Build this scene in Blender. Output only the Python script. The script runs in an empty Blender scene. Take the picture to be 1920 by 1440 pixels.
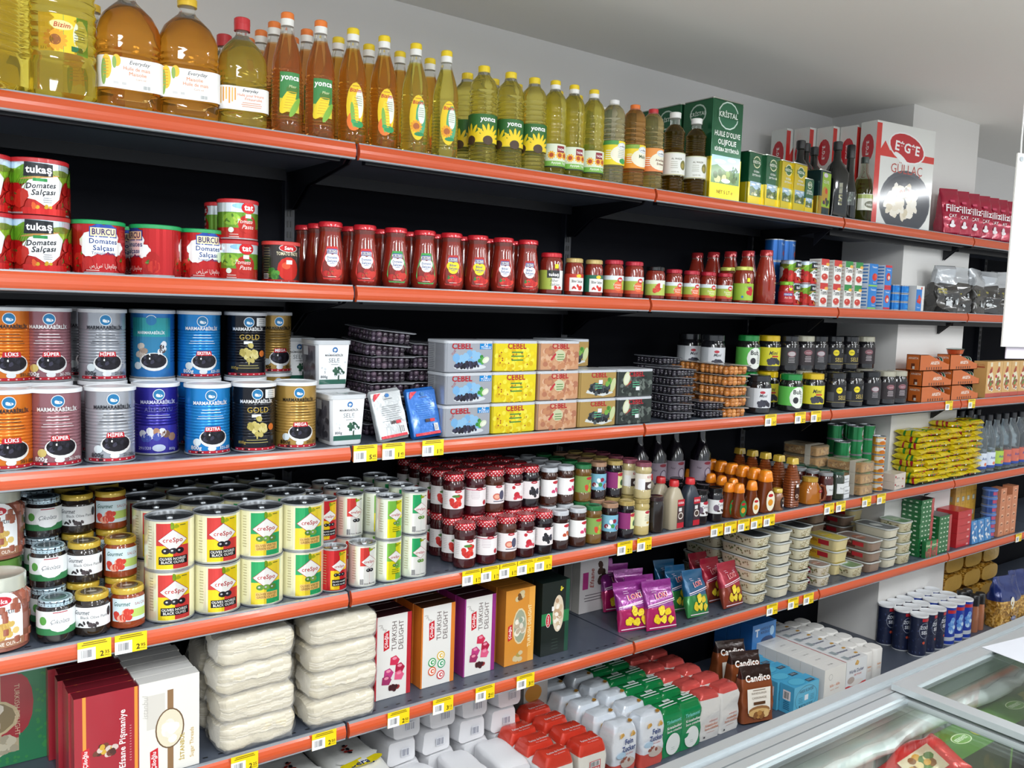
import bpy, math, random
from mathutils import Vector, Matrix, noise

# ------------------------------------------------------------------ camera
SC = bpy.context.scene
FPX = 1625.5                                   # focal length in pixels of a 1920 px wide frame
CR, CU, CF = Vector((.8024, -.59583, .03378)), Vector((.0264, .09198, .99541)), Vector((.5962, .79783, -.08953))
CP = Vector((0, -1.9083, 1.6))
cam = bpy.data.objects.new('camera', bpy.data.cameras.new('camera'))
cam.data.sensor_width = 36; cam.data.lens = FPX / 1920 * 36; cam.data.clip_start = .02
CF.normalize(); CR = CF.cross(CU).normalized(); CU = CR.cross(CF)
cam.matrix_world = Matrix.Translation(CP) @ Matrix((CR, CU, -CF)).transposed().to_4x4()
SC.collection.objects.link(cam); SC.camera = cam
# ------------------------------------------------------------------ world, exposure, lamps
SC.view_settings.view_transform = 'Standard'; SC.view_settings.look = 'None'
SC.view_settings.gamma = 1; SC.view_settings.use_curve_mapping = False
SC.view_settings.exposure = 0.28
w = bpy.data.worlds.new('ambient_fill'); SC.world = w; w.use_nodes = True  # even ambient fill added through the open sides to lift wall and ceiling
w.node_tree.nodes['Background'].inputs[0].default_value = (.86, .93, 1, 1)
w.node_tree.nodes['Background'].inputs[1].default_value = .78
LAMPS = [(-.9, -1.9, 28), (.35, -1.9, 30), (1.6, -1.9, 24), (2.85, -1.9, 17), (4.1, -1.9, 13), (5.35, -1.9, 10), (-.2, -3.9, 34), (2.4, -3.9, 28), (4.8, -3.9, 22)]

# ------------------------------------------------------------------ small helpers
def hx(s):
    if not isinstance(s, str): return s
    o = []
    for i in (0, 2, 4):
        v = int(s[i:i+2], 16) / 255
        o.append(v / 12.92 if v <= .04045 else ((v + .055) / 1.055) ** 2.4)
    return (*o, 1.0)

MATS = {}
def mat(kind):
    if kind in MATS: return MATS[kind]
    m = bpy.data.materials.new(kind); m.use_nodes = True; nt = m.node_tree; b = nt.nodes['Principled BSDF']
    a = nt.nodes.new('ShaderNodeVertexColor'); a.layer_name = 'Col'
    nt.links.new(a.outputs['Color'], b.inputs['Base Color'])
    I = b.inputs
    spec = dict(paper=(.55, 0, 0), card=(.32, 0, .25), gloss=(.12, 0, .6), can=(.24, .5, .25), steel=(.22, .95, 0), lid=(.2, .25, .5), plastic=(.35, 0, .2),
                foil=(.2, .25, .6), matt=(.8, 0, 0), enamel=(.42, 0, .1), fabric=(.9, 0, 0), frost=(.3, 0, .3), panel=(.75, 0, 0), alu=(.32, .7, 0)).get(kind, (.4, 0, 0))
    I['Roughness'].default_value, I['Metallic'].default_value, I['Coat Weight'].default_value = spec
    I['Coat Roughness'].default_value = .08
    if kind == 'panel': I['Specular IOR Level'].default_value = .15
    if kind in ('oil', 'glass'):
        I['Transmission Weight'].default_value = .9 if kind == 'oil' else 1; I['Roughness'].default_value = .03; I['IOR'].default_value = 1.36 if kind == 'oil' else 1.3
    if kind == 'film':                               # thin clear wrapping
        I['Alpha'].default_value = .22; I['Roughness'].default_value = .08; I['Coat Weight'].default_value = 1
    if kind == 'film2':
        I['Alpha'].default_value = .75; I['Roughness'].default_value = .15; I['Coat Weight'].default_value = 1
    if kind == 'pane':                               # flat glazing: clear, mirrors by Fresnel
        t = nt.nodes.new('ShaderNodeBsdfTransparent'); t.inputs['Color'].default_value = (.94, .96, .95, 1); g = nt.nodes.new('ShaderNodeBsdfGlossy'); g.inputs['Roughness'].default_value = .03
        f0 = nt.nodes.new('ShaderNodeLayerWeight'); f0.inputs['Blend'].default_value = .5; f1 = nt.nodes.new('ShaderNodeMath'); f1.operation = 'POWER'; f1.inputs[1].default_value = 3.2; nt.links.new(f0.outputs['Facing'], f1.inputs[0])
        f = nt.nodes.new('ShaderNodeMath'); f.operation = 'MULTIPLY_ADD'; f.inputs[1].default_value = .6; f.inputs[2].default_value = .035; nt.links.new(f1.outputs[0], f.inputs[0]); x = nt.nodes.new('ShaderNodeMixShader'); o = nt.nodes['Material Output']
        nt.links.new(f.outputs[0], x.inputs[0]); nt.links.new(t.outputs[0], x.inputs[1]); nt.links.new(g.outputs[0], x.inputs[2]); nt.links.new(x.outputs[0], o.inputs['Surface']); nt.nodes.remove(b)
        MATS[kind] = m; return m
    if kind in ('paper', 'matt', 'fabric', 'foil', 'plastic', 'enamel', 'frost'):   # fine procedural unevenness
        n = nt.nodes.new('ShaderNodeTexNoise'); n.inputs['Scale'].default_value = {'foil': 38, 'fabric': 160, 'frost': 90}.get(kind, 60); n.inputs['Detail'].default_value = 3
        t = nt.nodes.new('ShaderNodeTexCoord'); nt.links.new(t.outputs['Object'], n.inputs['Vector'])
        p = nt.nodes.new('ShaderNodeBump'); p.inputs['Strength'].default_value = {'foil': .5, 'fabric': .6, 'frost': .5}.get(kind, .12); p.inputs['Distance'].default_value = {'foil': .004, 'fabric': .003}.get(kind, .001)
        nt.links.new(n.outputs['Fac'], p.inputs['Height']); nt.links.new(p.outputs['Normal'], b.inputs['Normal'])
    MATS[kind] = m; return m

TXT = {}
def glyphs(s, bold=0, shear=0):
    k = (s, bold, shear)
    if k not in TXT:
        c = bpy.data.curves.new('t', 'FONT'); c.body = s; c.size = 1; c.resolution_u = 2; c.offset = .018 * bold; c.shear = shear
        if bold: c.space_character = 1.06
        o = bpy.data.objects.new('t', c); me = bpy.data.meshes.new_from_object(o)
        v = [(p.co.x, p.co.y) for p in me.vertices]
        x0 = min((p[0] for p in v), default=0); x1 = max((p[0] for p in v), default=1)
        polys = [[(v[i][0] - (x0 + x1) / 2, v[i][1]) for i in p.vertices] for p in me.polygons]
        TXT[k] = (polys, x1 - x0); bpy.data.objects.remove(o); bpy.data.curves.remove(c); bpy.data.meshes.remove(me)
    return TXT[k]

class Art:
    """flat printed artwork: convex polygons in metres, later ones lie on top"""
    def __init__(s): s.p = []; s.l = 0
    def poly(s, pts, c, up=True):
        s.l += 1 if up else .05
        s.p.append((pts, hx(c), s.l)); return s
    def rect(s, x0, y0, x1, y1, c, up=True): return s.poly([(x0, y0), (x1, y0), (x1, y1), (x0, y1)], c, up)
    def ell(s, x, y, rx, ry, c, n=14, up=True, a=0):
        ca, sa = math.cos(a), math.sin(a)
        return s.poly([(x + rx * math.cos(t) * ca - ry * math.sin(t) * sa, y + rx * math.cos(t) * sa + ry * math.sin(t) * ca) for t in [i * 2 * math.pi / n for i in range(n)]], c, up)
    def blobs(s, x, y, rx, ry, n, r, cols, seed=1, q=1.0):
        R = random.Random(seed); s.l += 1
        for i in range(n):
            t, d = R.random() * 6.28, math.sqrt(R.random())
            s.ell(x + rx * d * math.cos(t), y + ry * d * math.sin(t), r * R.uniform(.75, 1.1), r * q * R.uniform(.75, 1.1), R.choice(cols), 8, False, R.random() * 3)
        return s
    def text(s, t, x, y, h, c, w=None, bold=0, shear=0, rot=0, sx=1):
        P, W = glyphs(t, bold, shear); k = h / .7; kx = k * sx
        if w and W * kx > w: kx = w / W
        s.l += 1; ca, sa = math.cos(rot), math.sin(rot); cc = hx(c)
        for q in P:
            s.p.append(([(x + a * kx * ca - b * k * sa, y + a * kx * sa + b * k * ca) for a, b in q], cc, s.l))
        return s
    def lines(s, x, y, wd, n, dy, c, h=.0012, seed=3):     # small print too fine to read
        R = random.Random(seed); s.l += 1
        for i in range(n):
            a = wd * R.uniform(.7, 1) / 2; s.rect(x - a, y - i * dy, x + a, y - i * dy + h, c, False)
        return s
    def bars(s, x0, y0, x1, y1, c='222428', seed=5, n=12):
        R = random.Random(seed); s.rect(x0 - .001, y0 - .001, x1 + .001, y1 + .001, 'f2f2f2'); s.l += 1; d = (x1 - x0) / n
        for i in range(n): s.rect(x0 + i * d, y0, x0 + i * d + d * R.uniform(.3, .75), y1, c, False)
        return s

def clip(pts, x, keep):
    o = []
    for i, (a, b) in enumerate(pts):
        c, d = pts[i - 1]; ia, ic = (a - x) * keep >= 0, (c - x) * keep >= 0
        if ia != ic: t = (x - c) / (a - c); o.append((x, d + (b - d) * t))
        if ia: o.append((a, b))
    return o

def ring(z, hw, hd, r, n=24):
    k = n // 4; o = []; r = min(r, hw, hd)
    for cx, cy, a0 in ((hw - r, hd - r, 0), (r - hw, hd - r, 90), (r - hw, r - hd, 180), (hw - r, r - hd, 270)):
        for i in range(k):
            a = math.radians(a0 + 90 * i / (k if hw - r < 1e-6 and hd - r < 1e-6 else max(1, k - 1))); o.append((cx + r * math.cos(a), cy + r * math.sin(a), z))
    return o

class MB:
    def __init__(s): s.v = []; s.f = []; s.c = []; s.sm = []
    def face(s, pts, c, sm=False):
        b = len(s.v); s.v += pts; s.f.append(tuple(range(b, b + len(pts)))); s.c.append(hx(c)); s.sm.append(sm)
    def loft(s, rings, cols, caps=(1, 1), M=None, sm=True):
        b = len(s.v); n = len(rings[0])
        for r in rings: s.v += [tuple(M @ Vector(p)) for p in r] if M else [tuple(p) for p in r]
        for j in range(len(rings) - 1):
            c = hx(cols[j] if isinstance(cols, (list, tuple)) and isinstance(cols[0], (str, tuple)) else cols)
            for i in range(n):
                s.f.append((b + j * n + i, b + j * n + (i + 1) % n, b + (j + 1) * n + (i + 1) % n, b + (j + 1) * n + i)); s.c.append(c); s.sm.append(sm)
        cl = lambda k: hx(cols[k] if isinstance(cols, (list, tuple)) and isinstance(cols[0], (str, tuple)) else cols)
        if caps[0]: s.f.append(tuple(b + i for i in range(n))[::-1]); s.c.append(cl(0)); s.sm.append(False)
        if caps[1]: s.f.append(tuple(b + (len(rings) - 1) * n + i for i in range(n))); s.c.append(cl(-1)); s.sm.append(False)
        return s
    def lathe(s, prof, n=24, **k): return s.loft([ring(z, r, r, r, n) for z, r, c in prof], [p[2] for p in prof[:-1]], **k)
    def sq(s, prof, n=24, **k): return s.loft([ring(z, hw, hd, r, n) for z, hw, hd, r, c in prof], [p[4] for p in prof[:-1]], **k)
    def box(s, x0, y0, z0, x1, y1, z1, c, M=None, cols=None):   # cols: dict of face -> colour (l r f b t d)
        P = [(x0, y0, z0), (x1, y0, z0), (x1, y1, z0), (x0, y1, z0), (x0, y0, z1), (x1, y0, z1), (x1, y1, z1), (x0, y1, z1)]
        if M: P = [tuple(M @ Vector(p)) for p in P]
        b = len(s.v); s.v += P
        for k, q in (('d', (3, 2, 1, 0)), ('t', (4, 5, 6, 7)), ('f', (0, 1, 5, 4)), ('r', (1, 2, 6, 5)), ('b', (2, 3, 7, 6)), ('l', (3, 0, 4, 7))):
            s.f.append(tuple(b + i for i in q)); s.c.append(hx((cols or {}).get(k, c))); s.sm.append(False)
        return s
    def rbox(s, x0, y0, z0, x1, y1, z1, r, c, M=None, e=None):   # box with rounded vertical corners and softened rims
        e = r * .5 if e is None else e; T = Matrix.Translation(((x0 + x1) / 2, (y0 + y1) / 2, 0)); T = M @ T if M else T
        hw, hd = (x1 - x0) / 2, (y1 - y0) / 2
        return s.loft([ring(z0, hw - e, hd - e, r), ring(z0 + e, hw, hd, r), ring(z1 - e, hw, hd, r), ring(z1, hw - e, hd - e, r)], [c] * 3, M=T)
    def tube(s, pts, r, c, n=8):
        R = []
        for i, p in enumerate(pts):
            p = Vector(p); d = (Vector(pts[min(i + 1, len(pts) - 1)]) - Vector(pts[max(i - 1, 0)])).normalized()
            a = d.orthogonal().normalized(); b = d.cross(a)
            if i and (a.dot(la) < .5): a = (la - d * la.dot(d)).normalized(); b = d.cross(a)
            la = a; R.append([tuple(p + a * r * math.cos(t) + b * r * math.sin(t)) for t in [k * 2 * math.pi / n for k in range(n)]])
        return s.loft(R, [c] * (len(R) - 1))
    def art(s, A, fn, du=None, eps=.00006):
        for pts, c, L in A.p:
            if du:
                x0, x1 = min(p[0] for p in pts), max(p[0] for p in pts)
                k0, k1 = math.floor(x0 / du + 1e-6), math.ceil(x1 / du - 1e-6)
                if k1 - k0 > 1:
                    for k in range(k0, k1):
                        q = clip(clip(pts, k * du, 1), (k + 1) * du, -1)
                        if len(q) > 2: s.face([fn(u, v, L * eps) for u, v in q], c)
                    continue
            s.face([fn(u, v, L * eps) for u, v in pts], c)
        return s
    def acyl(s, A, r, z=0, rot=0):          # wrap artwork round an upright cylinder; u = 0 faces -y
        return s.art(A, lambda u, v, o: ((r + o + .0004) * math.sin(u / r + rot), -(r + o + .0004) * math.cos(u / r + rot), z + v), r * math.radians(7.5))
    def apl(s, A, o, ux, vx, off=.0004):    # artwork on a flat face
        o, ux, vx = Vector(o), Vector(ux), Vector(vx); n = ux.cross(vx).normalized()
        return s.art(A, lambda u, v, k: tuple(o + ux * u + vx * v + n * (k + off)))
    def crumple(s, amp, sc, seed=0, keep=None):
        for i, p in enumerate(s.v):
            if keep and keep(p): continue
            q = Vector(p) * sc + Vector((seed * 3.1, seed, 0)); d = noise.noise_vector(q)
            s.v[i] = (p[0] + d.x * amp, p[1] + d.y * amp, p[2] + d.z * amp * .7)
        return s
    def mesh(s, name, m, ang=38):
        me = bpy.data.meshes.new(name); me.from_pydata(s.v, [], s.f)
        at = me.color_attributes.new('Col', 'FLOAT_COLOR', 'CORNER')
        buf = []
        for f, c in zip(s.f, s.c): buf += list(c) * len(f)
        at.data.foreach_set('color', buf); me.polygons.foreach_set('use_smooth', s.sm)
        if any(s.sm): me.set_sharp_from_angle(angle=math.radians(ang))
        me.materials.append(mat(m)); return me

COL = SC.collection.objects
def new(name, me, parent=None, loc=None, rot=None, **props):
    o = bpy.data.objects.new(name, me); COL.link(o)
    if parent: o.parent = parent
    if loc is not None: o.location = loc
    if rot is not None: o.rotation_euler = rot
    for k, v in props.items(): o[k] = v
    return o
def struct(name, mb, m): return new(name, mb.mesh(name, m), kind='structure')

LABELS = {}
def put(P, x, y, z, label, group=None, rz=0, rx=0, ry=0):
    """one thing: an Empty at its base, its parts below it (meshes shared between copies)"""
    name, cat, parts = P
    e = new(name, None, loc=(x, y, z), rot=(rx, ry, rz), label=label, category=cat)
    e.empty_display_size = .02
    if group: e['group'] = group
    LABELS[label] = LABELS.get(label, 0) + 1
    for pn, me, *ex in parts:
        o = new(pn, me, e)
        for q in ex:
            if isinstance(q, str): o['label'] = q
            else:
                for sn, sme in q: new(sn, sme, o)
    return e

MEMO = {}
def memo(f):
    def g(*a, **k):
        key = (f.__name__, repr(a), repr(sorted(k.items())))
        if key not in MEMO: MEMO[key] = f(*a, **k)
        return MEMO[key]
    return g

def X(px, y, z):
    """x on the line (y, z) along the shelves that stands at picture column px"""
    u = (px - 960) / FPX; dy, dz = y - CP.y, z - CP.z
    return (u * (CF.y * dy + CF.z * dz) - (CR.y * dy + CR.z * dz)) / (CR.x - u * CF.x)

S = {1: 1.972, 2: 1.6374, 3: 1.248, 4: .883, 5: .5434, 6: .16}
XJ = [.942 + j for j in range(-2, 6)]
XC, YC, YW, ZC, YB = 3.61, .127, .52, 2.515, .42     # column left face and front, wall, ceiling, back panel
R0 = random.Random(11)
ORD = ['leftmost', 'second from the left', 'third from the left', 'fourth from the left', 'fifth from the left', 'sixth from the left', 'seventh from the left', 'eighth from the left']
ROW = ['front row', 'second row back', 'third row back', 'fourth row back', 'fifth row back', 'sixth row back']
TIER = {1: [''], 2: ['lower', 'upper'], 3: ['bottom', 'middle', 'top'], 4: ['bottom', 'second', 'third', 'top'], 5: ['bottom', 'second', 'third', 'fourth', 'top'],
        6: ['bottom', 'second', 'third', 'fourth', 'fifth', 'top'], 7: ['bottom', 'second', 'third', 'fourth', 'fifth', 'sixth', 'top'], 8: ['bottom', 'second', 'third', 'fourth', 'fifth', 'sixth', 'seventh', 'top']}

# ------------------------------------------------------------------ room shell
mb = MB(); mb.box(-3, YW, 0, 9, YW + .12, ZC, 'eceae8'); struct('wall_back', mb, 'matt')
mb = MB(); mb.box(-3, -5, ZC, 9, YW + .12, ZC + .1, 'f0eeea'); struct('ceiling', mb, 'matt')
mb = MB(); mb.box(-3, -5, -.08, 9, YW + .12, 0, 'd4d0c8'); struct('floor', mb, 'enamel')
mb = MB(); mb.box(XC, YC, 0, XC + .58, YW, ZC, 'e4e2df'); struct('wall_column', mb, 'matt')
mb = MB(); mb.box(8.9, -5, 0, 9, YW, ZC, 'dcdad8'); struct('wall_right', mb, 'matt')

def lamp(i, x, y, pw):
    a = MB(); a.box(-.62, -.09, -.035, .62, .09, 0, 'f0f0ee'); d = MB()
    for s in (-.045, .045): d.tube([(-.58, s, -.05), (.58, s, -.05)], .013, 'ffffff')
    me = d.mesh('tube', 'paper'); m = bpy.data.materials.new('lamp_tube'); m.use_nodes = True; b = m.node_tree.nodes['Principled BSDF']
    b.inputs['Emission Color'].default_value = (.95, .98, 1, 1); b.inputs['Emission Strength'].default_value = 6; me.materials.clear(); me.materials.append(m)
    wh = ['above the left bays near the shelves', 'above the second bay near the shelves', 'above the third bay near the shelves', 'above the fourth bay near the shelves', 'in front of the column', 'furthest right near the shelves', 'behind the viewer at the left', 'behind the viewer in the middle', 'behind the viewer at the right'][i]
    e = put(('ceiling_lamp', 'lamp', [('housing', a.mesh('housing', 'enamel')), ('tube', me)]), x, y, ZC, 'white twin tube ceiling lamp ' + wh, 'ceiling lamps over the aisle', math.pi / 2)
    l = bpy.data.lights.new('lamp_light', 'AREA'); l.shape = 'RECTANGLE'; l.size = 1.16; l.size_y = .12; l.energy = pw; l.color = (.93, .97, 1)
    o = bpy.data.objects.new('lamp_light', l); COL.link(o); o.parent = e; o.location = (0, 0, -.075)
for i, a in enumerate(LAMPS): lamp(i, *a)

# ------------------------------------------------------------------ gondola shelving
DK, DK2 = '080a12', '454c59'
BAYN = ['', 'first', 'second', 'third', 'fourth', 'fifth', 'sixth']
def gondola(j):
    x0, x1 = XJ[j], XJ[j + 1]; mid = []
    p = MB(); pz = 2.02 if j < 3 else 1.99
    px1 = x1 if j != 4 else XC
    p.box((x0 if j != 5 else XC + .58) + .006, YB, .1, px1 - .006, YB + .012, pz, DK)
    u = MB()
    for xx in (x0 if j != 5 else XC + .6,):
        u.box(xx - .014, YB - .022, .02, xx + .014, YB + .014, pz, '1c1f29')
        for k in range(62):
            z = .2 + k * .029
            u.box(xx - .007, YB - .0235, z, xx - .002, YB - .0215, z + .017, '020203'); u.box(xx + .002, YB - .0235, z, xx + .007, YB - .0215, z + .017, '020203')
    put(('shelving_frame', 'shelving', [('back_panel', p.mesh('back_panel', 'panel')), ('upright', u.mesh('upright', 'enamel'))]), 0, 0, 0,
        'black steel back panel and slotted upright of the %s shelving bay from the left' % BAYN[j], 'shelving frames along the wall')
WH = {1: 'top', 2: 'second', 3: 'third', 4: 'fourth', 5: 'fifth', 6: 'bottom'}
def shelf(j, k):
    x0, x1, z = XJ[j] + .003, XJ[j + 1] - .003, S[k]
    y0 = .004 if k < 6 else -.2; d = MB(); L = x1 - x0
    if j == 4: d.box(0, y0, -.03, XC - x0 - .004, YB - .026, -.002, DK2); d.box(XC - x0 - .004, y0, -.03, XC + .584 - x0 if XC + .584 < x1 else L, YC - .004, -.002, DK2)
    elif j == 5: d.box(XC + .62 - x0, y0, -.03, L, YB - .026, -.002, DK2); d.box(XC + .584 - x0, y0, -.03, XC + .62 - x0, YC - .004, -.002, DK2); d.box(0, y0, -.03, XC + .584 - x0, YC - .004, -.002, DK2)
    else: d.box(0, y0, -.03, L, YB - .026, -.002, DK2)
    A = Art(); n = 28
    for i in range(n): A.rect(L * (i + .3) / n, y0 + .018, L * (i + .62) / n, y0 + .0225, '06070a', False)
    d.apl(A, (0, 0, -.002), (1, 0, 0), (0, 1, 0))
    parts = [('deck', d.mesh('deck', 'enamel'))]
    yb = YB - .026 if j < 4 else YC - .006
    b = MB(); b.box(.03, yb - .05, -.06, L - .03, yb - .03, -.03, DK); b.box(.03, y0 + .012, -.045, L - .03, y0 + .03, -.03, DK)
    parts.append(('brace', b.mesh('brace', 'enamel')))
    for xx in (.002, L - .006):
        b = MB(); P = [(y0 + .03, -.03), (yb, -.03), (yb, -.13), (yb - .03, -.13), (yb - .12, -.075), (y0 + .05, -.045)] if yb > .3 else [(y0 + .03, -.03), (yb, -.03), (yb, -.1), (y0 + .05, -.045)]
        q = [(xx, a, c) for a, c in P]; r = [(xx + .004, a, c) for a, c in P]
        b.loft([q, r], [DK, DK], sm=False); parts.append(('bracket', b.mesh('bracket', 'enamel')))
    if k < 6:
        r = MB(); G, O = '8d9298', 'c4522c'
        pr = [(.004, -.004, G), (.002, 0, G), (-.005, -.0004, G), (-.0055, -.0035, O), (-.0085, -.009, O), (-.0115, -.017, O), (-.0122, -.024, O), (-.0105, -.031, O), (-.0078, -.0358, G), (-.0075, -.0392, G), (-.003, -.0405, G), (.004, -.0395, G)]
        a = [(.002, y, zz) for y, zz, c in pr]; c2 = [(L - .002, y, zz) for y, zz, c in pr]; nn = len(pr)
        for i in range(nn):
            i2 = (i + 1) % nn; base = len(r.v); r.v += [a[i], a[i2], c2[i2], c2[i]]; r.f.append((base, base + 1, base + 2, base + 3)[::-1]); r.c.append(hx(pr[i][2])); r.sm.append(True)
        r.f.append(tuple(range(len(r.v), len(r.v) + nn))); r.v += a; r.c.append(hx(O)); r.sm.append(False)
        r.f.append(tuple(range(len(r.v), len(r.v) + nn))[::-1]); r.v += c2; r.c.append(hx(O)); r.sm.append(False)
        me = r.mesh('price_rail', 'gloss'); me.materials[0] = rail_mat()
        parts.append(('price_rail', me, 'orange price rail with grey edges'))
    else:
        r = MB(); r.box(0, y0 + .02, -.155, L, y0 + .03, -.03, DK); parts.append(('kick_plate', r.mesh('kick_plate', 'enamel')))
    put(('shelf', 'shelf', parts), x0, 0, z, ('dark grey steel shelf, orange edge, %s level of the %s bay from the left' if k < 6 else 'dark grey perforated base deck, %s level of the %s bay from the left') % (WH[k], BAYN[j]), 'shelves of the wall shelving')
def rail_mat():
    if 'rail' in MATS: return MATS['rail']
    m = mat('gloss').copy(); m.name = 'price_rail_plastic'; b = m.node_tree.nodes['Principled BSDF']; b.inputs['Roughness'].default_value = .27; b.inputs['Coat Weight'].default_value = .12
    MATS['rail'] = m; return m
for j in range(1, 7):
    gondola(j)
    for k in range(1, 7): shelf(j, k)

@memo
def tag_mesh(p, q):
    b = MB(); b.box(0, -.0012, -.041, .064, 0, 0, 'f3d21a'); A = Art()
    A.rect(0, -.041, .034, -.014, 'f4f5f6').bars(.007, -.034, .028, -.018, '43464e', 4, 10).lines(.032, -.004, .056, 2, .004, '6a5a10', .0016)
    A.text(p, .046, -.036, .011, '26240c', bold=1).text(q, .056, -.032, .007, '26240c')
    A.rect(.051, -.036, .061, -.0352, '26240c')
    b.apl(A, (0, -.0012, 0), (1, 0, 0), (0, 0, 1)); return b.mesh('price_tag', 'card')
def tag(k, px, p, q, label):
    z = S[k]; x = X(px, -.014, z - .002)
    LABELS[label] = LABELS.get(label, 0) + 1
    new('price_tag', tag_mesh(p, q), loc=(x, -.0135, z + .001), label=label, category='price tag', group='yellow price tags on the shelf edges')

def gaze(x, y=0): return -.72 * math.atan2(x, 1.9 + y)          # customers' side: stock is faced up roughly towards the aisle entrance

def G(px, py, z):
    """the point of the horizontal plane z that stands at a picture position"""
    d = CF + CR * ((px - 960) / FPX) + CU * ((720 - py) / FPX); t = (z - CP.z) / d.z; return CP.x + d.x * t, CP.y + d.y * t
def ball(b, x, y, z, r, c, n=10):
    b.loft([[(x + r * math.sin(a) * math.cos(t), y + r * math.sin(a) * math.sin(t), z - r * math.cos(a)) for t in [k * 6.2832 / n for k in range(n)]] for a in (.3, .9, 1.57, 2.24, 2.84)], [c] * 4)
# ------------------------------------------------------------------ products: bottles
def bottle_parts(prof, lab, cap, name='oil_bottle', cat='bottle', m='oil', hands=None, sq=False, lm='paper', n=24):
    b = MB(); (b.sq if sq else b.lathe)(prof, n)
    ps = [('body', b.mesh('bottle_body', m))]
    if lab: ps.append(('label', lab.mesh('bottle_label', lm)))
    c = MB()
    z, r, h, c1, c2 = cap
    c.lathe([(z, r, c2), (z + h * .5, r, c2), (z + h * .5, r * 1.02, c1), (z + h * .92, r, c1), (z + h, r * .85, c1)], 20)
    ps.append(('cap', c.mesh('cap', 'plastic'))); return (name, cat, ps)
def ribs(z0, z1, n, r, amp, c, f=None):
    o = []
    for i in range(n):
        z = z0 + (z1 - z0) * i / n; d = (z1 - z0) / n; rr = r if f is None else r * f((z - z0) / (z1 - z0))
        o += [(z, rr, c), (z + d * .35, rr + amp, c), (z + d * .7, rr, c)]
    return o
CLR = 'f4f6f4'
@memo
def everyday(kind):
    fry = kind == 'fry'; c = 'f0dc6a' if fry else 'f0a838'; R, H = (.0525, .235) if fry else (.061, .262)
    pr = [(0, R * .88, R * .78, .03, c), (.008, R, R * .88, .035, c)]
    for z, k in ((.03, 1), (.034, .97), (.036, 1), (.1, 1), (.104, .965), (.108, 1), (.114, .97), (.12, 1), (.126, .97), (.132, 1), (.14, .975), (.15, .99), (.165, .93), (.185, .78), (.2, .55), (.212, .32), (.218, .26)):
        pr.append((z * H / .25, R * k, R * .88 * k, .035, c if z < .2 else CLR))
    pr.append((H - .018, R * .26, R * .26, .03, CLR))
    A = Art(); A.rect(-.085, 0, .085, .062 if not fry else .05, 'f3f2f0')
    if fry:
        for i in range(6): A.rect(-.052 + i * .006, .012 + (i % 3) * .004, -.049 + i * .006, .046, 'e8a24a' if i % 2 else 'f0be6a')
        A.text('Everyday', .012, .04, .006, '555860', bold=1, shear=.3).text('Huile pour friture', .012, .03, .006, 'e07a3a', .055).text('Frituurolie', .018, .022, .006, 'e07a3a').lines(.014, .016, .05, 3, .004, 'd88a5a')
    else:
        A.ell(-.048, .04, .009, .024, 'f3c83a').ell(-.053, .03, .005, .026, '8fb25a').ell(-.03, .054, .008, .012, 'f3c83a').ell(-.034, .05, .004, .012, '8fb25a')
        for i in range(6): A.rect(-.053, .024 + i * .006, -.044, .0255 + i * .006, 'd9a11e', False)
        A.text('Everyday', .014, .05, .0075, '4a4c52', shear=.3)
        t = ('Huile de maïs', 'Maïsolie') if kind == 'm1' else ('Maïsolie', 'Huile de maïs')
        A.text(t[0], .008, .038, .0072, 'e0863f', .05).text(t[1], .01, .028, .0072, 'e0863f', .05).text('Corn oil', .016, .02, .004, 'c8a080').rect(-.02, .008, -.012, .013, 'cfcfcf').rect(-.036, .008, -.026, .013, 'd8d8d8').bars(.02, .004, .034, .011, '99a0a0')
    L = MB(); z0 = .036 * H / .25; hd = R * .88 + .0012
    def fn(u, v, o):                                   # flat front, wrapping round the corners
        f = R - .022; a = max(0, abs(u) - f) / .022; s = 1 if u > 0 else -1
        if a == 0: return (u, -hd - o, z0 + v)
        if a < 1.5: return (s * (f + (.0235 + o) * math.sin(a)), -hd + .022 - (.022 + o) * math.cos(a), z0 + v)
        return (s * (R + .0016 + o), -hd + .022 + (a - 1.5) * .022, z0 + v)
    L.art(A, fn, .005)
    cc = 'c4242c' if fry else 'e9c22e'
    return bottle_parts(pr, L, (H - .022, R * .33, .028 if fry else .016, cc, cc), sq=True, n=28, name='oil_bottle')
@memo
def bizim3():
    c = 'f2dc5a'; R = .063; pr = [(0, R * .8, R * .8, .03, c), (.01, R, R, .035, c), (.06, R * 1.0, R, .035, c), (.075, R * .93, R * .93, .035, c)]
    for i in range(9): z = .08 + i * .02; pr += [(z, R * .95, R * .95, .035, c), (z + .007, R * .99, R * .99, .035, c), (z + .014, R * .95, R * .95, .035, c)]
    pr += [(.27, R * .9, R * .9, .035, c), (.31, R * .3, R * .3, .03, CLR), (.33, R * .28, R * .28, .03, CLR)]
    A = Art(); A.rect(-.002, .0, .045, .07, '4ea65a').rect(-.045, 0, .022, .07, 'f2d022').ell(.03, .035, .015, .03, 'e8ecd0')
    for i in range(14):
        a = i * math.pi / 7; A.ell(-.016 + .014 * math.cos(a), .022 + .014 * math.sin(a), .008, .004, 'f0a81e', 8, False, a)
    A.ell(-.016, .022, .01, .01, '9a5a1e').ell(-.006, .05, .022, .009, 'f6e9a0').text('Bizim', -.004, .046, .009, 'c4452a', bold=1, shear=.2).lines(.028, .045, .024, 5, .005, '556055').rect(.012, .004, .034, .014, '1f6a3c').text('2,3 L', -.036, .003, .004, '5a4a10')
    L = MB(); L.acyl(A, R * 1.0 + .001, .085)
    return bottle_parts(pr, L, (.32, .02, .02, 'e9c22e', 'e9c22e'), sq=True, n=28)
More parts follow.
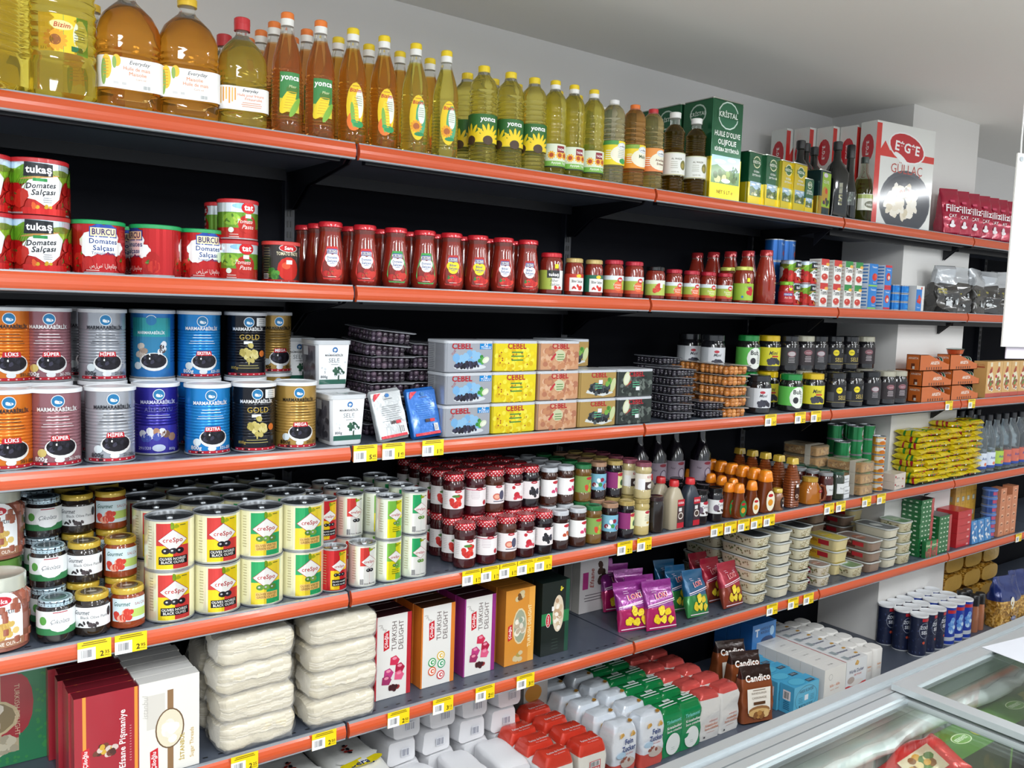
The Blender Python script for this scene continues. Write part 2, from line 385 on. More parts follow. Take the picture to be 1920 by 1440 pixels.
@memo
def drop(kind):      # tall 1 litre bottles with a long tapering shoulder
    corn = kind in ('yonca', 'bcorn'); c = 'f0ac62' if kind == 'yonca' else ('f2b646' if corn else 'f4e670')
    R = .035; H = .272; pr = [(0, R * .85, c), (.006, R * .97, c), (.03, R * .96, c)]
    pr += ribs(.032, .15, 13, R * .95, R * .035, c)
    pr += [(.155, R * .95, c), (.175, R * .88, c), (.195, R * .74, c), (.215, R * .56, c if kind != 'yonca' else c), (.225, R * .47, CLR), (.24, R * .38, CLR), (.252, R * .36, CLR), (H - .012, R * .34, CLR)]
    A = Art(); L = MB()
    if kind == 'yonca':
        A.rect(-.023, 0, .023, .088, '3f8a4a').rect(-.023, 0, .023, .03, 'd6c83a').ell(-.004, .026, .013, .034, 'f0d426', a=-.5).ell(.012, .012, .007, .026, '7fb23e', a=-.5).ell(.006, .05, .015, .009, '4a7a2e')
        for i in range(7): A.rect(-.014 + i * .0015, .008 + i * .006, .002 + i * .0022, .0095 + i * .006, 'd9b01e', False)
        A.text('yonca', 0, .071, .0125, 'ffffff', .042, bold=1.5, shear=.1).text('Mısır', .006, .054, .006, 'e8f0c0', shear=.2)
        z0 = .048
    else:
        oc = 'f2cf1e'
        A.ell(0, .055, .0215, .055, oc, 20)
        if kind == 'bcorn':
            A.ell(-.004, .02, .016, .022, 'ee7a2a').ell(.01, .062, .011, .034, 'eceee4').ell(.0, .045, .0075, .036, 'f6d832', a=.12).ell(-.006, .035, .005, .03, '7db650', a=.1).ell(.008, .014, .013, .008, '2f9a58').ell(-.004, .02, .006, .005, '37a862')
            for i in range(9): A.rect(-.005 + i * .0002, .018 + i * .007, .006, .0195 + i * .007, 'd8a51c', False)
        else:
            A.ell(.008, .055, .014, .044, '55a878').ell(.009, .066, .01, .026, 'e9efe6')
            for i in range(12): a = i * math.pi / 6; A.ell(-.004 + .010 * math.cos(a), .034 + .010 * math.sin(a), .006, .003, 'f2a41e', 8, False, a)
            A.ell(-.004, .034, .008, .008, 'b3622a').ell(.004, .015, .013, .005, '2a8a58')
        A.text('Bizim', 0, .088, .0085, 'c8402a', .03, bold=1.5, shear=.15).lines(0, .101, .02, 1, .004, 'b03a2a').lines(.008, .078, .018, 5, .005, '8a9a7a')
        z0 = .032
    L.acyl(A, R * 1.0 + .0012, z0)
    st = MB(); As = Art(); As.rect(-.009, 0, .009, .009, 'f4f4f4'); st.acyl(As, R * .84, .178 if kind != 'yonca' else .128)
    top = 'ef7f2e' if kind == 'yonca' else 'f2d31c'
    P = bottle_parts(pr, L, (H - .028, R * .42, .03, top, 'f2f2ee'))
    P[2][2][1].name = 'cap'; return P
@memo
def cyl(kind):       # straight 1 litre bottles
    c = {'yonca': 'f2e678', 'tadim': 'f2e66c', 'ow': 'f0eac6', 'oo': 'eeb466', 'or': 'f0dc9a', 'olive': '8a6a1a', 'olive2': '86681c'}[kind]
    R, H = {'yonca': (.0375, .262), 'tadim': (.0345, .26)}.get(kind, (.036, .252)); ol = kind.startswith('olive')
    if ol: H = .245 if kind == 'olive' else .24
    z0, z1 = {'yonca': (.055, .128), 'tadim': (.02, .085)}.get(kind, (.055, .125)); 
    pr = [(0, R * .86, c), (.006, R * .98, c)] + ribs(.01, z0, 4, R * .95, R * .05, c) + [(z0, R * .985, c), (z1, R * .985, c)]
    if ol: pr = [(0, R * .86, c), (.006, R * .96, c)] + ribs(.01, z0, 5, R * .9, R * .04, c) + [(z0 - .004, R, c), (z1, R, c), (z1 + .01, R * .9, c)] + ribs(z1 + .012, .185, 7, R * .86, R * .05, c) + [(.19, R * .95, c), (.205, R * .7, c), (.215, R * .42, CLR), (H, R * .4, CLR)]
    else: pr += ribs(z1 + .003, .2, 5, R * .94, R * .06, c) + [(.205, R * .95, c), (.22, R * .8, c), (.232, R * .5, CLR), (H - .014, R * .36, CLR)]
    A = Art(); h = z1 - z0; W = R * 3.1
    if kind == 'yonca':
        A.rect(-W, 0, W, h, '2f6a2e').rect(-W, 0, W, .012, 'e6cf2a')
        for i in range(9): a = math.pi * i / 8; A.ell(.004 + .022 * math.cos(a), .008 + .022 * math.sin(a), .02, .0045, 'f4d21e', 8, False, a)
        for i in range(7): a = math.pi * (i + .5) / 7; A.ell(-.045 + .022 * math.cos(a), .008 + .022 * math.sin(a), .02, .0045, 'f4d21e', 8, False, a)
        A.ell(.004, .006, .0145, .012, '4a3626').ell(-.045, .006, .0145, .012, '4a3626').text('yonca', .004, .055, .0125, 'ffffff', .046, bold=1.5, shear=.1)
    elif kind == 'tadim':
        A.rect(-W, 0, W, h, 'dfe6d0').rect(-W, 0, W, .018, '7fb84e').rect(-W, 0, W, .004, '2a3a1e')
        for cx in (-.02, .004, .022):
            for i in range(10): a = i * .628; A.ell(cx + .007 * math.cos(a), .034 + .007 * math.sin(a), .005, .0025, 'f2b01e', 7, False, a)
            A.ell(cx, .034, .006, .006, 'b5481e')
        A.rect(-.004, .042, .02, .06, '8e2430').text('TADIM', .008, .047, .006, 'ffffff', .02, bold=1).text('Ayçiçek Yağı', .004, .01, .006, 'f6f8ee', .05, bold=1)
    elif ol:
        A.rect(-W, 0, W, h, 'd8dcb8').rect(-.055, .003, .06, h - .003, 'eceee8').ell(.018, .032, .012, .015, '7c7a3a').ell(.015, .03, .006, .008, 'a8984a').text('AL WAZIR', -.006, .048, .005, '55502e', .04, bold=1).lines(-.014, .04, .026, 4, .006, '9a9a80').text('OLIVE OIL', -.01, .008, .004, '7a7a50')
        A.rect(-.055, .0015, .06, .0025, 'b8a23a')
    else:
        a2, b2, t, dk = {'ow': ('f2dc2a', 'f2dc2a', '', '55a050'), 'oo': ('f0d32a', 'f09a2e', 'Maïs', '8ab04a'), 'or': ('ee9a4a', 'ea8a4e', 'Arachide', 'ee9a4a')}[kind]
        A.rect(-W, 0, W, h, b2).rect(-W, .035, W, h, a2).rect(-W, h - .012, .0, h, dk).ell(.012, .03, .036, .026, 'f4f0da', 18).ell(.016, .055, .019, .0105, 'f6f6f2').ell(.016, .055, .017, .009, '9cc4d8').ell(.016, .055, .0155, .0078, 'f8f8f6').text('oraBelle', .016, .052, .005, '4a5a6a', .028, bold=1)
        if t: A.text(t, .012, .031, .0095 if kind == 'oo' else .007, '3e5a2a' if kind == 'oo' else '7a3a1e', .036, bold=1)
        if kind == 'or': A.text('Erdnuss', .014, .02, .007, '7a3a1e', .03, bold=1)
        if kind == 'ow': A.lines(.012, .042, .03, 5, .005, '8aa0a0').ell(.018, .012, .014, .008, '3aa04e')
        A.lines(-.03, .04, .02, 5, .006, 'fafaf4', .002)
    L = MB(); L.acyl(A, R * .985 + .0012, z0)
    cp = {'yonca': ('f0d21e', 'f0d21e'), 'tadim': ('f2d21a', 'f2f2ee'), 'ow': ('f2f2f2',) * 2, 'oo': ('ef7a2a',) * 2, 'or': ('c8242e',) * 2}.get(kind, ('f0f0ec',) * 2)
    if ol: return bottle_parts(pr, L, (H - .01, R * .5, .018, *cp), name='olive_oil_bottle')
    return bottle_parts(pr, L, (H - .022, R * .42, .018 if kind != 'tadim' else .026, *cp))
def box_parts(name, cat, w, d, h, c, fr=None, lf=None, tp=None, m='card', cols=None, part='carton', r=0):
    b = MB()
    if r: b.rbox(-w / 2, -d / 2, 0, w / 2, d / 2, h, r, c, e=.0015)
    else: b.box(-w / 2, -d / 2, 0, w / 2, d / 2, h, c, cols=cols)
    if fr: b.apl(fr, (0, -d / 2, 0), (1, 0, 0), (0, 0, 1))
    if lf: b.apl(lf, (-w / 2, 0, 0), (0, -1, 0), (0, 0, 1))
    if tp: b.apl(tp, (0, 0, h), (1, 0, 0), (0, 1, 0))
    return (name, cat, [(part, b.mesh(part, m))])
def orchard(A, w, z0, z1):
    h = z1 - z0; A.rect(-w / 2, z0, w / 2, z1, '9db9cf').ell(-w * .2, z1 - h * .2, w * .2, h * .07, 'e4ecf0').ell(w * .2, z1 - h * .12, w * .15, h * .06, 'dfe8ee').poly([(-w / 2, z0), (w / 2, z0), (w / 2, z0 + h * .5), (w * .1, z0 + h * .42), (-w * .3, z0 + h * .68), (-w / 2, z0 + h * .6)], '5d7a52')
    A.blobs(0, z0 + h * .25, w * .36, h * .2, 16, w * .09, ['52683a', '7a8e4a', '44582e', 'a8a878'], 4).ell(w * .02, z0 + h * .12, w * .16, h * .08, 'd6dcc8').blobs(w * .34, z0 + h * .45, w * .1, h * .3, 12, w * .05, ['2e4e28', '4a6a3a'], 7, .5)
@memo
def oil_tin(kind):
    w, d, h = {'big': (.15, .125, .318), 'g': (.092, .068, .172), 'y': (.092, .068, .165), 's': (.06, .045, .12), 'm': (.085, .06, .16)}[kind]
    tc, bc = ('c8b21e', 'd6c01e') if kind == 'y' else ('1a5a38', 'e0c61c'); 
    if kind == 'm': tc, bc = '1c3a3e', 'b08a1e'
    A = Art(); wf = w * .96; s = h / .318
    A.rect(-w / 2, 0, w / 2, h * .42, bc).rect(-wf / 2, h * .42, wf / 2, h * .985, tc)
    if kind == 'm':
        A.rect(-w * .3, .03, w / 2, h * .96, '9fc63a').ell(0, h * .45, w * .3, h * .2, 'c89a2e').ell(.01, h * .55, w * .12, w * .12, 'd8452a').ell(0, h * .9, w * .2, h * .05, 'e8e0f0').rect(-w * .25, .004, w * .45, .028, '1c3a3e').text('OLIVE', .005, h * .72, .011, 'f0f4dc', w * .6, bold=1).blobs(.01, h * .3, w * .25, h * .08, 8, .008, ['5a3a5a', '3a5a2a'], 3)
    else:
        orchard(A, wf * (.98 if kind == 'big' else .8), h * .16, h * .44)
        A.rect(-wf / 2, h * .0, wf / 2, h * .16, bc)
        if kind == 'big':
            A.ell(0, h * .85, w * .34, w * .3, 'cfe2d8').ell(0, h * .85, w * .31, w * .27, '2a6a4a').rect(-w * .36, h * .82, w * .36, h * .89, '1a5a38').text('KRİSTAL', 0, h * .832, .016, 'dfeae0', w * .62, bold=1.5)
            A.text("HUILE D'OLIVE", 0, h * .635, .016, 'e9efe6', w * .84, bold=1.2).text('OLIJFOLIE', 0, h * .555, .016, 'e9efe6', w * .6, bold=1.2).text('RİVİERA ZEYTİNYAĞI', 0, h * .485, .011, 'e9efe6', w * .8, bold=1).text('NET 5 LT ℮', 0, h * .06, .011, '6a5a10', w * .7, bold=1)
        else:
            A.ell(0, h * .82, w * .25, w * .22, 'd8d9b0').ell(0, h * .82, w * .21, w * .18, '3a6a3e').rect(-w * .3, h * .78, w * .3, h * .86, tc if kind != 'y' else '2a6a3a').text('KRİSTAL', 0, h * .795, .0085, 'eceedc', w * .52, bold=1.5)
            A.text('RİVİERA', 0, h * .62, .006, 'e9efe6', w * .6, bold=1).text('ZEYTİNYAĞI', 0, h * .55, .006, 'e9efe6', w * .7, bold=1)
    Lf = Art(); Lf.rect(-d / 2, 0, d / 2, h * .42, bc).rect(-d / 2, h * .42, d / 2, h * .985, tc).rect(d * .36, 0, d * .42, h * .42, 'f4e88a').rect(-d * .45, 0, -d * .38, h * .42, 'b89a12')
    if kind == 'big': Lf.ell(.0, h * .86, d * .28, d * .26, 'b8ccc0').ell(0, h * .86, d * .24, d * .22, '1f5a3c').text('KRİSTAL', 0, h * .845, .012, 'cfdcd2', d * .6, bold=1).lines(0, h * .7, d * .5, 5, .008, '7a9a88', .002)
    b = MB(); b.rbox(-w / 2, -d / 2, 0, w / 2, d / 2, h, .006, tc, e=.002); b.apl(A, (0, -d / 2, 0), (1, 0, 0), (0, 0, 1)); b.apl(Lf, (-w / 2, 0, 0), (0, -1, 0), (0, 0, 1))
    r = MB(); r.sq([(h - .001, w / 2 + .0012, d / 2 + .0012, .007, 'b9bcb4'), (h + .002, w / 2 + .0012, d / 2 + .0012, .007, 'b9bcb4'), (h + .002, w / 2 - .002, d / 2 - .002, .005, 'b9bcb4'), (h - .0, w / 2 - .003, d / 2 - .003, .005, 'b9bcb4')], caps=(0, 1))
    return ('oil_tin', 'tin', [('tin_body', b.mesh('tin_body', 'can')), ('rim', r.mesh('rim', 'steel'))])
@memo
def dark_bottle(kind):
    g = MB(); c = '0e1210' if kind != 'pale' else '6f6c2a'
    if kind == 'wide': pr = [(0, .034, .034, .012, c), (.004, .037, .037, .014, c), (.165, .037, .037, .014, c), (.195, .03, .03, .03, c), (.215, .015, .015, .015, c), (.25, .0135, .0135, .0135, c), (.252, .016, .016, .016, c), (.262, .015, .015, .015, c)]; cap = (.255, .017, .03, '15171a', '15171a')
    elif kind == 'slim': pr = [(0, .028, .028, .028, c), (.004, .031, .031, .031, c), (.11, .029, .029, .029, c), (.15, .02, .02, .02, c), (.19, .014, .014, .014, c), (.25, .0125, .0125, .0125, c)]; cap = (.235, .0155, .05, '121416', '121416')
    else: pr = [(0, .033, .033, .033, c), (.004, .036, .036, .036, c), (.13, .036, .036, .036, c), (.165, .03, .03, .03, 'c8ccb8'), (.19, .016, .016, .016, 'c8ccb8'), (.235, .013, .013, .013, 'c8ccb8')]; cap = (.228, .015, .024, '2e3a34', '2e3a34')
    A = Art()
    if kind == 'wide': A.rect(-.02, 0, .022, .085, '1a1c1a').rect(-.018, .045, .02, .083, '8a8a74').rect(-.016, .002, .018, .04, 'b0aa7a').blobs(0, .02, .012, .014, 14, .005, ['2a2a22', '6a6a3a', 'd8d8c8'], 3).text('ZEYTİN', .001, .06, .008, '1a1c1a', .034, bold=1)
    elif kind == 'slim': A.rect(-.014, .01, .016, .06, '2a332e').blobs(0, .035, .01, .016, 10, .004, ['4a5a4e', '8a9a8a'], 5)
    else: A.rect(-.04, 0, .045, .062, 'dfe0d2').ell(.012, .022, .026, .014, '6a6a52').text('HASAT', .012, .017, .008, 'f4f4ea', .036, bold=1).rect(-.04, .045, .045, .06, 'a4b45a')
    L = MB(); L.acyl(A, .0372 if kind != 'slim' else .0305, .045)
    return bottle_parts(pr, L, cap, name='olive_oil_bottle', sq=True, m='gloss' if kind != 'pale' else 'oil', lm='card')
@memo
def gullac():
    w, d, h = .27, .075, .335; A = Art(); A.rect(-w / 2, 0, w / 2, h, 'e6e7e3').rect(-w / 2, 0, -w / 2 + .022, h * .98, 'd8342e').rect(-w / 2, .225, w / 2, .247, 'd8342e').poly([(-w/2+.02, .245), (-w/2+.04, .275), (-w/2+.06, .25), (-w/2+.07, .225), (-w/2+.02, .225)], 'd8342e')
    A.ell(.012, .085, .118, .105, '4a4e58', 24).ell(.012, .08, .112, .095, '3c404a', 24)
    A.ell(.005, .262, .086, .048, 'f4f4f4', 20, a=-.2).ell(.005, .262, .08, .043, 'c41f2c', 20, a=-.2).ell(-.02, .226, .036, .01, 'f4f4f4', a=-.5).text('E*G*E', .006, .248, .03, 'fafafa', .135, bold=1.5, rot=-.08)
    A.text('GÜLLAÇ', .01, .178, .03, 'b84a42', .145)
    A.blobs(.0, .085, .07, .05, 46, .022, ['e6dcc8', 'efe8da', 'd8cbb0', 'f2ede2'], 6, .6).blobs(.01, .115, .02, .012, 9, .009, ['c8462a', '6a5a3a', 'd8563a'], 3)
    Lf = Art(); Lf.rect(-d / 2, 0, d / 2, h, 'dfe1dc').rect(-d / 2, 0, d / 2, .06, 'a8c4b6').ell(0, .25, d * .38, .045, 'c41f2c').text('E*G*E', .004, .25, .012, 'fafafa', .06, bold=1, rot=math.pi / 2).text('GÜLLAÇ', .008, .13, .02, 'a84a42', .11, rot=math.pi / 2)
    P = box_parts('pastry_sheet_box', 'box', w, d, h, 'dcded9', A, Lf, m='gloss'); return P
@memo
def pouch(kind):
    """upright gusseted foil pouch"""
    w, d, h, c, m = {'red': (.095, .06, .2, 'a81238', 'foil'), 'candico': (.135, .07, .2, '2c1a16', 'foil')}[kind]
    b = MB(); P = []
    for z, kw, kd in ((0, .93, .75), (.006, 1, 1), (h * .35, 1, 1), (h * .7, .98, .7), (h * .9, .96, .3), (h, .96, .05)): P.append((z, w / 2 * kw, d / 2 * kd, .01, c))
    R = []
    for i in range(len(P) - 1):
        for k in range(4):
            t = k / 4; q = [P[i][j] * (1 - t) + P[i + 1][j] * t for j in range(4)]; R.append(ring(q[0], q[1], q[2], q[3], 32))
    R.append(ring(h, w / 2 * .96, d * .02, .002, 32)); 
    b.loft(R, [c if kind == 'red' else ('2c1a16' if j > len(R) * .62 else '8e4c2a') for j in range(len(R) - 1)]); b.crumple(.009 if kind == 'red' else .005, 30, 3, keep=lambda p: p[2] < .004)
    L = MB(); A = Art()
    if kind == 'red':
        A.text('Filiz', 0, .1, .03, 'f0e8ec', w * .8, bold=1, rot=math.pi / 2 * .0).text('ÇAY', 0, .075, .014, 'f0e8ec', w * .6, bold=1).ell(0, .04, .016, .008, 'f2eef0').ell(0, .052, .008, .012, 'e8e0e4').rect(-.012, .14, .012, .15, 'd04a6a')
    else:
        A.text('Candico', 0, .152, .021, 'f2ece6', w * .8, bold=1.5).poly([(-.048, .045), (.048, .045), (.05, .128), (-.05, .128)], 'eae4d8').lines(0, .12, .07, 1, .006, '7a6a5a', .003).text('RANDSUIKER', 0, .108, .0075, '8a7a6a', .08).text('CASSONADE', 0, .092, .0075, '8a7a6a', .08).rect(-.025, .072, .025, .082, '5a3a22').ell(0, .05, .046, .018, '9a6a3a').ell(0, .042, .046, .016, 'd8b070').blobs(0, .035, .034, .01, 14, .012, ['b88444', 'e0bc80', '8a5a2e'], 4)
    def prof(z):
        t = z / h
        for i in range(len(P) - 1):
            if P[i][0] <= z <= P[i + 1][0]: q = (z - P[i][0]) / (P[i + 1][0] - P[i][0]); return P[i][2] * (1 - q) + P[i + 1][2] * q
        return d * .05
    L.art(A, lambda u, v, o: (u, -prof(v) - o - .0045, v), .02)
    return ('tea_pouch' if kind == 'red' else 'sugar_pouch', 'pouch', [('pouch_body', b.mesh('pouch_body', m)), ('print', L.mesh('print', 'card'))])
# ------------------------------------------------------------------ tins and jars
@memo
def tin(r, h, c, art=None, lid=None, zr=None, cap='b8bcc0', rot=0, open_top=False, nm='food_tin'):
    """round tin: beaded body with printed artwork, steel rims, optional plastic lid"""
    b = MB(); q = r - .0012; pr = [(.0, r - .001, 'a8acb0'), (.001, r + .0006, 'a8acb0'), (.0035, r + .0006, 'a8acb0'), (.004, q, c)]
    hb = h - (.004 if not lid else .008)
    if zr:
        n = zr[2]
        for i in range(n):
            z = zr[0] + (zr[1] - zr[0]) * i / n; d = (zr[1] - zr[0]) / n; pr += [(z, q, c), (z + d * .3, q - .0002, c), (z + d * .5, q - .0013, c), (z + d * .7, q - .0002, c)]
        pr.append((zr[1], q, c))
    pr += [(hb, q, c), (hb + .0005, r + .0006, 'a8acb0')]
    if lid: pr += [(h - .003, r + .0003, 'a8acb0')]
    else: pr += [(h, r + .0006, 'c4c8cc'), (h, r - .001, 'b4b8bc'), (h - .0035, r - .0016, '4a4d52'), (h - .0035, r * .8, '4a4d52'), (h - .003, r * .78, '4a4d52'), (h - .0032, r * .2, '4a4d52')]  # recessed end painted dark, standing in for the shelf underside it would mirror
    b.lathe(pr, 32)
    if art: b.acyl(art, r - .0004, 0, rot)
    ps = [('tin_body', b.mesh('tin_body', 'can'))]
    if lid:
        l = MB(); l.lathe([(h - .009, r + .0006, lid), (h - .0085, r + .0016, lid), (h - .0015, r + .0016, lid), (h, r - .0005, lid), (h, r - .003, lid), (h - .0018, r - .005, lid), (h - .0016, .001, lid)], 32); ps.append(('lid', l.mesh('lid', 'plastic')))
    else:
        t = MB(); t.box(-.006, -r * .62, h - .0032, .006, -r * .2, h - .0022, 'cdd1d4'); t.rbox(-.008, -r * .4, h - .0032, .008, -r * .08, h - .0018, .006, 'd6d9dc'); ps.append(('ring_pull', t.mesh('ring_pull', 'steel')))
    return (nm, 'tin', ps)
def tomatoes(A, x, y, rx, ry, n, r, seed=1):
    A.blobs(x, y, rx, ry, n, r, ['a81818', 'bc2420', '981212', 'c43226'], seed).blobs(x, y, rx * .9, ry * .9, n // 2 + 1, r * .28, ['3f6a28', 'f2c8b0', '6a8a3a'], seed + 1, .35)
@memo
def A_tukas(w=.16, h=.105):
    A = Art(); s = h / .105; A.rect(-w, 0, w, h, 'b8251e').rect(-w, h * .55, w, h, '9cbf3a').rect(-w, h * .82, w, h, 'cfe2ef')
    for x0 in (-.11, 0, .11):
        A.ell(x0 - .028, h * .72, .03, h * .16, '6f9e2a', a=.5).ell(x0 + .04, h * .78, .02, h * .06, '7a8a3a').poly([(x0 - .032, h * .48), (x0 - .018, h * .62), (x0 + .03, h * .72), (x0 + .042, h * .6), (x0 + .034, h * .3), (x0 + .014, h * .12), (x0 - .008, h * .26), (x0 - .03, h * .3)], 'f2f3f4')
        [A.poly([(x0 - .052 + q * .006, h * .45), (x0 - .0505 + q * .006, h * .45), (x0 - .026 + q * .003, h * .8), (x0 - .0265 + q * .003, h * .8)], '4f7a22') for q in range(5)]; A.ell(x0, h * .68, .036, .0022, 'b88a4a', a=.15); tomatoes(A, x0 - .045, h * .3, .014, h * .2, 5, .014 * s, 3); tomatoes(A, x0 + .05, h * .3, .012, h * .26, 6, .013 * s, 5); A.rect(x0 - .03, 0, x0 + .05, h * .12, 'c8201e')
        A.poly([(x0 - .028, h * .68), (x0 + .022, h * .7), (x0 + .022, h * .92), (x0 - .026, h * .94)], '22262a').text('tukaş', x0 - .002, h * .75, .0135 * s, 'fafafa', .044, bold=1.5).rect(x0 - .012, h * .6, x0 + .012, h * .655, '2f8a48')
        A.text('Domates', x0 + .002, h * .48, .0105 * s, '24272c', .052, bold=1, shear=.3, rot=.08).text('Salçası', x0 + .006, h * .36, .0105 * s, '24272c', .046, bold=1, shear=.3, rot=.08).lines(x0 + .012, h * .3, .018, 3, .004, '8a8e94').blobs(x0, h * .15, .018, .004, 8, .004, ['c8a02a', 'd85a2a'], 2)
    return A
@memo
def A_burcu(w=.16, h=.105):
    A = Art(); A.rect(-w, 0, w, h, 'b81c1f')
    for x0 in (-.165, 0):
        A.blobs(x0, h * .55, .034, h * .22, 26, .014, ['f4f4f2'], 4).rect(x0 - .026, h * .7, x0 + .026, h * .9, '2a4aa0').poly([(x0 - .026, h * .88), (x0 - .008, h * .97), (x0, h * .93), (x0 + .01, h * .97), (x0 + .026, h * .88)], '2a4aa0').rect(x0 - .024, h * .72, x0 + .024, h * .88, 'e8dcb0').text('BURCU', x0, h * .75, .0115, '3a2a6a', .042, bold=1.5)
        A.text('Domates', x0, h * .58, .01, '2f4a86', .052, bold=1).text('Salçası', x0, h * .45, .01, '2f4a86', .044, bold=1).text('Tomato Paste', x0, h * .37, .006, '2f4a86', .044)
        tomatoes(A, x0 - .042, h * .25, .012, h * .2, 4, .016, 2); tomatoes(A, x0 + .045, h * .25, .014, h * .1, 4, .016, 8); A.text('صلصة الطماطم', x0, h * .12, .008, 'f4d8d0', .05).lines(x0 - .02, h * .06, .03, 1, .004, 'f0d0c8')
    return A
@memo
def A_tat(w=.14, h=.085):
    A = Art(); A.rect(-w, 0, w, h, 'b8261e').rect(-w, h * .3, w, h * .72, '6a9a2e').rect(-w, h * .7, w, h, 'dfe9f0')
    for x0 in (-.11, -.006):
        A.ell(x0 - .022, h * .52, .02, h * .16, '8ab83a').ell(x0, h * .86, .02, .006, '8fc0e0').ell(x0 + .016, h * .82, .017, h * .15, 'cc1c22').text('tat', x0 + .016, h * .76, .0125, 'fafafa', .026, bold=1.5).ell(x0 + .014, h * .4, .022, h * .24, 'b8281e').blobs(x0 - .02, h * .5, .016, .012, 8, .006, ['4f7a22', 'a8c04a'], 3, .4).ell(x0 + .018, h * .52, .008, .003, '4a7a2e').text('Tomato', x0 + .008, h * .42, .009, 'f6e6e0', .034, shear=.3).text('Paste', x0 + .014, h * .28, .009, 'f6e6e0', .028, shear=.3).ell(x0 - .022, h * .24, .006, .006, 'e8f0e0').lines(x0 - .016, h * .12, .024, 2, .005, 'f0e0d8')
        A.rect(x0 + .008, h * .56, x0 + .021, h * .66, 'eceef0')
    return A
@memo
def A_sera(h=.09):
    A = Art(); A.rect(-.13, 0, .13, h, '3a3432').ell(.008, h * .34, .026, h * .3, 'c8281e').ell(.002, h * .42, .01, .008, 'e05a3a').blobs(-.03, h * .2, .012, .012, 10, .007, ['3a7a2e', '5a9a3a'], 3).ell(.008, h * .86, .023, .009, 'f0e8e4').ell(.008, h * .86, .0215, .008, 'c41f22').text('Sera', .008, h * .82, .008, 'fafafa', .03, bold=1.5).text('TOMATO PASTE', .006, h * .68, .0075, 'e8dcb8', .052, bold=1).rect(.002, h * .46, .016, h * .56, 'f4f4f4').rect(-.13, 0, .13, .006, 'b0281e').lines(-.045, h * .85, .022, 12, .006, '8a7a5a').bars(-.052, .008, -.04, .018)
    return A
@memo
def A_marmara(t, tc='f2f2f2', dark='1c1c22', h=.155, fam=0):
    A = Art()
    for x0 in (0, -.155):
        A.ell(x0, h * .86, .0125, .0125, 'eef2f4', 20).ell(x0, h * .86, .0112, .0112, '2a7cb0', 20).ell(x0 + .001, h * .845, .007, .003, 'eef4f8').ell(x0 - .003, h * .86, .003, .002, 'eef4f8')
        A.text('MARMARABİRLİK', x0, h * .73, .0075, tc, .078, bold=1.5)
        if fam == 1:      # people at a table seen only as small shapes
            A.rect(x0 - .045, h * .06, x0 + .045, h * .42, '4038a0').blobs(x0, h * .28, .035, .014, 12, .009, ['b88a6a', '7a5a4a', 'e8e8ec', '4a5ab0'], 4).text('AİLE BOYU', x0, h * .62, .009, '6a6aa8', .06, bold=1).lines(x0, h * .56, .06, 2, .005, 'b8b8e0').ell(x0, h * .1, .014, .008, 'c8d4e8').text('800g', x0 + .03, h * .06, .006, 'd8dcf0').text('291/320', x0 - .03, h * .08, .006, 'd8dcf0'); continue
        if fam == 2:
            A.rect(x0 - .045, h * .15, x0 + .045, h * .62, '2f7ea8').rect(x0 - .045, h * .62, x0 + .045, h * .9, '2a9aa0').ell(x0, h * .86, .0112, .0112, '2a7cb0', 20).text('MARMARABİRLİK', x0, h * .66, .0065, tc, .06, bold=1).blobs(x0 - .022, h * .38, .008, .022, 10, .008, ['c8bcae', 'a08a7a'], 3).blobs(x0 + .025, h * .45, .008, .012, 8, .007, ['dfe2e6', '4a3a3a'], 5)
        elif fam == 3:
            A.text('GOLD', x0 + .002, h * .59, .0125, 'c8a84a', .06).rect(x0 - .012, h * .52, x0 + .008, h * .565, 'eef0f0').blobs(x0, h * .38, .02, .02, 22, .007, ['c8b86a', 'b0a050', 'dccf8a'], 2).rect(x0 - .0015, h * .2, x0 + .0015, h * .34, 'c8b86a').lines(x0, h * .18, .06, 2, .006, 'c8b870').rect(x0 + .018, h * .8, x0 + .05, h * .93, 'eceeee').lines(x0 + .034, h * .9, .024, 4, .0045, '7a7e84').ell(x0 + .034, h * .37, .008, .008, 'd8742a').text('800g', x0 - .034, h * .13, .0065, 'c8a84a')
        else:
            A.lines(x0, h * .65, .05, 2, .006, tc).lines(x0, h * .56, .07, 2, .005, tc, .0009)
        if fam in (0, 2):
            A.ell(x0 + .006, h * .25, .031, .021, 'f0f0ee', 20).ell(x0 + .006, h * .265, .028, .017, '1e1a22', 18).blobs(x0 + .005, h * .27, .022, .013, 24, .0055, ['18161e', '2c2a36', '0e0c12', '3c3a4a'], 4, .7)
            A.ell(x0 - .03, h * .19, .009, .0085, 'd8c070' if t in ('SÜPER', 'LÜKS') else 'dce6ea')
        if t: A.poly([(x0 - .014, h * .345), (x0 + .022, h * .345), (x0 + .02, h * .415), (x0 - .012, h * .415)], 'c8222e').text(t, x0 + .004, h * .36, .0072, 'fafafa', .03, bold=1.5)
        if fam == 0:
            A.text('800g', x0 - .032, h * .085, .0085, dark, bold=1.5).text({'SÜPER': '261-290/kg', 'HİPER': '231-260/kg', 'EKSTRA': '321-350', 'LÜKS': '351-380', 'MEGA': '201-230'}.get(t, ''), x0 + .034, h * .085, .0065, dark, .03, bold=1)
            A.ell(x0 + .002, h * .1, .009, .006, 'e8ecee')
        if fam in (0, 3): A.rect(x0 - .052, h * .03, x0 + .052, h * .068, 'c02034').rect(x0 - .028, h * .035, x0 - .02, h * .063, '1a1a20')
        if fam in (0, 3):
            for i in range(7): A.rect(x0 - .048 + i * .0145, h * .04, x0 - .045 + i * .0145, h * .055, 'f2d8d8', False)
    return A
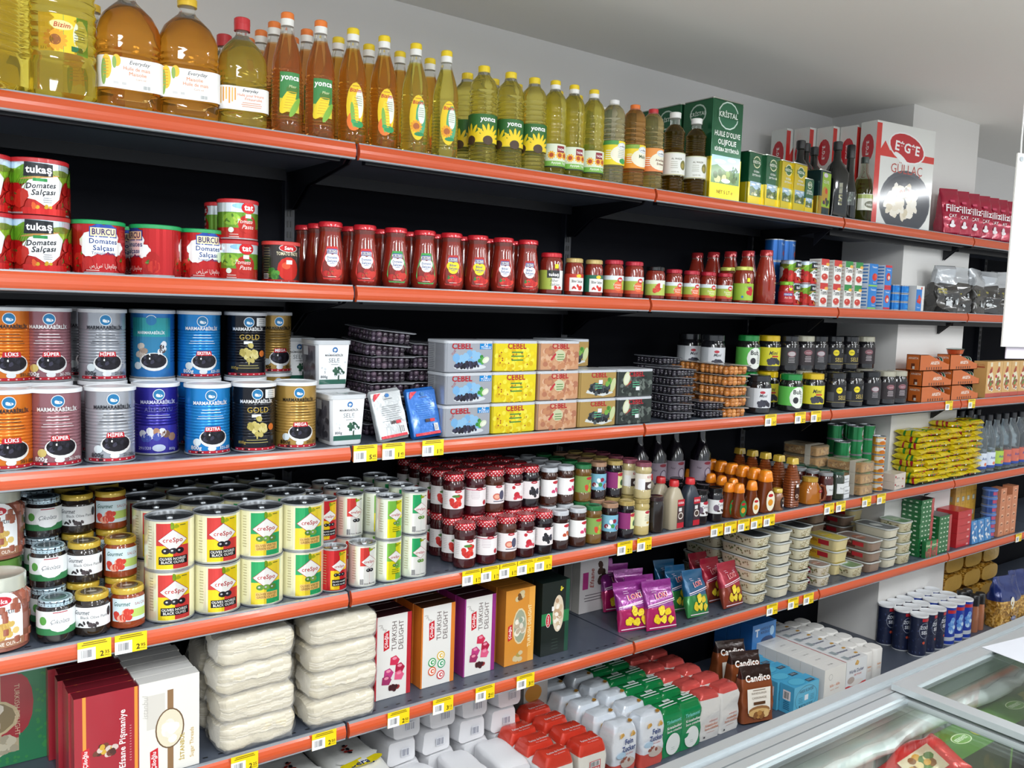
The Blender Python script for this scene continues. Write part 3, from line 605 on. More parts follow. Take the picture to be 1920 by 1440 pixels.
def marmara(c, t, tc='f2f2f2', dark='f2f2f2', fam=0): return tin(.0495, .158, c, A_marmara(t, tc, dark, fam=fam), lid='dfe2e6', zr=(.035, .115, 12), nm='olive_tin')
@memo
def A_crespo(kind, r=.05, h=.115):
    """diamond emblem over quartered colour panels"""
    a, b = {'r': ('d6403c', 'f2d41e'), 'g': ('2aa866', 'f2d838'), 'l': ('7cc04a', 'e8e01c'), 'w': ('2aa866', 'f2f2ee'), 'k': ('d8403a', 'f0f0ec'), 'd': ('c8242a', 'f0c81e')}[kind[0]]
    A = Art(); W = r * 3.1; s = r / .05; x0 = .006; hw = .034 * s
    A.rect(-W, .004, W, h - .004, 'f2efd0' if kind[0] in 'rg' else ('eef2e2' if kind[0] != 'd' else 'c8242a'))
    A.rect(x0 - hw, h * .5, x0, h - .008, a).rect(x0, h * .5, x0 + hw, h - .008, b).rect(x0 - hw, .006, x0, h * .5, b).rect(x0, .006, x0 + hw, h * .5, a)
    if kind[0] in 'wk': A.rect(x0 - hw, .006, x0 + hw, h * .5, 'f2f2ee')
    A.lines(-hw - .01, h * .85, .012, 12, .0065, 'b0a880', .0014)
    A.blobs(x0 + .003, h * .88, .007 * s, .005 * s, 8, .004 * s, ['a8b01e', '7a9a1e'], 2).lines(x0 + hw * .6, h * .88, .016 * s, 1, .004, '7a7a2a', .0022)
    A.poly([(x0 - .031 * s, h * .6), (x0, h * .6 - .0245 * s), (x0 + .031 * s, h * .6), (x0, h * .6 + .0245 * s)], 'b03a4a').poly([(x0 - .029 * s, h * .6), (x0, h * .6 - .023 * s), (x0 + .029 * s, h * .6), (x0, h * .6 + .023 * s)], 'fafaf6')
    A.text('creSpo', x0, h * .6 - .0035, .0095 * s, 'c03038', .043 * s, bold=1)
    oc = ['1c1a20', '2e2c34'] if kind[0] in 'rkd' else ['5c8a3a', '7aa84a']
    for i, dx in enumerate((-.014, 0, .014) if kind[-1] == '3' else (-.004, .008)): A.ell(x0 + dx * s, h * .4, .0085 * s, .0065 * s, oc[i % 2]).ell(x0 + (dx - .002) * s, h * .405, .0025 * s, .002 * s, 'c8ccd0')
    if kind[0] in 'rd': A.rect(x0 - .028 * s, h * .14, x0 + .03 * s, h * .29, '17161a').text('OLIVES NOIRES', x0, h * .225, .0055 * s, 'f4f4f0', .052 * s, bold=1).text('BLACK OLIVES', x0, h * .16, .0055 * s, 'f4f4f0', .046 * s, bold=1)
    elif kind[0] == 'g': A.rect(x0 - .024 * s, h * .16, x0 + .026 * s, h * .3, 'f2c870').text('OLIVES VERTES', x0, h * .235, .005 * s, '7a5a2a', .045 * s, bold=1).text('GREEN OLIVES', x0, h * .175, .005 * s, '7a5a2a', .042 * s, bold=1)
    elif kind[0] == 'l': A.rect(x0 - .024 * s, h * .2, x0 + .024 * s, h * .32, 'e8e01c').lines(x0, h * .29, .036 * s, 3, .005, '6a7a1a', .0018)
    else: A.text('Olives Rondes' if kind[0] == 'k' else 'Green Olives', x0, h * .07, .006 * s, '3a3a3a', .05 * s).bars(x0 - hw, h * .07, x0 - hw + .009, h * .2)
    return A
def jar_parts(r, h, cont, lab, lid, lidc, zl, name='jar', prof=None, lidh=.013, lr=None, artlid=None, cat='jar', check=None):
    b = MB(); lr = lr or r * .88
    pr = prof or [(0, r * .88, cont), (.004, r, cont), (h - lidh - .014, r, cont), (h - lidh - .006, r * .93, cont), (h - lidh, lr * .95, cont), (h - lidh * .3, lr * .93, cont)]
    b.lathe(pr, 28); ps = [('glass_body', b.mesh('glass_body', 'gloss'))]
    if lab: L = MB(); L.acyl(lab, r + .0004 if not isinstance(zl, tuple) else zl[1], zl if not isinstance(zl, tuple) else zl[0]); ps.append(('label', L.mesh('jar_label', 'paper')))
    l = MB(); l.lathe([(h - lidh, lr + .0004, lidc), (h - lidh + .001, lr + .0016, lidc), (h - .0025, lr + .0014, lidc), (h, lr - .001, lidc), (h, lr - .004, lidc), (h - .001, lr - .006, lidc), (h - .001, .001, lidc)], 28)
    if artlid: l.acyl(artlid[0], lr + .0013, h - lidh); l.apl(artlid[1], (0, 0, h - .0006), (1, 0, 0), (0, 1, 0))
    ps.append(('lid', l.mesh('lid', 'lid'))); return (name, cat, ps)
@memo
def salca(kind):      # pear shaped tomato paste jars
    R, H, c = .0345, .148, '84261a'; pr = [(0, .028, c), (.004, .0315, c), (.02, R, c), (.045, .0342, c), (.08, .0305, c), (.11, .0262, c), (.125, .0245, '6a3028'), (.13, .0262, '6a3028'), (.136, .0255, '6a3028'), (H - .004, .025, c)]
    A = Art(); g, hc = {'d': ('cc2420', 'f4f4f2'), 'g': ('3a9a48', 'f4f4f2'), 'y': ('b8281e', 'f0dc1e'), 'w': ('b8281e', 'f4f4f2')}[kind]
    A.poly([(-.02, .0), (.02, 0), (.026, .02), (.022, .045), (.014, .078), (-.014, .078), (-.022, .045), (-.026, .02)], g)
    A.ell(-.007, .05, .0105, .0105, hc).ell(.007, .05, .0105, .0105, hc).ell(0, .041, .0125, .0115, hc).rect(-.0125, .061, .0125, .072, '3050a4').rect(-.0115, .062, .0115, .07, 'd8d4c8').text('BURCU', 0, .063, .006, '3a3a80', .022, bold=1.5)
    A.text('Domates' if kind in 'dg' else 'Biber', 0, .049, .0058, '2a4a8a', .024, bold=1).text('Salçası', 0, .041, .0058, '2a4a8a', .024, bold=1).lines(0, .037, .014, 1, .003, '5a6a9a')
    if kind in 'dg': tomatoes(A, 0, .015, .018, .011, 7, .0085, 3)
    else: A.blobs(.002, .016, .016, .011, 9, .007, ['c8201a', 'dc3a2a', 'b81a1a'], 4, 1.6).blobs(-.008, .022, .006, .006, 4, .003, ['3a7a3a'], 2)
    A.lines(0, .006, .024, 1, .003, 'f4d8d0')
    b = MB(); b.lathe(pr, 28); L = MB()
    def rz(z):
        for i in range(len(pr) - 1):
            if pr[i][0] <= z <= pr[i + 1][0]: t = (z - pr[i][0]) / (pr[i + 1][0] - pr[i][0]); return pr[i][1] * (1 - t) + pr[i + 1][1] * t
        return .03
    L.art(A, lambda u, v, o: ((rz(v + .012) + o + .0006) * math.sin(u / .033), -(rz(v + .012) + o + .0006) * math.cos(u / .033), v + .012), .005)
    l = MB(); l.lathe([(H - .013, .0275, 'c82430'), (H - .012, .0288, 'c82430'), (H - .003, .0288, 'c82430'), (H, .0265, 'c82430'), (H, .024, 'c82430'), (H - .001, .022, 'c82430'), (H - .001, .001, 'c82430')], 28)
    return ('tomato_paste_jar', 'jar', [('glass_body', b.mesh('glass_body', 'gloss')), ('label', L.mesh('jar_label', 'paper')), ('lid', l.mesh('lid', 'lid'))])
@memo
def sauce(kind):      # smaller straight sauce jars
    r, h, lc, c = {'tukas': (.033, .118, 'c82430', '7c241c'), 'g1': (.0275, .108, 'c8b070', '80261a'), 'g2': (.0275, .108, 'c8b070', '80261a'), 'tat': (.0305, .112, 'b8283a', '86281c'), 'black': (.031, .102, '1c1c1e', '80261a'), 'tats': (.0275, .098, 'b8283a', '80281c'), 'tatg': (.0275, .098, 'b8283a', '80281c'), 'yl': (.034, .125, 'd8dc6a', '88301c'), 'sm': (.026, .085, '8ac83a', 'b02a28')}[kind]
    A = Art(); W = r * 2.4; H = h * .46
    if kind == 'tukas': A.rect(-W, 0, W, H, 'e8e8e4').rect(-W, 0, -.006, H, 'a8b84a').rect(-.02, H * .6, .018, H, '2a2c30').text('tukaş', 0, H * .7, .009, 'fafafa', .03, bold=1.5).text('Biber', .002, H * .4, .008, '3a3a40', .03, shear=.3).text('Salçası', .004, H * .2, .008, '3a3a40', .03, shear=.3).blobs(.012, H * .12, .012, .004, 7, .004, ['c8242a'], 2)
    elif kind in ('g1', 'g2'): A.rect(-W, 0, W, H, 'f0efec').rect(-W, H * .78, W, H, 'b8301e' if kind == 'g1' else '1f6a4e').rect(-W, 0, -.02, H, 'b8301e' if kind == 'g1' else '1f6a4e').text('Biber Salçası', .004, H * .5, .008, '2a2a2e', .034, bold=1).blobs(.004, H * .22, .014, .006, 9, .006, ['c8201a', 'd8382a'], 3, .6).ell(.008, H * .88, .008, .005, 'f0c82a')
    elif kind in ('tat', 'tats', 'tatg'): A.rect(-W, 0, W, H, 'a8b848').rect(-W, H * .75, W, H, 'dfe9ee').rect(-W, 0, W, H * .2, 'c84a2a').ell(.008, H * .4, .015, H * .3, 'e06a3a' if kind != 'tatg' else 'b8c84a').ell(.014, H * .76, .01, .008, 'c41c28').text('tat', .014, H * .7, .007, 'fafafa', .014, bold=1.5).text('Tomato', .004, H * .42, .006, 'f4ece0', .028, shear=.3).text('Paste', .006, H * .26, .006, 'f4ece0', .022, shear=.3)
    elif kind == 'black': A.rect(-W, 0, W, H, 'b4c45a').rect(-W, H * .75, W, H, 'dfe6d8').blobs(.0, H * .45, .014, .012, 9, .007, ['c8281e', 'd84a2e'], 5).rect(.008, H * .5, .018, H * .8, 'eceee8')
    elif kind == 'yl': A.rect(-W, 0, W, H, '9cc03a').rect(-.004, 0, .022, H * .8, 'a8c84a').blobs(.014, H * .5, .008, .016, 7, .007, ['c8242a'], 3, 1.4).text('PINAR', .012, H * .72, .006, '7a2a80', .02, bold=1).ell(-.012, H * .2, .004, .004, '2a7ab8')
    else: A.rect(-W, 0, W, H, 'c02a30').rect(-.016, H * .6, .018, H * .85, '2a3a9a').text('PENGUEN', 0, H * .65, .006, 'fafafa', .03, bold=1).text('Acı Sos', 0, H * .35, .007, 'f4dcc8', .026, bold=1)
    if kind in ('tukas', 'yl', 'sm'): A.rect(.002, H * 1.1, .013, H * 1.32, 'e8e81c')
    return jar_parts(r, h, c, A, lc, lc, h * (.12 if kind != 'yl' else .08), name='sauce_jar')
@memo
def passata():
    c = '9c3224'; pr = [(0, .034, c), (.004, .037, c), (.09, .036, c), (.125, .03, c), (.15, .024, c), (.165, .021, '8a5a50'), (.178, .021, '8a5a50')]
    A = Art(); A.blobs(.012, .03, .012, .02, 16, .003, ['f0dcd0', 'd8a898'], 4).ell(.014, .03, .01, .012, '5a2a1e').text('Domates', .012, .026, .005, 'f4ece0', .018, bold=1).lines(.004, .075, .02, 1, .003, 'e8d0c8').ell(.002, .1, .004, .002, 'e8c8b8')
    for i in range(20): A.rect(-.03 + i * .003, .088, -.029 + i * .003, .089, 'e0b8a8', False)
    b = MB(); b.lathe(pr, 28); L = MB(); L.acyl(A, .0365, .0); l = MB(); l.lathe([(.17, .0225, 'b02a30'), (.188, .0225, 'b02a30'), (.19, .021, 'b02a30')], 24)
    return ('sauce_bottle', 'bottle', [('glass_body', b.mesh('glass_body', 'gloss')), ('label', L.mesh('jar_label', 'paper')), ('cap', l.mesh('cap', 'lid'))])
@memo
def tomcan(k):  # small cartons and square tins of tomato
    w, d, h = .05, .05, .088
    if k == 'bt': w = .062; A = Art().rect(-w/2, 0, w/2, h, '1c7ac8').rect(-w/2, .0, w/2, .006, '8ac84a').ell(.01, h * .42, .018, .015, 'c8281e').ell(.018, h * .46, .01, .01, 'dc4a34').text('Tomaten', .006, h * .82, .007, 'f0f4f8', .036, bold=1).text('Stücke', .012, h * .14, .006, 'f0f4f8', .026)
    elif k == 'bc': A = Art().rect(-w/2, 0, w/2, h, '2a80d0').rect(-w/2, 0, w/2, .009, 'c8283a').rect(-w/2, h - .009, w/2, h, 'c8283a').ell(0, h * .48, .016, .016, 'c8281e').ell(.004, h * .44, .009, .008, 'e8c8b8').text('Tomato', 0, h * .76, .006, 'f0f4f8', .034, bold=1)
    else: A = Art().rect(-w/2, 0, w/2, h, 'f0efeb').rect(-w/2, h * .74, w/2, h, 'c8302a' if k == 'r' else '2a8a42').ell(.016, h * .78, .012, .006, 'e8b04a').text('Tomi', 0, h * .52, .017, '26282c', .044, bold=1.5).ell(.004, h * .17, .022, .013, 'e4e0dc').ell(0, h * .26, .021, .012, 'c8382a').ell(-.004, h * .3, .006, .003, 'e8a090').lines(.002, h * .1, .03, 1, .004, 'c85a4a', .002)
    Lf = Art().rect(-d/2, 0, d/2, h, 'd8e4f0' if k in ('bt', 'bc') else 'e6e4de')
    for i in range(6): Lf.rect(-d * .4, .012 + i * .013, d * .4, .017 + i * .013, '2a7ac8' if k in ('bt', 'bc') else 'c8b8b0', False)
    return box_parts('tomato_carton', 'carton', w, d, h, '2a7ac8' if k in ('bt', 'bc') else 'dcdad4', A, Lf, m='card')
# ------------------------------------------------------------------ top shelf (oil)
G1 = 'oil bottles on the top shelf'
def row(k, items, y=.045, group=None):
    for P, px, lab, *o in items:
        yy = o[0] if o else y; rz = o[1] if len(o) > 1 else R0.uniform(-.08, .08); x = X(px, yy, S[k] + .02)
        put(P, x, yy, S[k] - .001, lab, group, rz + (gaze(x, yy) if 'carton' not in P[0] and P[0] != 'oil_tin' else 0))
row(1, [(bizim3(), -14, 'big ribbed yellow sunflower oil bottle cut by the left edge of the photo', .045, -.9), (bizim3(), 112, 'big ribbed yellow oil bottle with sunflower label beside two amber jugs', .055, .1),
        (everyday('m1'), 240, 'large amber corn oil jug, white label, right beside the ribbed yellow bottle', .058, .1), (everyday('m2'), 351, 'large amber corn oil jug, white label, beside the red capped bottle', .056, .05),
        (everyday('fry'), 453, 'red capped frying oil bottle with white chips label, front row', .05, .05), (everyday('fry'), 420, 'red capped frying oil bottle half hidden behind the front one', .2, 0),
        (bizim3(), 8, 'yellow oil bottle behind the leftmost bottle of the top shelf', .22, .5), (everyday('m1'), 172, 'amber oil jug behind the ribbed yellow bottle of the top shelf', .24, 0)], group=G1)
W1 = ORD
G2, G3, G4, G5 = 'amber corn oil bottles with green labels', 'tapered oil bottles with oval yellow labels', 'clear yellow oil bottles with sunflower band', 'slim oil bottles with yellow and white caps'
for i, px in enumerate((537, 599)):
    row(1, [(drop('yonca'), px, ('left' if i == 0 else 'right') + ' orange capped amber oil bottle with green label, front row', .045, .1)], group=G2)
    for r in range(1, 4 if i == 0 else 3):
        x = X(px, .045, S[1]); put(drop('yonca'), x + .002, .045 + .085 * r, S[1] - .001, 'orange capped amber oil bottle, %s behind the %s green label' % (ROW[r], ('left', 'right')[i]), G2, .1)
for i, (px, k) in enumerate(((659, 'bcorn'), (717, 'bcorn'), (776, 'bsun'), (833, 'bsun'))):
    d = 'amber bottle with oval corn label' if k == 'bcorn' else 'pale yellow bottle with oval sunflower label'
    row(1, [(drop(k), px, 'yellow capped %s, %s of its pair, front row' % (d, ('left', 'right')[i % 2]), .045, .1)], group=G3)
    for r in (1, 2):
        put(drop('bcorn'), X(px, .045, S[1]) + .004, .045 + .09 * r, S[1] - .001, 'amber oil bottle, %s, behind the %s oval label' % (ROW[r], ('first', 'second', 'third', 'fourth')[i]), G3, .1)
for i, px in enumerate((903, 953, 997)):
    row(1, [(cyl('yonca'), px, '%s of three clear bottles with green sunflower band, front row' % ('left', 'middle', 'right')[i], .045, .15)], group=G4)
    put(cyl('yonca'), X(px, .045, S[1]) + .006, .135, S[1] - .001, '%s of the clear sunflower band bottles in the second row' % ('left', 'middle', 'right')[i], G4, .1)
for i, px in enumerate((1036, 1071, 1108)):
    row(1, [(cyl('tadim'), px, '%s of three narrow waisted bottles with small red sunflower label' % ('left', 'middle', 'right')[i], .045, .25)], group=G5)
    if i: put(cyl('tadim'), X(px, .045, S[1]) + .01, .13, S[1] - .001, 'narrow sunflower bottle behind the %s narrow bottle' % ('', 'middle', 'right')[i], G5, .2)
row(1, [(cyl('ow'), 1146, 'white capped pale oil bottle with yellow label', .045, .3), (cyl('oo'), 1185, 'orange capped amber oil bottle with yellow and orange label', .045, .3), (cyl('or'), 1219, 'red capped oil bottle with orange peanut label', .045, .3),
        (cyl('ow'), 1123, 'white capped pale oil bottle behind the yellow label one', .14, .3)], group=G5)
row(1, [(cyl('olive'), 1260, 'dark olive oil bottle, white cap, taller of two before the big tin', .045, .25), (cyl('olive2'), 1300, 'dark olive oil bottle, white cap, nearest to the big green tin', .04, .25)], group='white capped olive oil bottles')
xb = X(1356, .012, S[1])
for r in range(3): put(oil_tin('big'), xb - .004 * r, .072 + .135 * r, S[1] - .001, 'tall green and yellow olive oil tin, ' + ('largest, standing at the shelf edge' if r == 0 else ROW[r]), 'tall green olive oil tins', .0)
xs = X(1398, .03, S[1])
for i in range(4):
    for r in range(2): put(oil_tin('g' if i < 2 else 'y'), X((1401, 1432, 1461, 1484)[i], .035 + .07 * r, S[1]) if r == 0 else X((1401, 1432, 1461, 1484)[i], .035, S[1]), .042 + .075 * r, S[1] - .001, '%s small %s olive oil tin, %s' % (('left', 'right')[i % 2], ('green', 'yellow')[i // 2], ROW[r]), 'small olive oil tins on the top shelf', .12)
row(1, [(oil_tin('s'), 1505, 'smallest green olive oil tin beside the yellow tins', .035, .1), (oil_tin('m'), 1530, 'olive oil tin with bright lime label, between small tin and black bottle', .04, .15),
        (dark_bottle('wide'), 1563, 'wide black olive oil bottle with picture label', .045, .3), (dark_bottle('slim'), 1588, 'slender black olive oil bottle with long neck', .045, 0), (dark_bottle('pale'), 1615, 'pale olive oil bottle with cream label by the big white box', .045, .3)], group='olive oil at the right of the top shelf')
for i in range(3): put(dark_bottle('wide'), X((1504, 1522, 1546)[i], .12, S[1] + .2), .13 + .02 * i, S[1] - .001, 'black olive oil bottle behind the tins, %s of three' % ('left', 'middle', 'right')[i], 'olive oil at the right of the top shelf', .3)
xg = X(1657, .01, S[1] + .1) + .18
e = put(gullac(), xg, .07, S[1] - .001, 'big white pastry sheet box with red oval emblem, front one', 'white pastry sheet boxes', -.12); e.scale = (1.36, 1, 1.22)
for r in range(1, 5):
    e = put(gullac(), 3.43 - .045 * r, .1 + .079 * r, S[1] - .001, 'white pastry sheet box, %s behind the front one' % ('first', 'second', 'third', 'fourth')[r - 1], 'white pastry sheet boxes', 0); e.scale = (1.2, 1, 1.2)
for i in range(7): put(pouch('red'), X(1775 + (0, 22, 42, 62, 79, 95, 110)[i], .04, S[1] + .05), .04, S[1] - .001, 'crimson foil tea pouch, %s' % (ORD + ['rightmost'])[i if i < 6 else -1].replace('leftmost', 'leftmost, beside the big white box'), 'crimson tea pouches on the top shelf', -.35)
# ------------------------------------------------------------------ second shelf (tomato paste)
T1 = tin(.0525, .108, 'b8251e', A_tukas(), zr=(.02, .085, 8), lid='b8242a')
GT = 'tomato paste tins on the second shelf'
for i, px in enumerate((-32, 77)):
    for t in range(2): put(T1, X(px + (0, -2)[t], .056, S[2]), .056, S[2] - .001 + t * .109, '%s red and green tomato paste tin, %s stack' % (('lower', 'upper')[t], ('cut off left', 'large')[i]), GT, (-.05, .0)[t] - .1)
T2 = tin(.051, .108, 'b81c1f', A_burcu(), lid='1f9a58', zr=(.012, .09, 12))
row(2, [(T2, 184, 'red tomato paste tin, green lid, full label, beside the tall stack', .056, .15), (T2, 292, 'red tomato paste tin, green lid, label turned away to the left', .056, -1.1), (T2, 376, 'red tomato paste tin with green lid half behind the small stack', .075, .25), (T2, 247, 'red tomato paste tin in second row behind the front two', .17, 0)], group=GT)
T3 = tin(.0435, .0885, 'b8261e', A_tat(), zr=(.03, .07, 6), lid='b8242a')
for t in range(2): put(T3, X(445, .047, S[2]), .047, S[2] - .001 + t * .0895, 'small tomato paste tin with green fields picture, %s of its stack' % ('bottom', 'top')[t], GT, (-.1, 0)[t])
for t in range(2): put(T3, X(445, .047, S[2]) + .003, .145, S[2] - .001 + t * .0895, 'small tomato paste tin, second row, %s of its stack' % ('bottom', 'top')[t], GT, .5)
row(2, [(tin(.0425, .093, '3a3432', A_sera(), lid='c8403a', zr=(.01, .08, 14)), 526, 'dark tomato paste tin with red oval badge and big tomato', .047, .15)], group=GT)
GJ = 'pear shaped tomato paste jars'
for i, (px, k) in enumerate(zip((618, 682, 740, 794, 844, 893, 941, 987), 'ddggyyww')):
    d = {'d': 'red', 'g': 'green', 'y': 'yellow heart', 'w': 'white heart'}[k]; x = X(px, .04, S[2])
    put(salca(k), x, .04, S[2] - .001, 'pear shaped paste jar with %s label, %s of its pair, front row' % (d, ('left', 'right')[i % 2]), GJ, gaze(x) + .05)
    for r in (1, 2) if i < 1 else (1,): put(salca(k), x + .004, .04 + .075 * r, S[2] - .001, 'pear shaped paste jar behind the %s %s label jar%s' % (('left', 'right')[i % 2], d, ', third row' if r == 2 else ''), GJ, .8)
GK = 'small sauce jars on the second shelf'
for px, k, d in ((1032, 'tukas', 'red lidded sauce jar with black badge and yellow sticker'), (1075, 'g1', 'gold lidded pepper paste jar, red and white label'), (1112, 'g2', 'gold lidded pepper paste jar, green and white label'), (1149, 'tat', 'red lidded sauce jar, green meadow label, left of pair'), (1187, 'tat', 'red lidded sauce jar, green meadow label, right of pair'), (1227, 'black', 'black lidded sauce jar with red vegetables label'),
                 (1262, 'tats', 'leftmost of four short red lidded sauce jars'), (1295, 'tats', 'second of four short red lidded sauce jars'), (1326, 'tatg', 'third of four short red lidded sauce jars, lime label'), (1357, 'tatg', 'rightmost of four short red lidded sauce jars, lime label'), (1392, 'yl', 'pale yellow lidded pepper jar beside the tall bottle'), (1473, 'sm', 'tiny green lidded sauce jar right of the tall bottle')):
    row(2, [(sauce(k), px, d, .038, .08)], group=GK)
row(2, [(sauce('yl'), 1364, 'pale yellow lidded pepper jar behind the short jars', .12, .2)], group=GK)
put(passata(), X(1432, .045, S[2]), .045, S[2] - .001, 'tall tomato sauce bottle, front one of its row', 'tall tomato sauce bottles', .2)
for r in range(1, 5): put(passata(), X(1432, .045, S[2]) - .0 + .0, .045 + .08 * r, S[2] - .001, 'tall tomato sauce bottle, %s' % ROW[r], 'tall tomato sauce bottles', .2)
T4 = tin(.036, .082, 'cf2a22', A_tukas(.12, .082), nm='food_tin')
for i, px in enumerate((1487, 1508)):
    for t in range(2): put(T4, X(px, .05, S[2]), .05 + (.02 if i == 0 else 0), S[2] - .001 + t * .083, 'small tomato tin with white and green label, %s %s' % (('left', 'right')[i], ('bottom', 'top')[t]), 'small tomato tins and cartons', .3)
    for t in range(3): put(tin(.036, .082, '1c5aa0', Art().rect(-.1, 0, .1, .08, '1f5fa8').ell(.01, .03, .02, .014, 'b02a2a').text('Tomaten', 0, .06, .008, 'd8e4f4', .04)), X(px, .05, S[2]) + .03, .17, S[2] - .001 + t * .083, 'blue tomato tin behind, %s column, %s' % (('left', 'right')[i], ('bottom', 'middle', 'top')[t]), 'small tomato tins and cartons', .4)
for i, (px, k) in enumerate(((1532, 'r'), (1556, 'r'), (1577, 'g'), (1596, 'g'), (1623, 'bt'), (1651, 'bc'))):
    d = {'r': 'red topped tomato carton', 'g': 'green topped tomato carton', 'bt': 'blue tomato carton with green foot', 'bc': 'narrow blue and red tomato carton'}[k] + ('' if i > 3 else (', left column', ', right column')[i % 2])
    for t in range(2): put(tomcan(k), X(px, .03, S[2]), .032, S[2] - .001 + t * .0885, d + ', ' + ('lower', 'upper')[t], 'small tomato tins and cartons', .03)
for t in range(2): put(tomcan('bt'), X(1623, .03, S[2]) + .02, .095, S[2] - .001 + t * .0885 + .02 * 0, 'blue tomato carton in the second row, ' + ('lower', 'upper')[t], 'small tomato tins and cartons', .0)
put(tomcan('bt'), X(1623, .03, S[2]) - .035, .09, S[2] - .001 + 2 * .0885 * 0 + 0, 'blue tomato carton low behind the green topped ones', 'small tomato tins and cartons', 0)
bt = tin(.024, .034, '1f78c8', Art().rect(-.07, .002, .07, .032, '1f78c8').rect(-.01, .01, .02, .022, '2a90dc'))
for i in range(2):
    for t in range(3): put(bt, X((1673, 1690)[i], .03, S[2]), .03 + .0 * i, S[2] - .001 + t * .0345, 'small blue tin in shrink wrap, %s %s' % (('left', 'right')[i], ('bottom', 'middle', 'top')[t]), 'small blue tins in threes', 0)
A = Art().rect(-.035, 0, .035, .105, 'dfe0de').rect(-.035, 0, .014, .09, '1f78c8').blobs(-.008, .045, .012, .018, 7, .01, ['c8281e', 'dc4a38'], 3).text('Tomato', -.01, .012, .006, 'f0f4f8', .03).ell(.01, .095, .006, .006, 'c8281e')
put(box_parts('tomato_carton', 'carton', .07, .05, .105, 'dfe0de', A), X(1712, .03, S[2]), .03, S[2] - .001, 'white and blue tomato carton beside silver bags', 'small tomato tins and cartons', .05)
@memo
def silver_bag(v):
    w, d, h = .125, .07, .2; R = []
    for i in range(15):
        t = i / 14; R.append(ring(h * t, w / 2 * (1 - .25 * max(0, t - .6)), d / 2 * (1 - t ** 2 * .8) + .002, .02, 32))
    b = MB(); b.loft(R, ['3a3836' if i < 9 else 'b8bcc0' for i in range(14)]); b.crumple(.02, 30, v, keep=lambda p: p[2] < .003)
    A = Art().ell(-.03, .09, .028, .02, '2a2a26').text('SİYAH ZEYTİN', -.03, .095, .008, 'd8c84a', .045, bold=1).text('ZEYTİN', -.03, .082, .008, 'd8c84a', .035, bold=1).rect(-.01, .03, .02, .05, 'c8ccce').blobs(.02, .06, .03, .03, 16, .01, ['e0e4e6', '8a8e90', '4a4a4a'], v, .5)
    L = MB(); L.art(A, lambda u, v_, o: (u, -d / 2 - .006 - o + v_ * .1, v_), .02); L.crumple(.006, 30, v)
    return ('olive_bag', 'bag', [('bag_body', b.mesh('bag_body', 'foil')), ('print', L.mesh('print', 'card'))])
for i in range(5): put(silver_bag(i), X((1765, 1795, 1822, 1846, 1868)[i], .05, S[2] + .05), .045 + .01 * (i % 2), S[2] - .001, 'crinkled silver and black olive bag, %s' % (ORD[i] if i < 4 else 'rightmost'), 'crinkled olive bags', -.4 + .25 * (i % 3))
# ------------------------------------------------------------------ third shelf (olives)
def lattice(P, k, desc, group, x, y0=.05, dy=.1, rows=1, tiers=1, h=.1, rz=0, stair=None, zs=0, jit=.003, tlab=True):
    """rows going back from the shelf edge, tiers going up; the label names row and tier"""
    for r in range(rows):
        n = stair(r) if stair else tiers
        for t in range(n):
            Q = P(r, t) if callable(P) else P
            bits = [desc]
            if rows > 1: bits.append(ROW[r])
            if n > 1: bits.append(TIER[n][t] + ' of its stack')
            elif stair and rows > 1: bits.append('single height')
            put(Q, x + R0.uniform(-jit, jit), y0 + dy * r + R0.uniform(-jit, jit), S[k] - .001 + zs + h * t, ', '.join(bits), group, rz + R0.uniform(-.06, .06))
GM = 'large olive tins on the third shelf'
CAN = {'orange': marmara('d9761e', 'LÜKS', '2a2a30', '3a2a1a'), 'mauve': marmara('96666e', 'SÜPER'), 'silver': marmara('a6aab2', 'HİPER', '2a2c34', '3a3c44'), 'blue': marmara('1c84cc', 'EKSTRA'),
       'black': marmara('15171f', '', fam=3), 'gold': marmara('b08c46', 'MEGA', '2a2418', '3a2a14'), 'purple': marmara('2f2a94', '', 'd8d8f4', fam=1), 'sea': marmara('2a74b8', '', 'e8f0f4', fam=2)}
for px, k, y in ((13, 'orange', .056), (104, 'mauve', .055), (207, 'silver', .056), (292, 'purple', .115), (389, 'blue', .06), (475, 'black', .056), (553, 'gold', .056)):
    x = X(px, y, S[3]); put(CAN[k], x, y, S[3] - .001, '%s olive tin with white lid, front row on the shelf' % {'sea': 'turquoise', 'mauve': 'dusky mauve'}.get(k, k), GM, gaze(x) + .08)
for px, k, y in ((12, 'orange', .19), (87, 'mauve', .195), (192, 'silver', .19), (286, 'sea', .22), (373, 'blue', .2), (460, 'black', .2)):
    x = X(px, y, S[3] + .2)
    for t in range(2): put(CAN['purple' if k == 'sea' and t == 0 else k], x, y, S[3] - .001 + .159 * t, '%s olive tin, %s of the stack in the second row' % ('turquoise' if k == 'sea' and t else ('purple' if k == 'sea' else k), ('bottom', 'top')[t]), GM, gaze(x) + (.1 if k != 'sea' else -.1))
for px, k in ((150, 'silver'), (510, 'gold'), (60, 'mauve')):
    x = X(px, .305, S[3] + .2)
    for t in range(2): put(CAN[k], x, .305, S[3] - .001 + .159 * t, '%s olive tin, %s of the stack in the third row' % (k, ('bottom', 'top')[t]), GM, gaze(x) + .3)
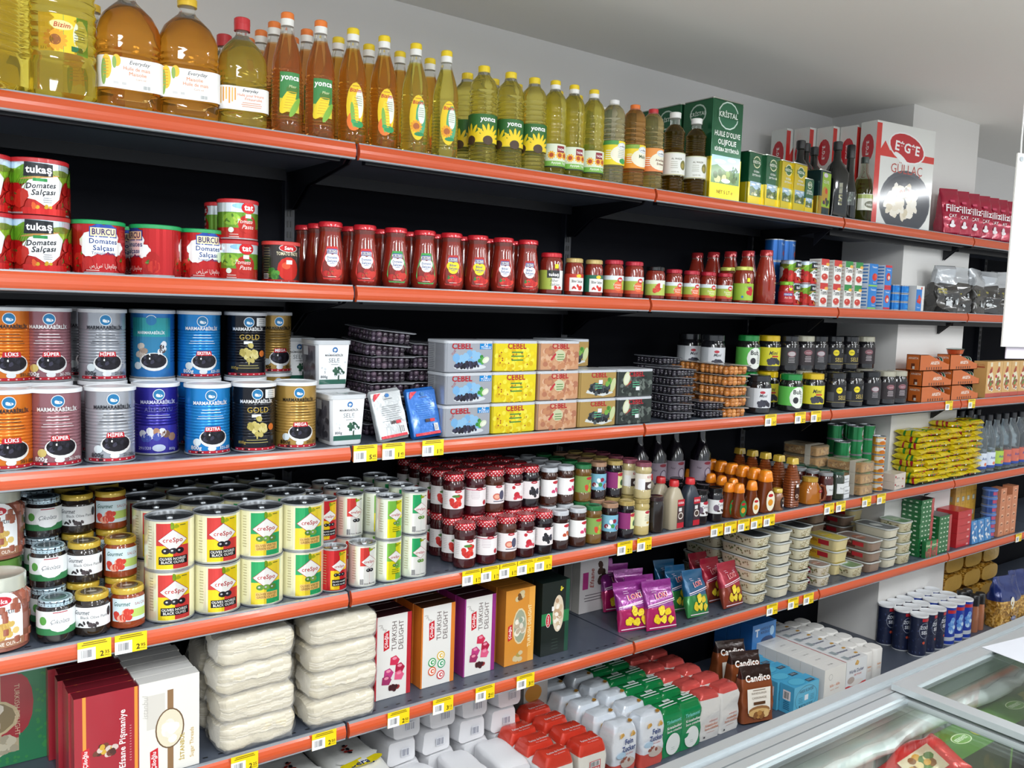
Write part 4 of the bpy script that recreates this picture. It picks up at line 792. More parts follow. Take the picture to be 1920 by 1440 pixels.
@memo
def sele():
    w, h = .05, .118; b = MB(); c = 'd9dce0'
    b.sq([(0, w * .8, w * .8, .012, c), (.003, w * .84, w * .84, .013, c), (h, w * .97, w * .97, .014, c)])
    A = Art(); A.poly([(-w * .74, .012), (w * .74, .012), (w * .84, h - .004), (-w * .84, h - .004)], 'eceef0').rect(-w * .74, .012, w * .74, .024, '1f5a4a').ell(.004, .1, .0075, .0075, '2a6aa8').ell(.004, .1, .004, .003, 'e8eef4').text('MARMARABİRLİK', .002, .084, .005, '33363c', .05, bold=1.5).text('SELE', .002, .068, .011, '6a7278', .032).lines(.004, .062, .025, 1, .004, '5a6066')
    A.rect(.014, .02, .018, .038, '2a4a3a').blobs(.016, .044, .014, .009, 20, .005, ['1f4a38', '2f5a44'], 2).text('5', -.022, .04, .006, '3a3e44').text('800g', -.024, .028, .0065, '4a5058', bold=1).blobs(0, .06, .036, .045, 12, .003, ['d0d4d8'], 3)
    Lf = Art(); Lf.poly([(-w * .72, .01), (w * .72, .01), (w * .85, h - .008), (-w * .85, h - .008)], '6e7078').blobs(0, .055, w * .6, .04, 40, .009, ['3a3a42', '4c4c56', '5a5a64'], 5, 1.3).rect(-.03, .085, -.002, .108, 'b8bcc0')
    k = (w * .97 - w * .84) / h
    b.art(A, lambda u, v, o: (u, -w * .84 - k * v - o - .0006, v)); b.art(Lf, lambda u, v, o: (-w * .84 - k * v - o - .0006, -u, v))
    l = MB(); l.sq([(h - .004, w + .001, w + .001, .015, 'c6cace'), (h + .006, w + .0015, w + .0015, .015, 'c6cace'), (h + .007, w - .001, w - .001, .014, 'c6cace'), (h + .004, w - .005, w - .005, .012, 'b4b8bc'), (h + .004, .001, .001, .001, 'b4b8bc')])
    return ('olive_tub', 'tub', [('tub_body', b.mesh('tub_body', 'plastic')), ('lid', l.mesh('lid', 'gloss'))])
GS = 'white olive tubs on the third shelf'
x = X(637, .058, S[3]); put(sele(), x, .06, S[3] - .001, 'white olive tub with tree label, front one on the shelf', GS, 0)
x = X(610, .19, S[3] + .14)
for t in range(2): put(sele(), x, .19, S[3] - .001 + .1255 * t, 'white olive tub with tree label, second row, %s' % ('below', 'stacked on top')[t], GS, 0)
for t in range(2): put(sele(), X(545, .33, S[3] + .14), .33, S[3] - .001 + .1255 * t, 'grey looking olive tub at the back, %s' % ('below', 'stacked on top')[t], GS, 0)
@memo
def tray(kind):
    """shallow clear tray of fruit with a thin sealed flange"""
    w, d, h, cs, fl = {'dark': (.062, .09, .032, ['3c303e', '4c3e4e', '30262f', '5a4856'], 'c4c6cc'), 'small': (.05, .07, .026, ['1c1a20', '2c2a32', '3a3640'], '9a9ca4'), 'orange': (.055, .075, .034, ['c07a3a', 'd08c4a', 'a8642a'], 'd0c8c0')}[kind]
    b = MB(); b.sq([(0, w * .82, d * .86, .014, cs[0]), (.004, w * .88, d * .92, .016, cs[0]), (h - .004, w * .95, d * .97, .016, cs[0])], 28)
    r = .0085 if kind != 'orange' else .0105; R = random.Random(4); b.v = []; b.f = []; b.c = []; b.sm = []
    b.sq([(.001, w * .8, d * .84, .014, cs[0]), (h - .006, w * .86, d * .88, .016, cs[0])], 20)
    for j in range(2):
        for u in range(int(w * 1.8 / r / 2)): ball(b, -w * .86 + r + u * 2 * r, -d * .9, r * .9 + j * (h - r * 2.2), r * R.uniform(.9, 1.1), R.choice(cs))
        for u in range(int(d * 1.8 / r / 2)): ball(b, -w * .86, -d * .86 + r + u * 2 * r, r * .9 + j * (h - r * 2.2), r * R.uniform(.9, 1.1), R.choice(cs))
    f = MB(); n = 28; R = [[(p[0] * k, p[1] * k, z + .0035 * math.sin(p[0] * 50) * math.cos(p[1] * 40)) for p in ring(0, w, d, .012, n)] for z, k in ((h - .0035, 1.04), (h - .0025, 1.06), (h - .0012, 1.04))]
    f.loft(R, [fl, fl]); return ('fruit_tray', 'tray', [('tray_body', b.mesh('tray_body', 'gloss')), ('sealed_flange', f.mesh('sealed_flange', 'film2'))])
GR = 'clear trays of dark olives beside the metal boxes'
for c, (px, n) in enumerate(((705, 8), (786, 7))):
    for t in range(n): put(tray('dark'), X(px, .2, S[3] + .15) + (.012 if t % 2 else 0) * (1 - c), .21, S[3] - .001 + .0355 * t, 'clear tray of dark olives, %s stack, %s from the bottom' % (('left', 'right')[c], ['lowest', 'second', 'third', 'fourth', 'fifth', 'sixth', 'seventh', 'eighth'][t]), GR, R0.uniform(-.08, .08), (0, .05)[t > 5], (0, .06)[t > 5])
@memo
def vac(kind):
    w, h, d = .044, .132, .018; c = 'b4b8ba' if kind == 'silver' else '1f66b8'; b = MB(); R = []
    for z, kw, kd in ((0, .95, .2), (.006, 1, 1), (h - .008, .98, 1), (h, .93, .2)): R.append(ring(z, w * kw, d / 2 * kd, .004, 32))
    Q = []
    for i in range(3):
        for k in range(6): t = k / 6; Q.append([tuple(R[i][j][q] * (1 - t) + R[i + 1][j][q] * t for q in range(3)) for j in range(32)])
    Q.append(R[3]); b.loft(Q, [c] * (len(Q) - 1)); b.crumple(.0025, 60, 2, keep=lambda p: p[2] < .001)
    A = Art(); A.rect(-w * .85, .006, w * .85, .013, 'c02838').poly([(-w * .85, h * .78), (-w * .3, h * .93), (-w * .75, h * .93), (-w * .85, h * .86)], 'c02838').ell(.002, h * .87, .006, .005, '2a6aa8').lines(.004, h * .8, .03, 1, .003, '4a4e54').lines(.004, h * .66, .06, 8, .0055, '8a8e92' if kind == 'silver' else '3a80c8').rect(.012, h * .3, .026, h * .36, 'c02838').rect(-.002, h * .3, .01, h * .36, '3a2a2a').bars(.022, h * .12, .032, h * .25)
    b.apl(A, (0, -d / 2 - .002, 0), (1, 0, 0), (0, 0, 1)); return ('olive_pack', 'pack', [('pack_body', b.mesh('pack_body', 'foil'))])
put(vac('silver'), X(732, .035, S[3]) + .006, .028, S[3] + .001, 'silver vacuum pack leaning on the olive trays', 'vacuum olive packs leaning', .0, -.28, -.12)
put(vac('blue'), X(798, .035, S[3]), .028, S[3] + .001, 'shiny blue vacuum pack leaning on the olive trays', 'vacuum olive packs leaning', .0, -.26, -.08)
@memo
def cebel(kind):
    w, d, h = .152, .1, .085; A = Art(); f = .94 * w / 2
    c, bd = {'s': ('a4a7ae', 'a8abb2'), 'y': ('e8d21c', 'd8c41a'), 'p': ('cf9a72', 'b08a70'), 'g': ('b49250', 'b09050'), 'k': ('2c332e', '4a4e4c')}[kind]
    A.rect(-f, .003, f, h - .007, c)
    if kind == 'y':
        A.blobs(0, h * .42, f * .95, h * .38, 90, .0085, ['f0dc1e', 'e8cc12', 'f4e648', 'dcb80e'], 4, .8).blobs(0, h * .42, f * .9, h * .33, 12, .0025, ['a84a1e'], 7); 
        A.lines(.004, h * .6, .05, 3, .011, '4a8a3a', .0035)
    elif kind == 'p': A.blobs(0, h * .44, f * .95, h * .4, 110, .008, ['d8a47c', 'c88a62', 'e0b490', 'b8785a'], 3, 1.1).ell(0, h * .5, .02, .017, 'd0d0a8').lines(.002, h * .52, .03, 3, .007, '5a8a4a', .0025).poly([(-.036, .03), (-.03, .028), (-.014, .046), (-.018, .05)], 'c83040')
    elif kind == 's':
        A.blobs(-.004, h * .4, .042, h * .2, 24, .011, ['8fbfe2', '7ab0dc'], 5).ell(0, h * .16, .052, .008, 'd8dce0').blobs(-.006, h * .22, .04, h * .1, 40, .005, ['1c1a26', '2e2c3c', '3a3850'], 6).poly([(.03, h * .72), (f * .96, h * .72), (f * .96, h * .9), (.03, h * .9)], '1a88cc').text('AZ', .05, h * .825, .007, 'f4f6f8', bold=1).text('TUZLU', .05, h * .735, .007, 'f4f6f8', .036, bold=1).blobs(.036, h * .38, .008, .012, 8, .006, ['3a8a3a', '5aa84a'], 3).ell(.05, h * .38, .012, .008, 'dfe4c8', a=.5).ell(.052, h * .37, .008, .005, 'eef0dc', a=.5)
        A.text('TUZ', -.05, h * .6, .006, 'b84a5a', rot=.9).text('Siyah', 0, .006, .005, 'f4f4f8')
    else:
        cs = ['1c1f22', '2e3438', '3e4446', '50585a'] if kind == 'g' else ['1e2420', '343c36', '4a524c', '6a726a']
        if kind == 'g': A.poly([(-.05, h * .2), (.02, h * .06), (.06, h * .16), (.058, h * .24), (.01, h * .15), (-.045, h * .3)], 'dde0dc').blobs(.006, h * .34, .042, h * .2, 50, .007, cs, 3).blobs(.045, h * .55, .012, .012, 8, .008, ['4a8a2e', '7ab04a'], 4).ell(.06, h * .45, .01, .022, 'd0d8a0', a=-.3)
        else: A.blobs(0, h * .42, f * .95, h * .38, 120, .0065, cs, 3).ell(-.04, h * .66, .014, .022, 'd8dcb0', a=-.3).ell(-.04, h * .66, .01, .017, 'e8ead0', a=-.3).poly([(-.045, h * .35), (-.02, h * .6), (-.022, h * .5)], 'b8342a')
        A.lines(0, h * .5, .035, 3, .007, '5ab88a', .0026).rect(.0, h * .22 if kind == 'k' else h * .5, .016, h * .36 if kind == 'k' else h * .64, 'f0f0f0')
    A.text('CEBEL', -.026 if kind == 's' else .002, h * .735, .0155, 'b81e2a', .066 if kind == 's' else .08, bold=1.5)
    Lf = Art(); Lf.rect(-d / 2 + .01, .006, -.002, h - .01, 'c4c7cc').lines(-.024, h * .85, .034, 14, .0048, '7a7e86', .0016)
    b = MB(); b.rbox(-w / 2, -d / 2, 0, w / 2, d / 2, h - .006, .012, bd, e=.002); b.apl(A, (0, -d / 2, 0), (1, 0, 0), (0, 0, 1)); b.apl(Lf, (-w / 2, 0, 0), (0, -1, 0), (0, 0, 1))
    l = MB(); l.sq([(h - .008, w / 2 + .0015, d / 2 + .0015, .013, 'bcc0c6'), (h - .001, w / 2 + .0015, d / 2 + .0015, .013, 'bcc0c6'), (h, w / 2 - .001, d / 2 - .001, .012, 'bcc0c6')])
    return ('olive_tin_box', 'tin', [('tin_body', b.mesh('tin_body', 'can')), ('lid', l.mesh('lid', 'plastic'))])
GC = 'rectangular olive tins stacked in columns'
xc = X(833, .01, S[3]) + .076
for i, (k, n, d) in enumerate((('s', 3, 'silver rectangular tin with blue patch'), ('y', 3, 'yellow rectangular tin of green olives'), ('p', 3, 'peach rectangular tin with round pink olives'), ('g', 2, 'golden rectangular tin with black olives on plate'), ('k', 2, 'black rectangular tin with lemon slice'))):
    for t in range(n): put(cebel(k), xc + i * .1555 + R0.uniform(-.002, .002), .062, S[3] - .001 + .0865 * t, d + ', front row, ' + TIER[n][t], GC, R0.uniform(-.015, .015))
for t in range(3): put(cebel('g'), xc + 3 * .1555 - .02, .172, S[3] - .001 + .0865 * t, 'golden rectangular tin with black olives, second row, ' + TIER[3][t], GC, 0)
for i, (px, y, n, k, d) in enumerate(((1262, .06, 6, 'small', 'by the black rectangular tins'), (1238, .2, 7, 'small', 'in the second row behind'), (1305, .2, 5, 'orange', 'of orange fruit in the second row'), (1322, .06, 2, 'small', 'between two taller stacks'), (1362, .045, 5, 'orange', 'of orange fruit at the shelf edge'))):
    hh = .0285 if k == 'small' else .0365
    for t in range(n): put(tray(k), X(px, y, S[3] + .05), y + .02, S[3] - .001 + hh * t, 'small clear fruit tray, stack %s, %s' % (d, ['lowest', 'second', 'third', 'fourth', 'fifth', 'sixth', 'seventh'][t]), 'small fruit trays on the third shelf', R0.uniform(-.1, .1))
@memo
def ojar(kind):
    lc, c, lb = {'g': ('1f8a3e', '1c1e1a', '5cb84a'), 'y': ('e0bc1e', '1a1a1c', 'dcd02a'), 'm': ('26282c', '1a1a1e', 'd8dade'), 'k': ('1c1d20', '18171b', '2a2a2e'), 's': ('1e1f22', '19181c', '16161a'), 'r': ('b8b4a0', '17161a', '2c2428')}[kind]
    A = Art(); W = .11; H = .07
    A.rect(-W if kind in 'gym' else -.05, 0, W if kind in 'gym' else .05, H, lb)
    if kind == 'g': A.ell(.016, .03, .034, .04, 'e8ece4').text('Bub', .012, .043, .016, '2a3430', .034, bold=1.5).ell(.006, .02, .011, .012, '2a2a30').lines(.03, .04, .016, 6, .006, '5a6a5a', .002)
    elif kind == 'y': A.text('Mimi', .004, .042, .014, '2a2a2e', .036, bold=1.5, shear=.3).rect(-.002, .033, .024, .039, 'b82a2a').blobs(.01, .016, .024, .012, 14, .009, ['24242e', '3c3c4a'], 4)
    elif kind == 'm': A.text('Mavi', .004, .038, .011, '2a2a34', .03, bold=1, shear=.3).ell(0, .055, .01, .005, 'b83040').blobs(.01, .014, .022, .012, 14, .008, ['24242e', '3c3c4a'], 4).rect(-.07, 0, -.03, H, 'b8bcc0')
    elif kind == 's': A.rect(-.048, .001, .05, .002, 'c8b878').text('SELE', .016, .012, .016, 'd8c060', .038).ell(.0, .048, .0125, .0125, 'f0dc1e').text('1,5KG', 0, .046, .005, '3a3a1e', .018, bold=1).rect(-.046, .006, -.02, .04, '4a4c52').lines(.03, .06, .012, 3, .005, 'c8c8cc')
    elif kind == 'k': A.ell(.004, .045, .018, .012, '7a4a54').ell(.004, .045, .015, .009, 'b8b0b4').lines(.004, .03, .03, 4, .006, 'a8a4a8', .0022)
    else: A.ell(.006, .05, .018, .011, '8a5a62').text('zeytin', .006, .047, .006, 'd8c8cc', .028).lines(.006, .032, .03, 4, .006, 'c0b4b8', .0024)
    B = Art().blobs(0, .055, .12, .05, 100, .007, ['2c2c34', '101014', '3a3a44'], 9)
    P = jar_parts(.043, .137, c, A, None, lc, .022, name='olive_jar', lidh=.022, lr=.039)
    return P
GO = 'plastic jars of olives on the third shelf'
for px, k, d in ((1420, 'm', 'black lidded olive jar with white label'), (1480, 'g', 'green lidded olive jar'), (1521, 'y', 'yellow lidded olive jar')):
    x = X(px, .05, S[3]); put(ojar(k), x, .05, S[3] - .001, d + ', front row', GO, gaze(x) + .1)
    x = X(px - (1 if k != 'm' else 25), .15, S[3] + .14) if 0 else x + .0
    for t in range(2): put(ojar(k), X({'m': 1336, 'g': 1402, 'y': 1441}[k], .17, S[3] + .2), .17, S[3] - .001 + .138 * t, d + ', second row, ' + ('below', 'on top')[t], GO, gaze(x) + .15)
for t in range(2): put(ojar('m'), X(1292, .28, S[3] + .2), .28, S[3] - .001 + .138 * t, 'black lidded olive jar at the back, ' + ('below', 'on top')[t], GO, gaze(2) + .1)
for i, (px, k) in enumerate(((1562, 's'), (1595, 's'), (1628, 'k'), (1656, 'r'), (1678, 'r'))):
    x = X(px, .05, S[3]); put(ojar(k), x, .05, S[3] - .001, 'dark olive jar beside the yellow lidded one, front row, ' + ORD[i], GO, gaze(x) + .2)
for i, (px, k) in enumerate(((1478, 'k'), (1508, 'r'), (1533, 'k'), (1563, 's'), (1592, 's'), (1622, 'r'), (1644, 'r'))):
    x = X(px, .16, S[3] + .2)
    if x + .043 > XC - .003: x = XC - .05 ; 
    for t in range(2): put(ojar(k), x if px != 1622 or 1 else x, .165 if px < 1620 else (.05 if 0 else .165), S[3] - .001 + .138 * t, 'dark olive jar, second row, %s, %s' % (ORD[i], ('below', 'on top')[t]), GO, gaze(x) + .1) if px < 1640 else None
@memo
def pate_box():
    w, d, h = .25, .06, .068; c = 'c8662a'; b = MB()
    b.loft([[(-w / 2, y, 0), (w / 2, y, 0), (w / 2, y, h * .38), (w / 2 - .02, y, h * .4), (-w / 2 + .07, y, h), (-w / 2, y, h)] for y in (-d / 2, -d / 2 + .002)], [c, c], sm=False)
    b.loft([[(-w / 2, y, 0), (w / 2, y, 0), (w / 2, y, h * .38), (w / 2 - .02, y, h * .4), (-w / 2 + .07, y, h), (-w / 2, y, h)] for y in (d / 2 - .002, d / 2)], [c, c], sm=False)
    b.box(-w / 2, -d / 2, 0, -w / 2 + .002, d / 2, h, c).box(w / 2 - .002, -d / 2, 0, w / 2, d / 2, h * .38, c).box(-w / 2, -d / 2, 0, w / 2, d / 2, .002, c).box(-w / 2, -d / 2, h - .002, -w / 2 + .07, d / 2, h, c)
    A = Art(); A.text('ARGETA', .0, .026, .013, 'f0e8dc', .08, bold=1.5, shear=.15)
    for i in range(7): A.rect(-.07 + i * .02, .004, -.062 + i * .02, .015, '5a2a14', False)
    b.apl(A, (0, -d / 2, 0), (1, 0, 0), (0, 0, 1)); Lf = Art(); Lf.text('ARGETA', 0, h * .72, .008, 'e8d8c8', .045, bold=1.5).rect(-.008, .008, .008, .03, '6a3018').rect(-.002, .006, .008, .018, 'd8d0c8')
    b.apl(Lf, (-w / 2, 0, 0), (0, -1, 0), (0, 0, 1)); return ('pate_tray_box', 'box', [('carton', b.mesh('carton', 'card'))])
@memo
def pate_tin(k):
    c = {'g': '2a7a58', 'r': 'a8302a', 'o': 'c86a34'}[k]; b = MB(); M = Matrix.Rotation(-.95, 4, 'Y')
    b.lathe([(-.007, .02, 'c8743c'), (-.006, .025, 'c8743c'), (.004, .0275, 'd8dcdc'), (.0055, .0275, 'd8dcdc'), (.007, .025, c), (.0072, .001, c)], 20, M=M); return ('pate_tin', 'tin', [('tin_body', b.mesh('tin_body', 'can'))])
xa = X(1727, .0, S[3]) + .127
n = 0
for t in range(3):
    for c in range(2):
        for r in range(2 if t < 2 else 1):
            x = xa + .256 * c + (.0 if t < 2 else -.03); y = .033 + .0625 * r
            put(pate_box(), x, y, S[3] - .001 + .0685 * t, 'orange pâté display box, %s tier, %s, %s' % (TIER[3][t], ('left', 'right')[c], ('front', 'rear')[r]), 'orange pâté display boxes', 0)
            if r == 0:
                for q in range(6):
                    put(pate_tin('grogrg'[(q + c) % 6]), x - .035 + q * .022, y, S[3] + .0685 * t + .031, 'small round pâté tin in %s %s orange box, %s' % (TIER[3][t], ('left', 'right')[c], ORD[q].replace('leftmost', 'first from the left')), 'round pâté tins in the boxes', 0)
b = MB(); b.lathe([(0, .025, 'c8623a'), (.004, .031, 'c8623a'), (.022, .036, 'c8623a'), (.024, .039, '3a6a5a'), (.026, .037, '3a6a5a')], 28)
put(('pate_tin', 'tin', [('tin_body', b.mesh('tin_body', 'can'))]), xa + .2, .033, S[3] + .0685 * 3 - .003, 'single larger pâté tin lying on top of the orange boxes', None, 0, 0, -.06)
@memo
def gcart():
    w, d, h = .085, .06, .17; A = Art(); A.rect(-w / 2, 0, w / 2, h, 'd4a868').rect(-w / 2, 0, w / 2, .02, 'b84a3a').ell(0, h * .45, .03, .045, 'e4dcc0').blobs(.002, h * .38, .02, .035, 22, .01, ['a8522a', 'c8703a', '5a8a3a', '8a3a2a'], 3).ell(.02, h * .22, .01, .01, 'f0e8dc').ell(.02, h * .22, .006, .006, '2a1a1a').ell(-.02, h * .58, .01, .008, 'b02a3a').blobs(0, h * .75, .014, .01, 8, .008, ['b84a2a', '9a3a2a'], 5).rect(-.01, h * .86, .01, h * .97, 'e8dcc0')
    Lf = Art().rect(-d / 2, 0, d / 2, h, 'cfa060').rect(-.02, h * .82, .02, h * .86, 'a84a2a').text('çiğ köfte', 0, h * .88, .008, 'a84a2a', .04)
    return box_parts('spice_carton', 'carton', w, d, h, 'cfa468', A, Lf)
for i in range(6): put(gcart(), X(1838, .03, S[3]) + .03 + .0875 * i, .034 if i < 1 else .04, S[3] - .001, 'golden carton with red dish picture, %s in the row' % ORD[i], 'golden cartons on the third shelf', 0)
for i in range(2): put(ojar('k'), X(1838, .03, S[3]) + .3 + .1 * i, .15 + .05, S[3] - .001 + .0, 'dark lidded jar behind the golden cartons, %s' % ('left', 'right')[i], 'golden cartons on the third shelf', 0)

# ------------------------------------------------------------------ fourth shelf (olive tins, jams, honey)
@memo
def bigolive(v):
    r, h = .056, .15; A = Art(); A.ell(.01, .06, .038, .052, 'e8eaec', 24).rect(-.028, .008, .048, .06, 'e8eaec').text('Zeytin', .012, .068, .012, '3a4048', .05).ell(.0, .095, .025, .01, 'b82030').text('Köşka', 0, .09, .009, 'f4f0f0', .036, bold=1).blobs(.01, .035, .024, .014, 18, .008, ['c8a858', 'b8924a', 'd8bc74'], 3).rect(-.03, .0, .05, .016, '9a6a50').text('GRÜNE OLIVEN', .012, .004, .007, 'e8dcd0', .06, bold=1)
    P = jar_parts(r, h, '8a5244', A, None, 'c8ccc0' if v else '6a9a48', .012, name='olive_jar', lidh=.03, lr=.05)
    B = MB(); 
    R = random.Random(5)
    for i in range(60):
        a, z = R.uniform(-2.6, 2.6), R.uniform(.012, .11); B.sq([(-.012, .003, .003, .003, c_) if 0 else (-.012, .004, .004, .004, c_) for c_ in ('9a5a48',)] + [(-.006, .011, .011, .011, '9a5a48'), (.006, .011, .011, .011, '9a5a48'), (.012, .004, .004, .004, '9a5a48')], 12, M=Matrix.Translation((.0475 * math.sin(a), -.0475 * math.cos(a), z)))
    P[2].insert(1, ('olives', B.mesh('olives', 'gloss'))); return P
GJ4 = 'jars at the left of the fourth shelf'
for t in range(1): put(bigolive(1), X(-3, .062, S[4]), .062, S[4] - .001, 'big jar of pink olives with white lid, lower, cut by the left edge', GJ4, -.1)
for t in range(2): put(bigolive(t), X(-10, .19, S[4] + .1), .19, S[4] - .001 + .151 * t, 'big jar of pink olives, second row, %s' % ('below', 'on top')[t], GJ4, -.1)
@memo
def pjar(kind):
    lc, c = {'b': ('b4ccd8', '1e1a1c'), 'k': ('c8a83a', '241c18'), 't': ('c8a83a', '8a3a1c')}[kind]; r, h = .0355, .088; A = Art(); W = .085
    if kind == 'b': A.rect(-W, 0, W, .05, 'e4e8e8').rect(-W, 0, W, .014, '2f7a48').ell(-.03, .03, .008, .009, '5aa048').ell(.004, .028, .026, .022, 'eef0f2').ell(.004, .028, .024, .02, 'f4f5f6').text('Çikolata', .004, .024, .009, '3a4450', .036, shear=.4).lines(.004, .046, .036, 1, .004, 'a83040', .002)
    elif kind == 'k': A.rect(-.05, .002, .045, .045, 'e6e8ea').text('Gourmet', -.022, .03, .009, '3a4048', .032, bold=1, shear=.4).text('Black Olive Paste', .004, .021, .006, '3a3e44', .056).blobs(-.01, .009, .02, .005, 12, .005, ['2a2428', '4a4044'], 3, .6).ell(.036, .03, .006, .01, '2a2428')
    else: A.rect(-.036, 0, .04, .05, 'cfe2ea').rect(.006, .008, .04, .026, 'b4cc6a').text('Gourmet', -.014, .034, .009, '2a5a50', .034, bold=1, shear=.4).blobs(-.008, .014, .02, .008, 12, .008, ['c8382a', 'd85a44', 'e8a890'], 3).text('SALÇA', .024, .034, .006, 'a85a4a', .024)
    z = jar_parts(r, h, c, A, None, lc, .018, name='preserve_jar', lidh=.013)
    l = MB()
    if kind == 'b':
        a1 = Art()
        for i in range(18): a1.rect(-.12 + i * .013, 0, -.116 + i * .013, .012, '26303c', False)
        a1.rect(-.12, .003, .12, .0045, '26303c').rect(-.12, .008, .12, .0095, '26303c'); a2 = Art(); a2.ell(0, 0, .029, .029, '6e8490', 24).ell(0, 0, .023, .023, 'b4ccd8', 24).ell(0, 0, .02, .02, '55666e', 24)
    else: a1 = Art().rect(-.001, 0, .001, .001, lc); a2 = Art().ell(0, 0, .026, .026, 'b89a30', 24).ell(0, 0, .022, .022, '5a4a28', 24).ell(0, 0, .01, .005, 'c8c0b0')
    l.lathe([(h - .013, .0316, lc), (h - .012, .0332, lc), (h - .0025, .033, lc), (h, .031, lc), (h, .028, lc), (h - .001, .0255, lc), (h - .001, .001, lc)], 28); l.acyl(a1, .0325, h - .013); l.apl(a2, (0, 0, h - .0006), (1, 0, 0), (0, 1, 0), .0002)
    z[2][-1] = ('lid', l.mesh('lid', 'lid')); return z
for px, k, d in ((107, 'b', 'dark spread jar with blue plaid lid'), (173, 'k', 'black olive paste jar with gold lid'), (242, 't', 'tomato spread jar with gold lid')):
    x = X(px, .05, S[4]); lattice(pjar(k), 4, d, GJ4, x, .048, .083, 4, h=.089, rz=gaze(x) + .05, stair=lambda r: min(3, r + 1))
GT4 = 'round olive tins on the fourth shelf'
def crespo(kind, r, h): return tin(r, h, {'r': 'e8e4c0', 'g': 'e8e4c0', 'l': 'dfe8d0', 'w': 'e8eae4', 'k': 'e8eae4', 'd': 'c01f26'}[kind[0]], A_crespo(kind, r, h), zr=(.03, .075, 6) if kind[0] in 'rg' else None, nm='olive_tin')
cc = [(317, ('r3', 'r3'), .052, .115, 'cream and red olive tin with three black olives'), (404, ('r', 'r'), .052, .115, 'cream and red olive tin with black caption'), (486, ('g3', 'g3'), .052, .115, 'cream and green olive tin, left green column'), (564, ('g', 'g'), .052, .115, 'cream and green olive tin, right green column')]
for i, (px, ks, r, h, d) in enumerate(cc):
    x = X(px, .058, S[4]); lattice(crespo(ks[0], r, h), 4, d, GT4, x, .058, .108, 4 if i else 4, 2, h + .0005, rz=gaze(x) + (0, .1, .05, .2)[i])
cs = [(626, 'd3', .033, .108, 'narrow red olive tin', 1), (676, 'k', .035, .11, 'narrow white and red olive tin', 1), (726, 'l', .034, .11, 'narrow lime and yellow olive tin', 2), (773, 'w', .034, .114, 'narrow white and green olive tin', 2)]
for i, (px, k, r, h, d, n) in enumerate(cs):
    x = X(px, .045, S[4]); lattice(crespo(k, r, h), 4, d, GT4, x, .042, .077, 4, 2, h + .0005, rz=gaze(x) + .25, stair=lambda q, n=n: n if q == 0 else 2)
@memo
def jam(kind):
    r, h = .0305, .124; c = {'s': '3a0c12', 'c': '3c0a14', 'f': '4a2418', 'v': '32080f', 'b': '14080f'}[kind]; A = Art(); A.rect(-.045, 0, .05, .052, 'e2dcdc')
    if kind == 's': A.blobs(.004, .022, .018, .013, 12, .008, ['c42a22', 'd84634', 'b01e1e'], 3).ell(.0, .036, .012, .004, '4a7a34')
    elif kind == 'c': A.lines(-.006, .044, .03, 6, .0045, 'b8a8b0').ell(.024, .01, .007, .007, 'b01e2e').rect(-.04, .046, .045, .048, 'c84a6a')
    elif kind == 'f': A.ell(.0, .02, .012, .01, 'c86a5a').ell(.0, .02, .008, .006, 'e8a890').ell(.016, .024, .009, .014, '4a4a62').rect(-.01, .005, .026, .008, '6a6a7a')
    elif kind == 'v': A.ell(.004, .018, .009, .009, 'b81e2e').ell(-.006, .04, .005, .005, 'b81e2e').blobs(.01, .01, .014, .004, 8, .005, ['c43044'], 4).ell(.014, .034, .008, .006, 'eef0f0')
    else: A.blobs(.004, .02, .018, .012, 18, .006, ['24242c', '3a3a48', '16161c'], 4)
    A.ell(.006, .049, .011, .004, 'a82030').lines(.006, .0485, .012, 1, .003, 'f0e0e0').lines(-.03, .044, .014, 7, .005, 'b0a4a8', .001)
    P = jar_parts(r, h, c, A, None, 'b81c28', .028, name='jam_jar', prof=[(0, .026, c), (.004, r, c), (.024, r, c), (.027, r * .97, c), (.082, r * .97, c), (.085, r, c), (.095, r, c), (.104, .026, c), (.11, .025, c), (h - .004, .025, c)])
    l = MB(); H = h; l.lathe([(H - .018, .0285, 'b81c28'), (H - .015, .0295, 'b81c28'), (H - .004, .0285, 'b81c28'), (H, .026, 'b81c28'), (H - .0005, .001, 'b81c28')], 28); a1 = Art(); a2 = Art()
    for j in range(3):
        for i in range(17): a1.ell(-.088 + (i + .5 * (j % 2)) * .0108, .003 + j * .0052, .0019, .0019, 'f4e4e4', 6, False)
    for i in range(-4, 5):
        for j in range(-4, 5):
            if i * i + j * j < 17: a2.rect(i * .0058 - .0013, j * .0058 - .0013, i * .0058 + .0013, j * .0058 + .0013, 'f0dcdc', False)
    l.acyl(a1, .0306, H - .017); l.apl(a2, (0, 0, H - .0006), (1, 0, 0), (0, 1, 0), .0012); P[2][-1] = ('lid', l.mesh('lid', 'lid')); return P
GJ = 'jam jars with red dotted lids'
for i, (px, k, d) in enumerate(((869, 's', 'strawberry'), (910, 'c', 'red cherry text'), (947, 'f', 'fig'), (982, 'v', 'sour cherry'), (1014, 'b', 'blackberry'))):
    x = X(px, .035, S[4]); lattice(jam(k), 4, 'jam jar, red dotted lid, %s label' % d, GJ, x, .034, .064, 6 if i < 2 else 5, h=.1245, rz=gaze(x) + .15, stair=lambda r: 1 if r == 0 else 2)
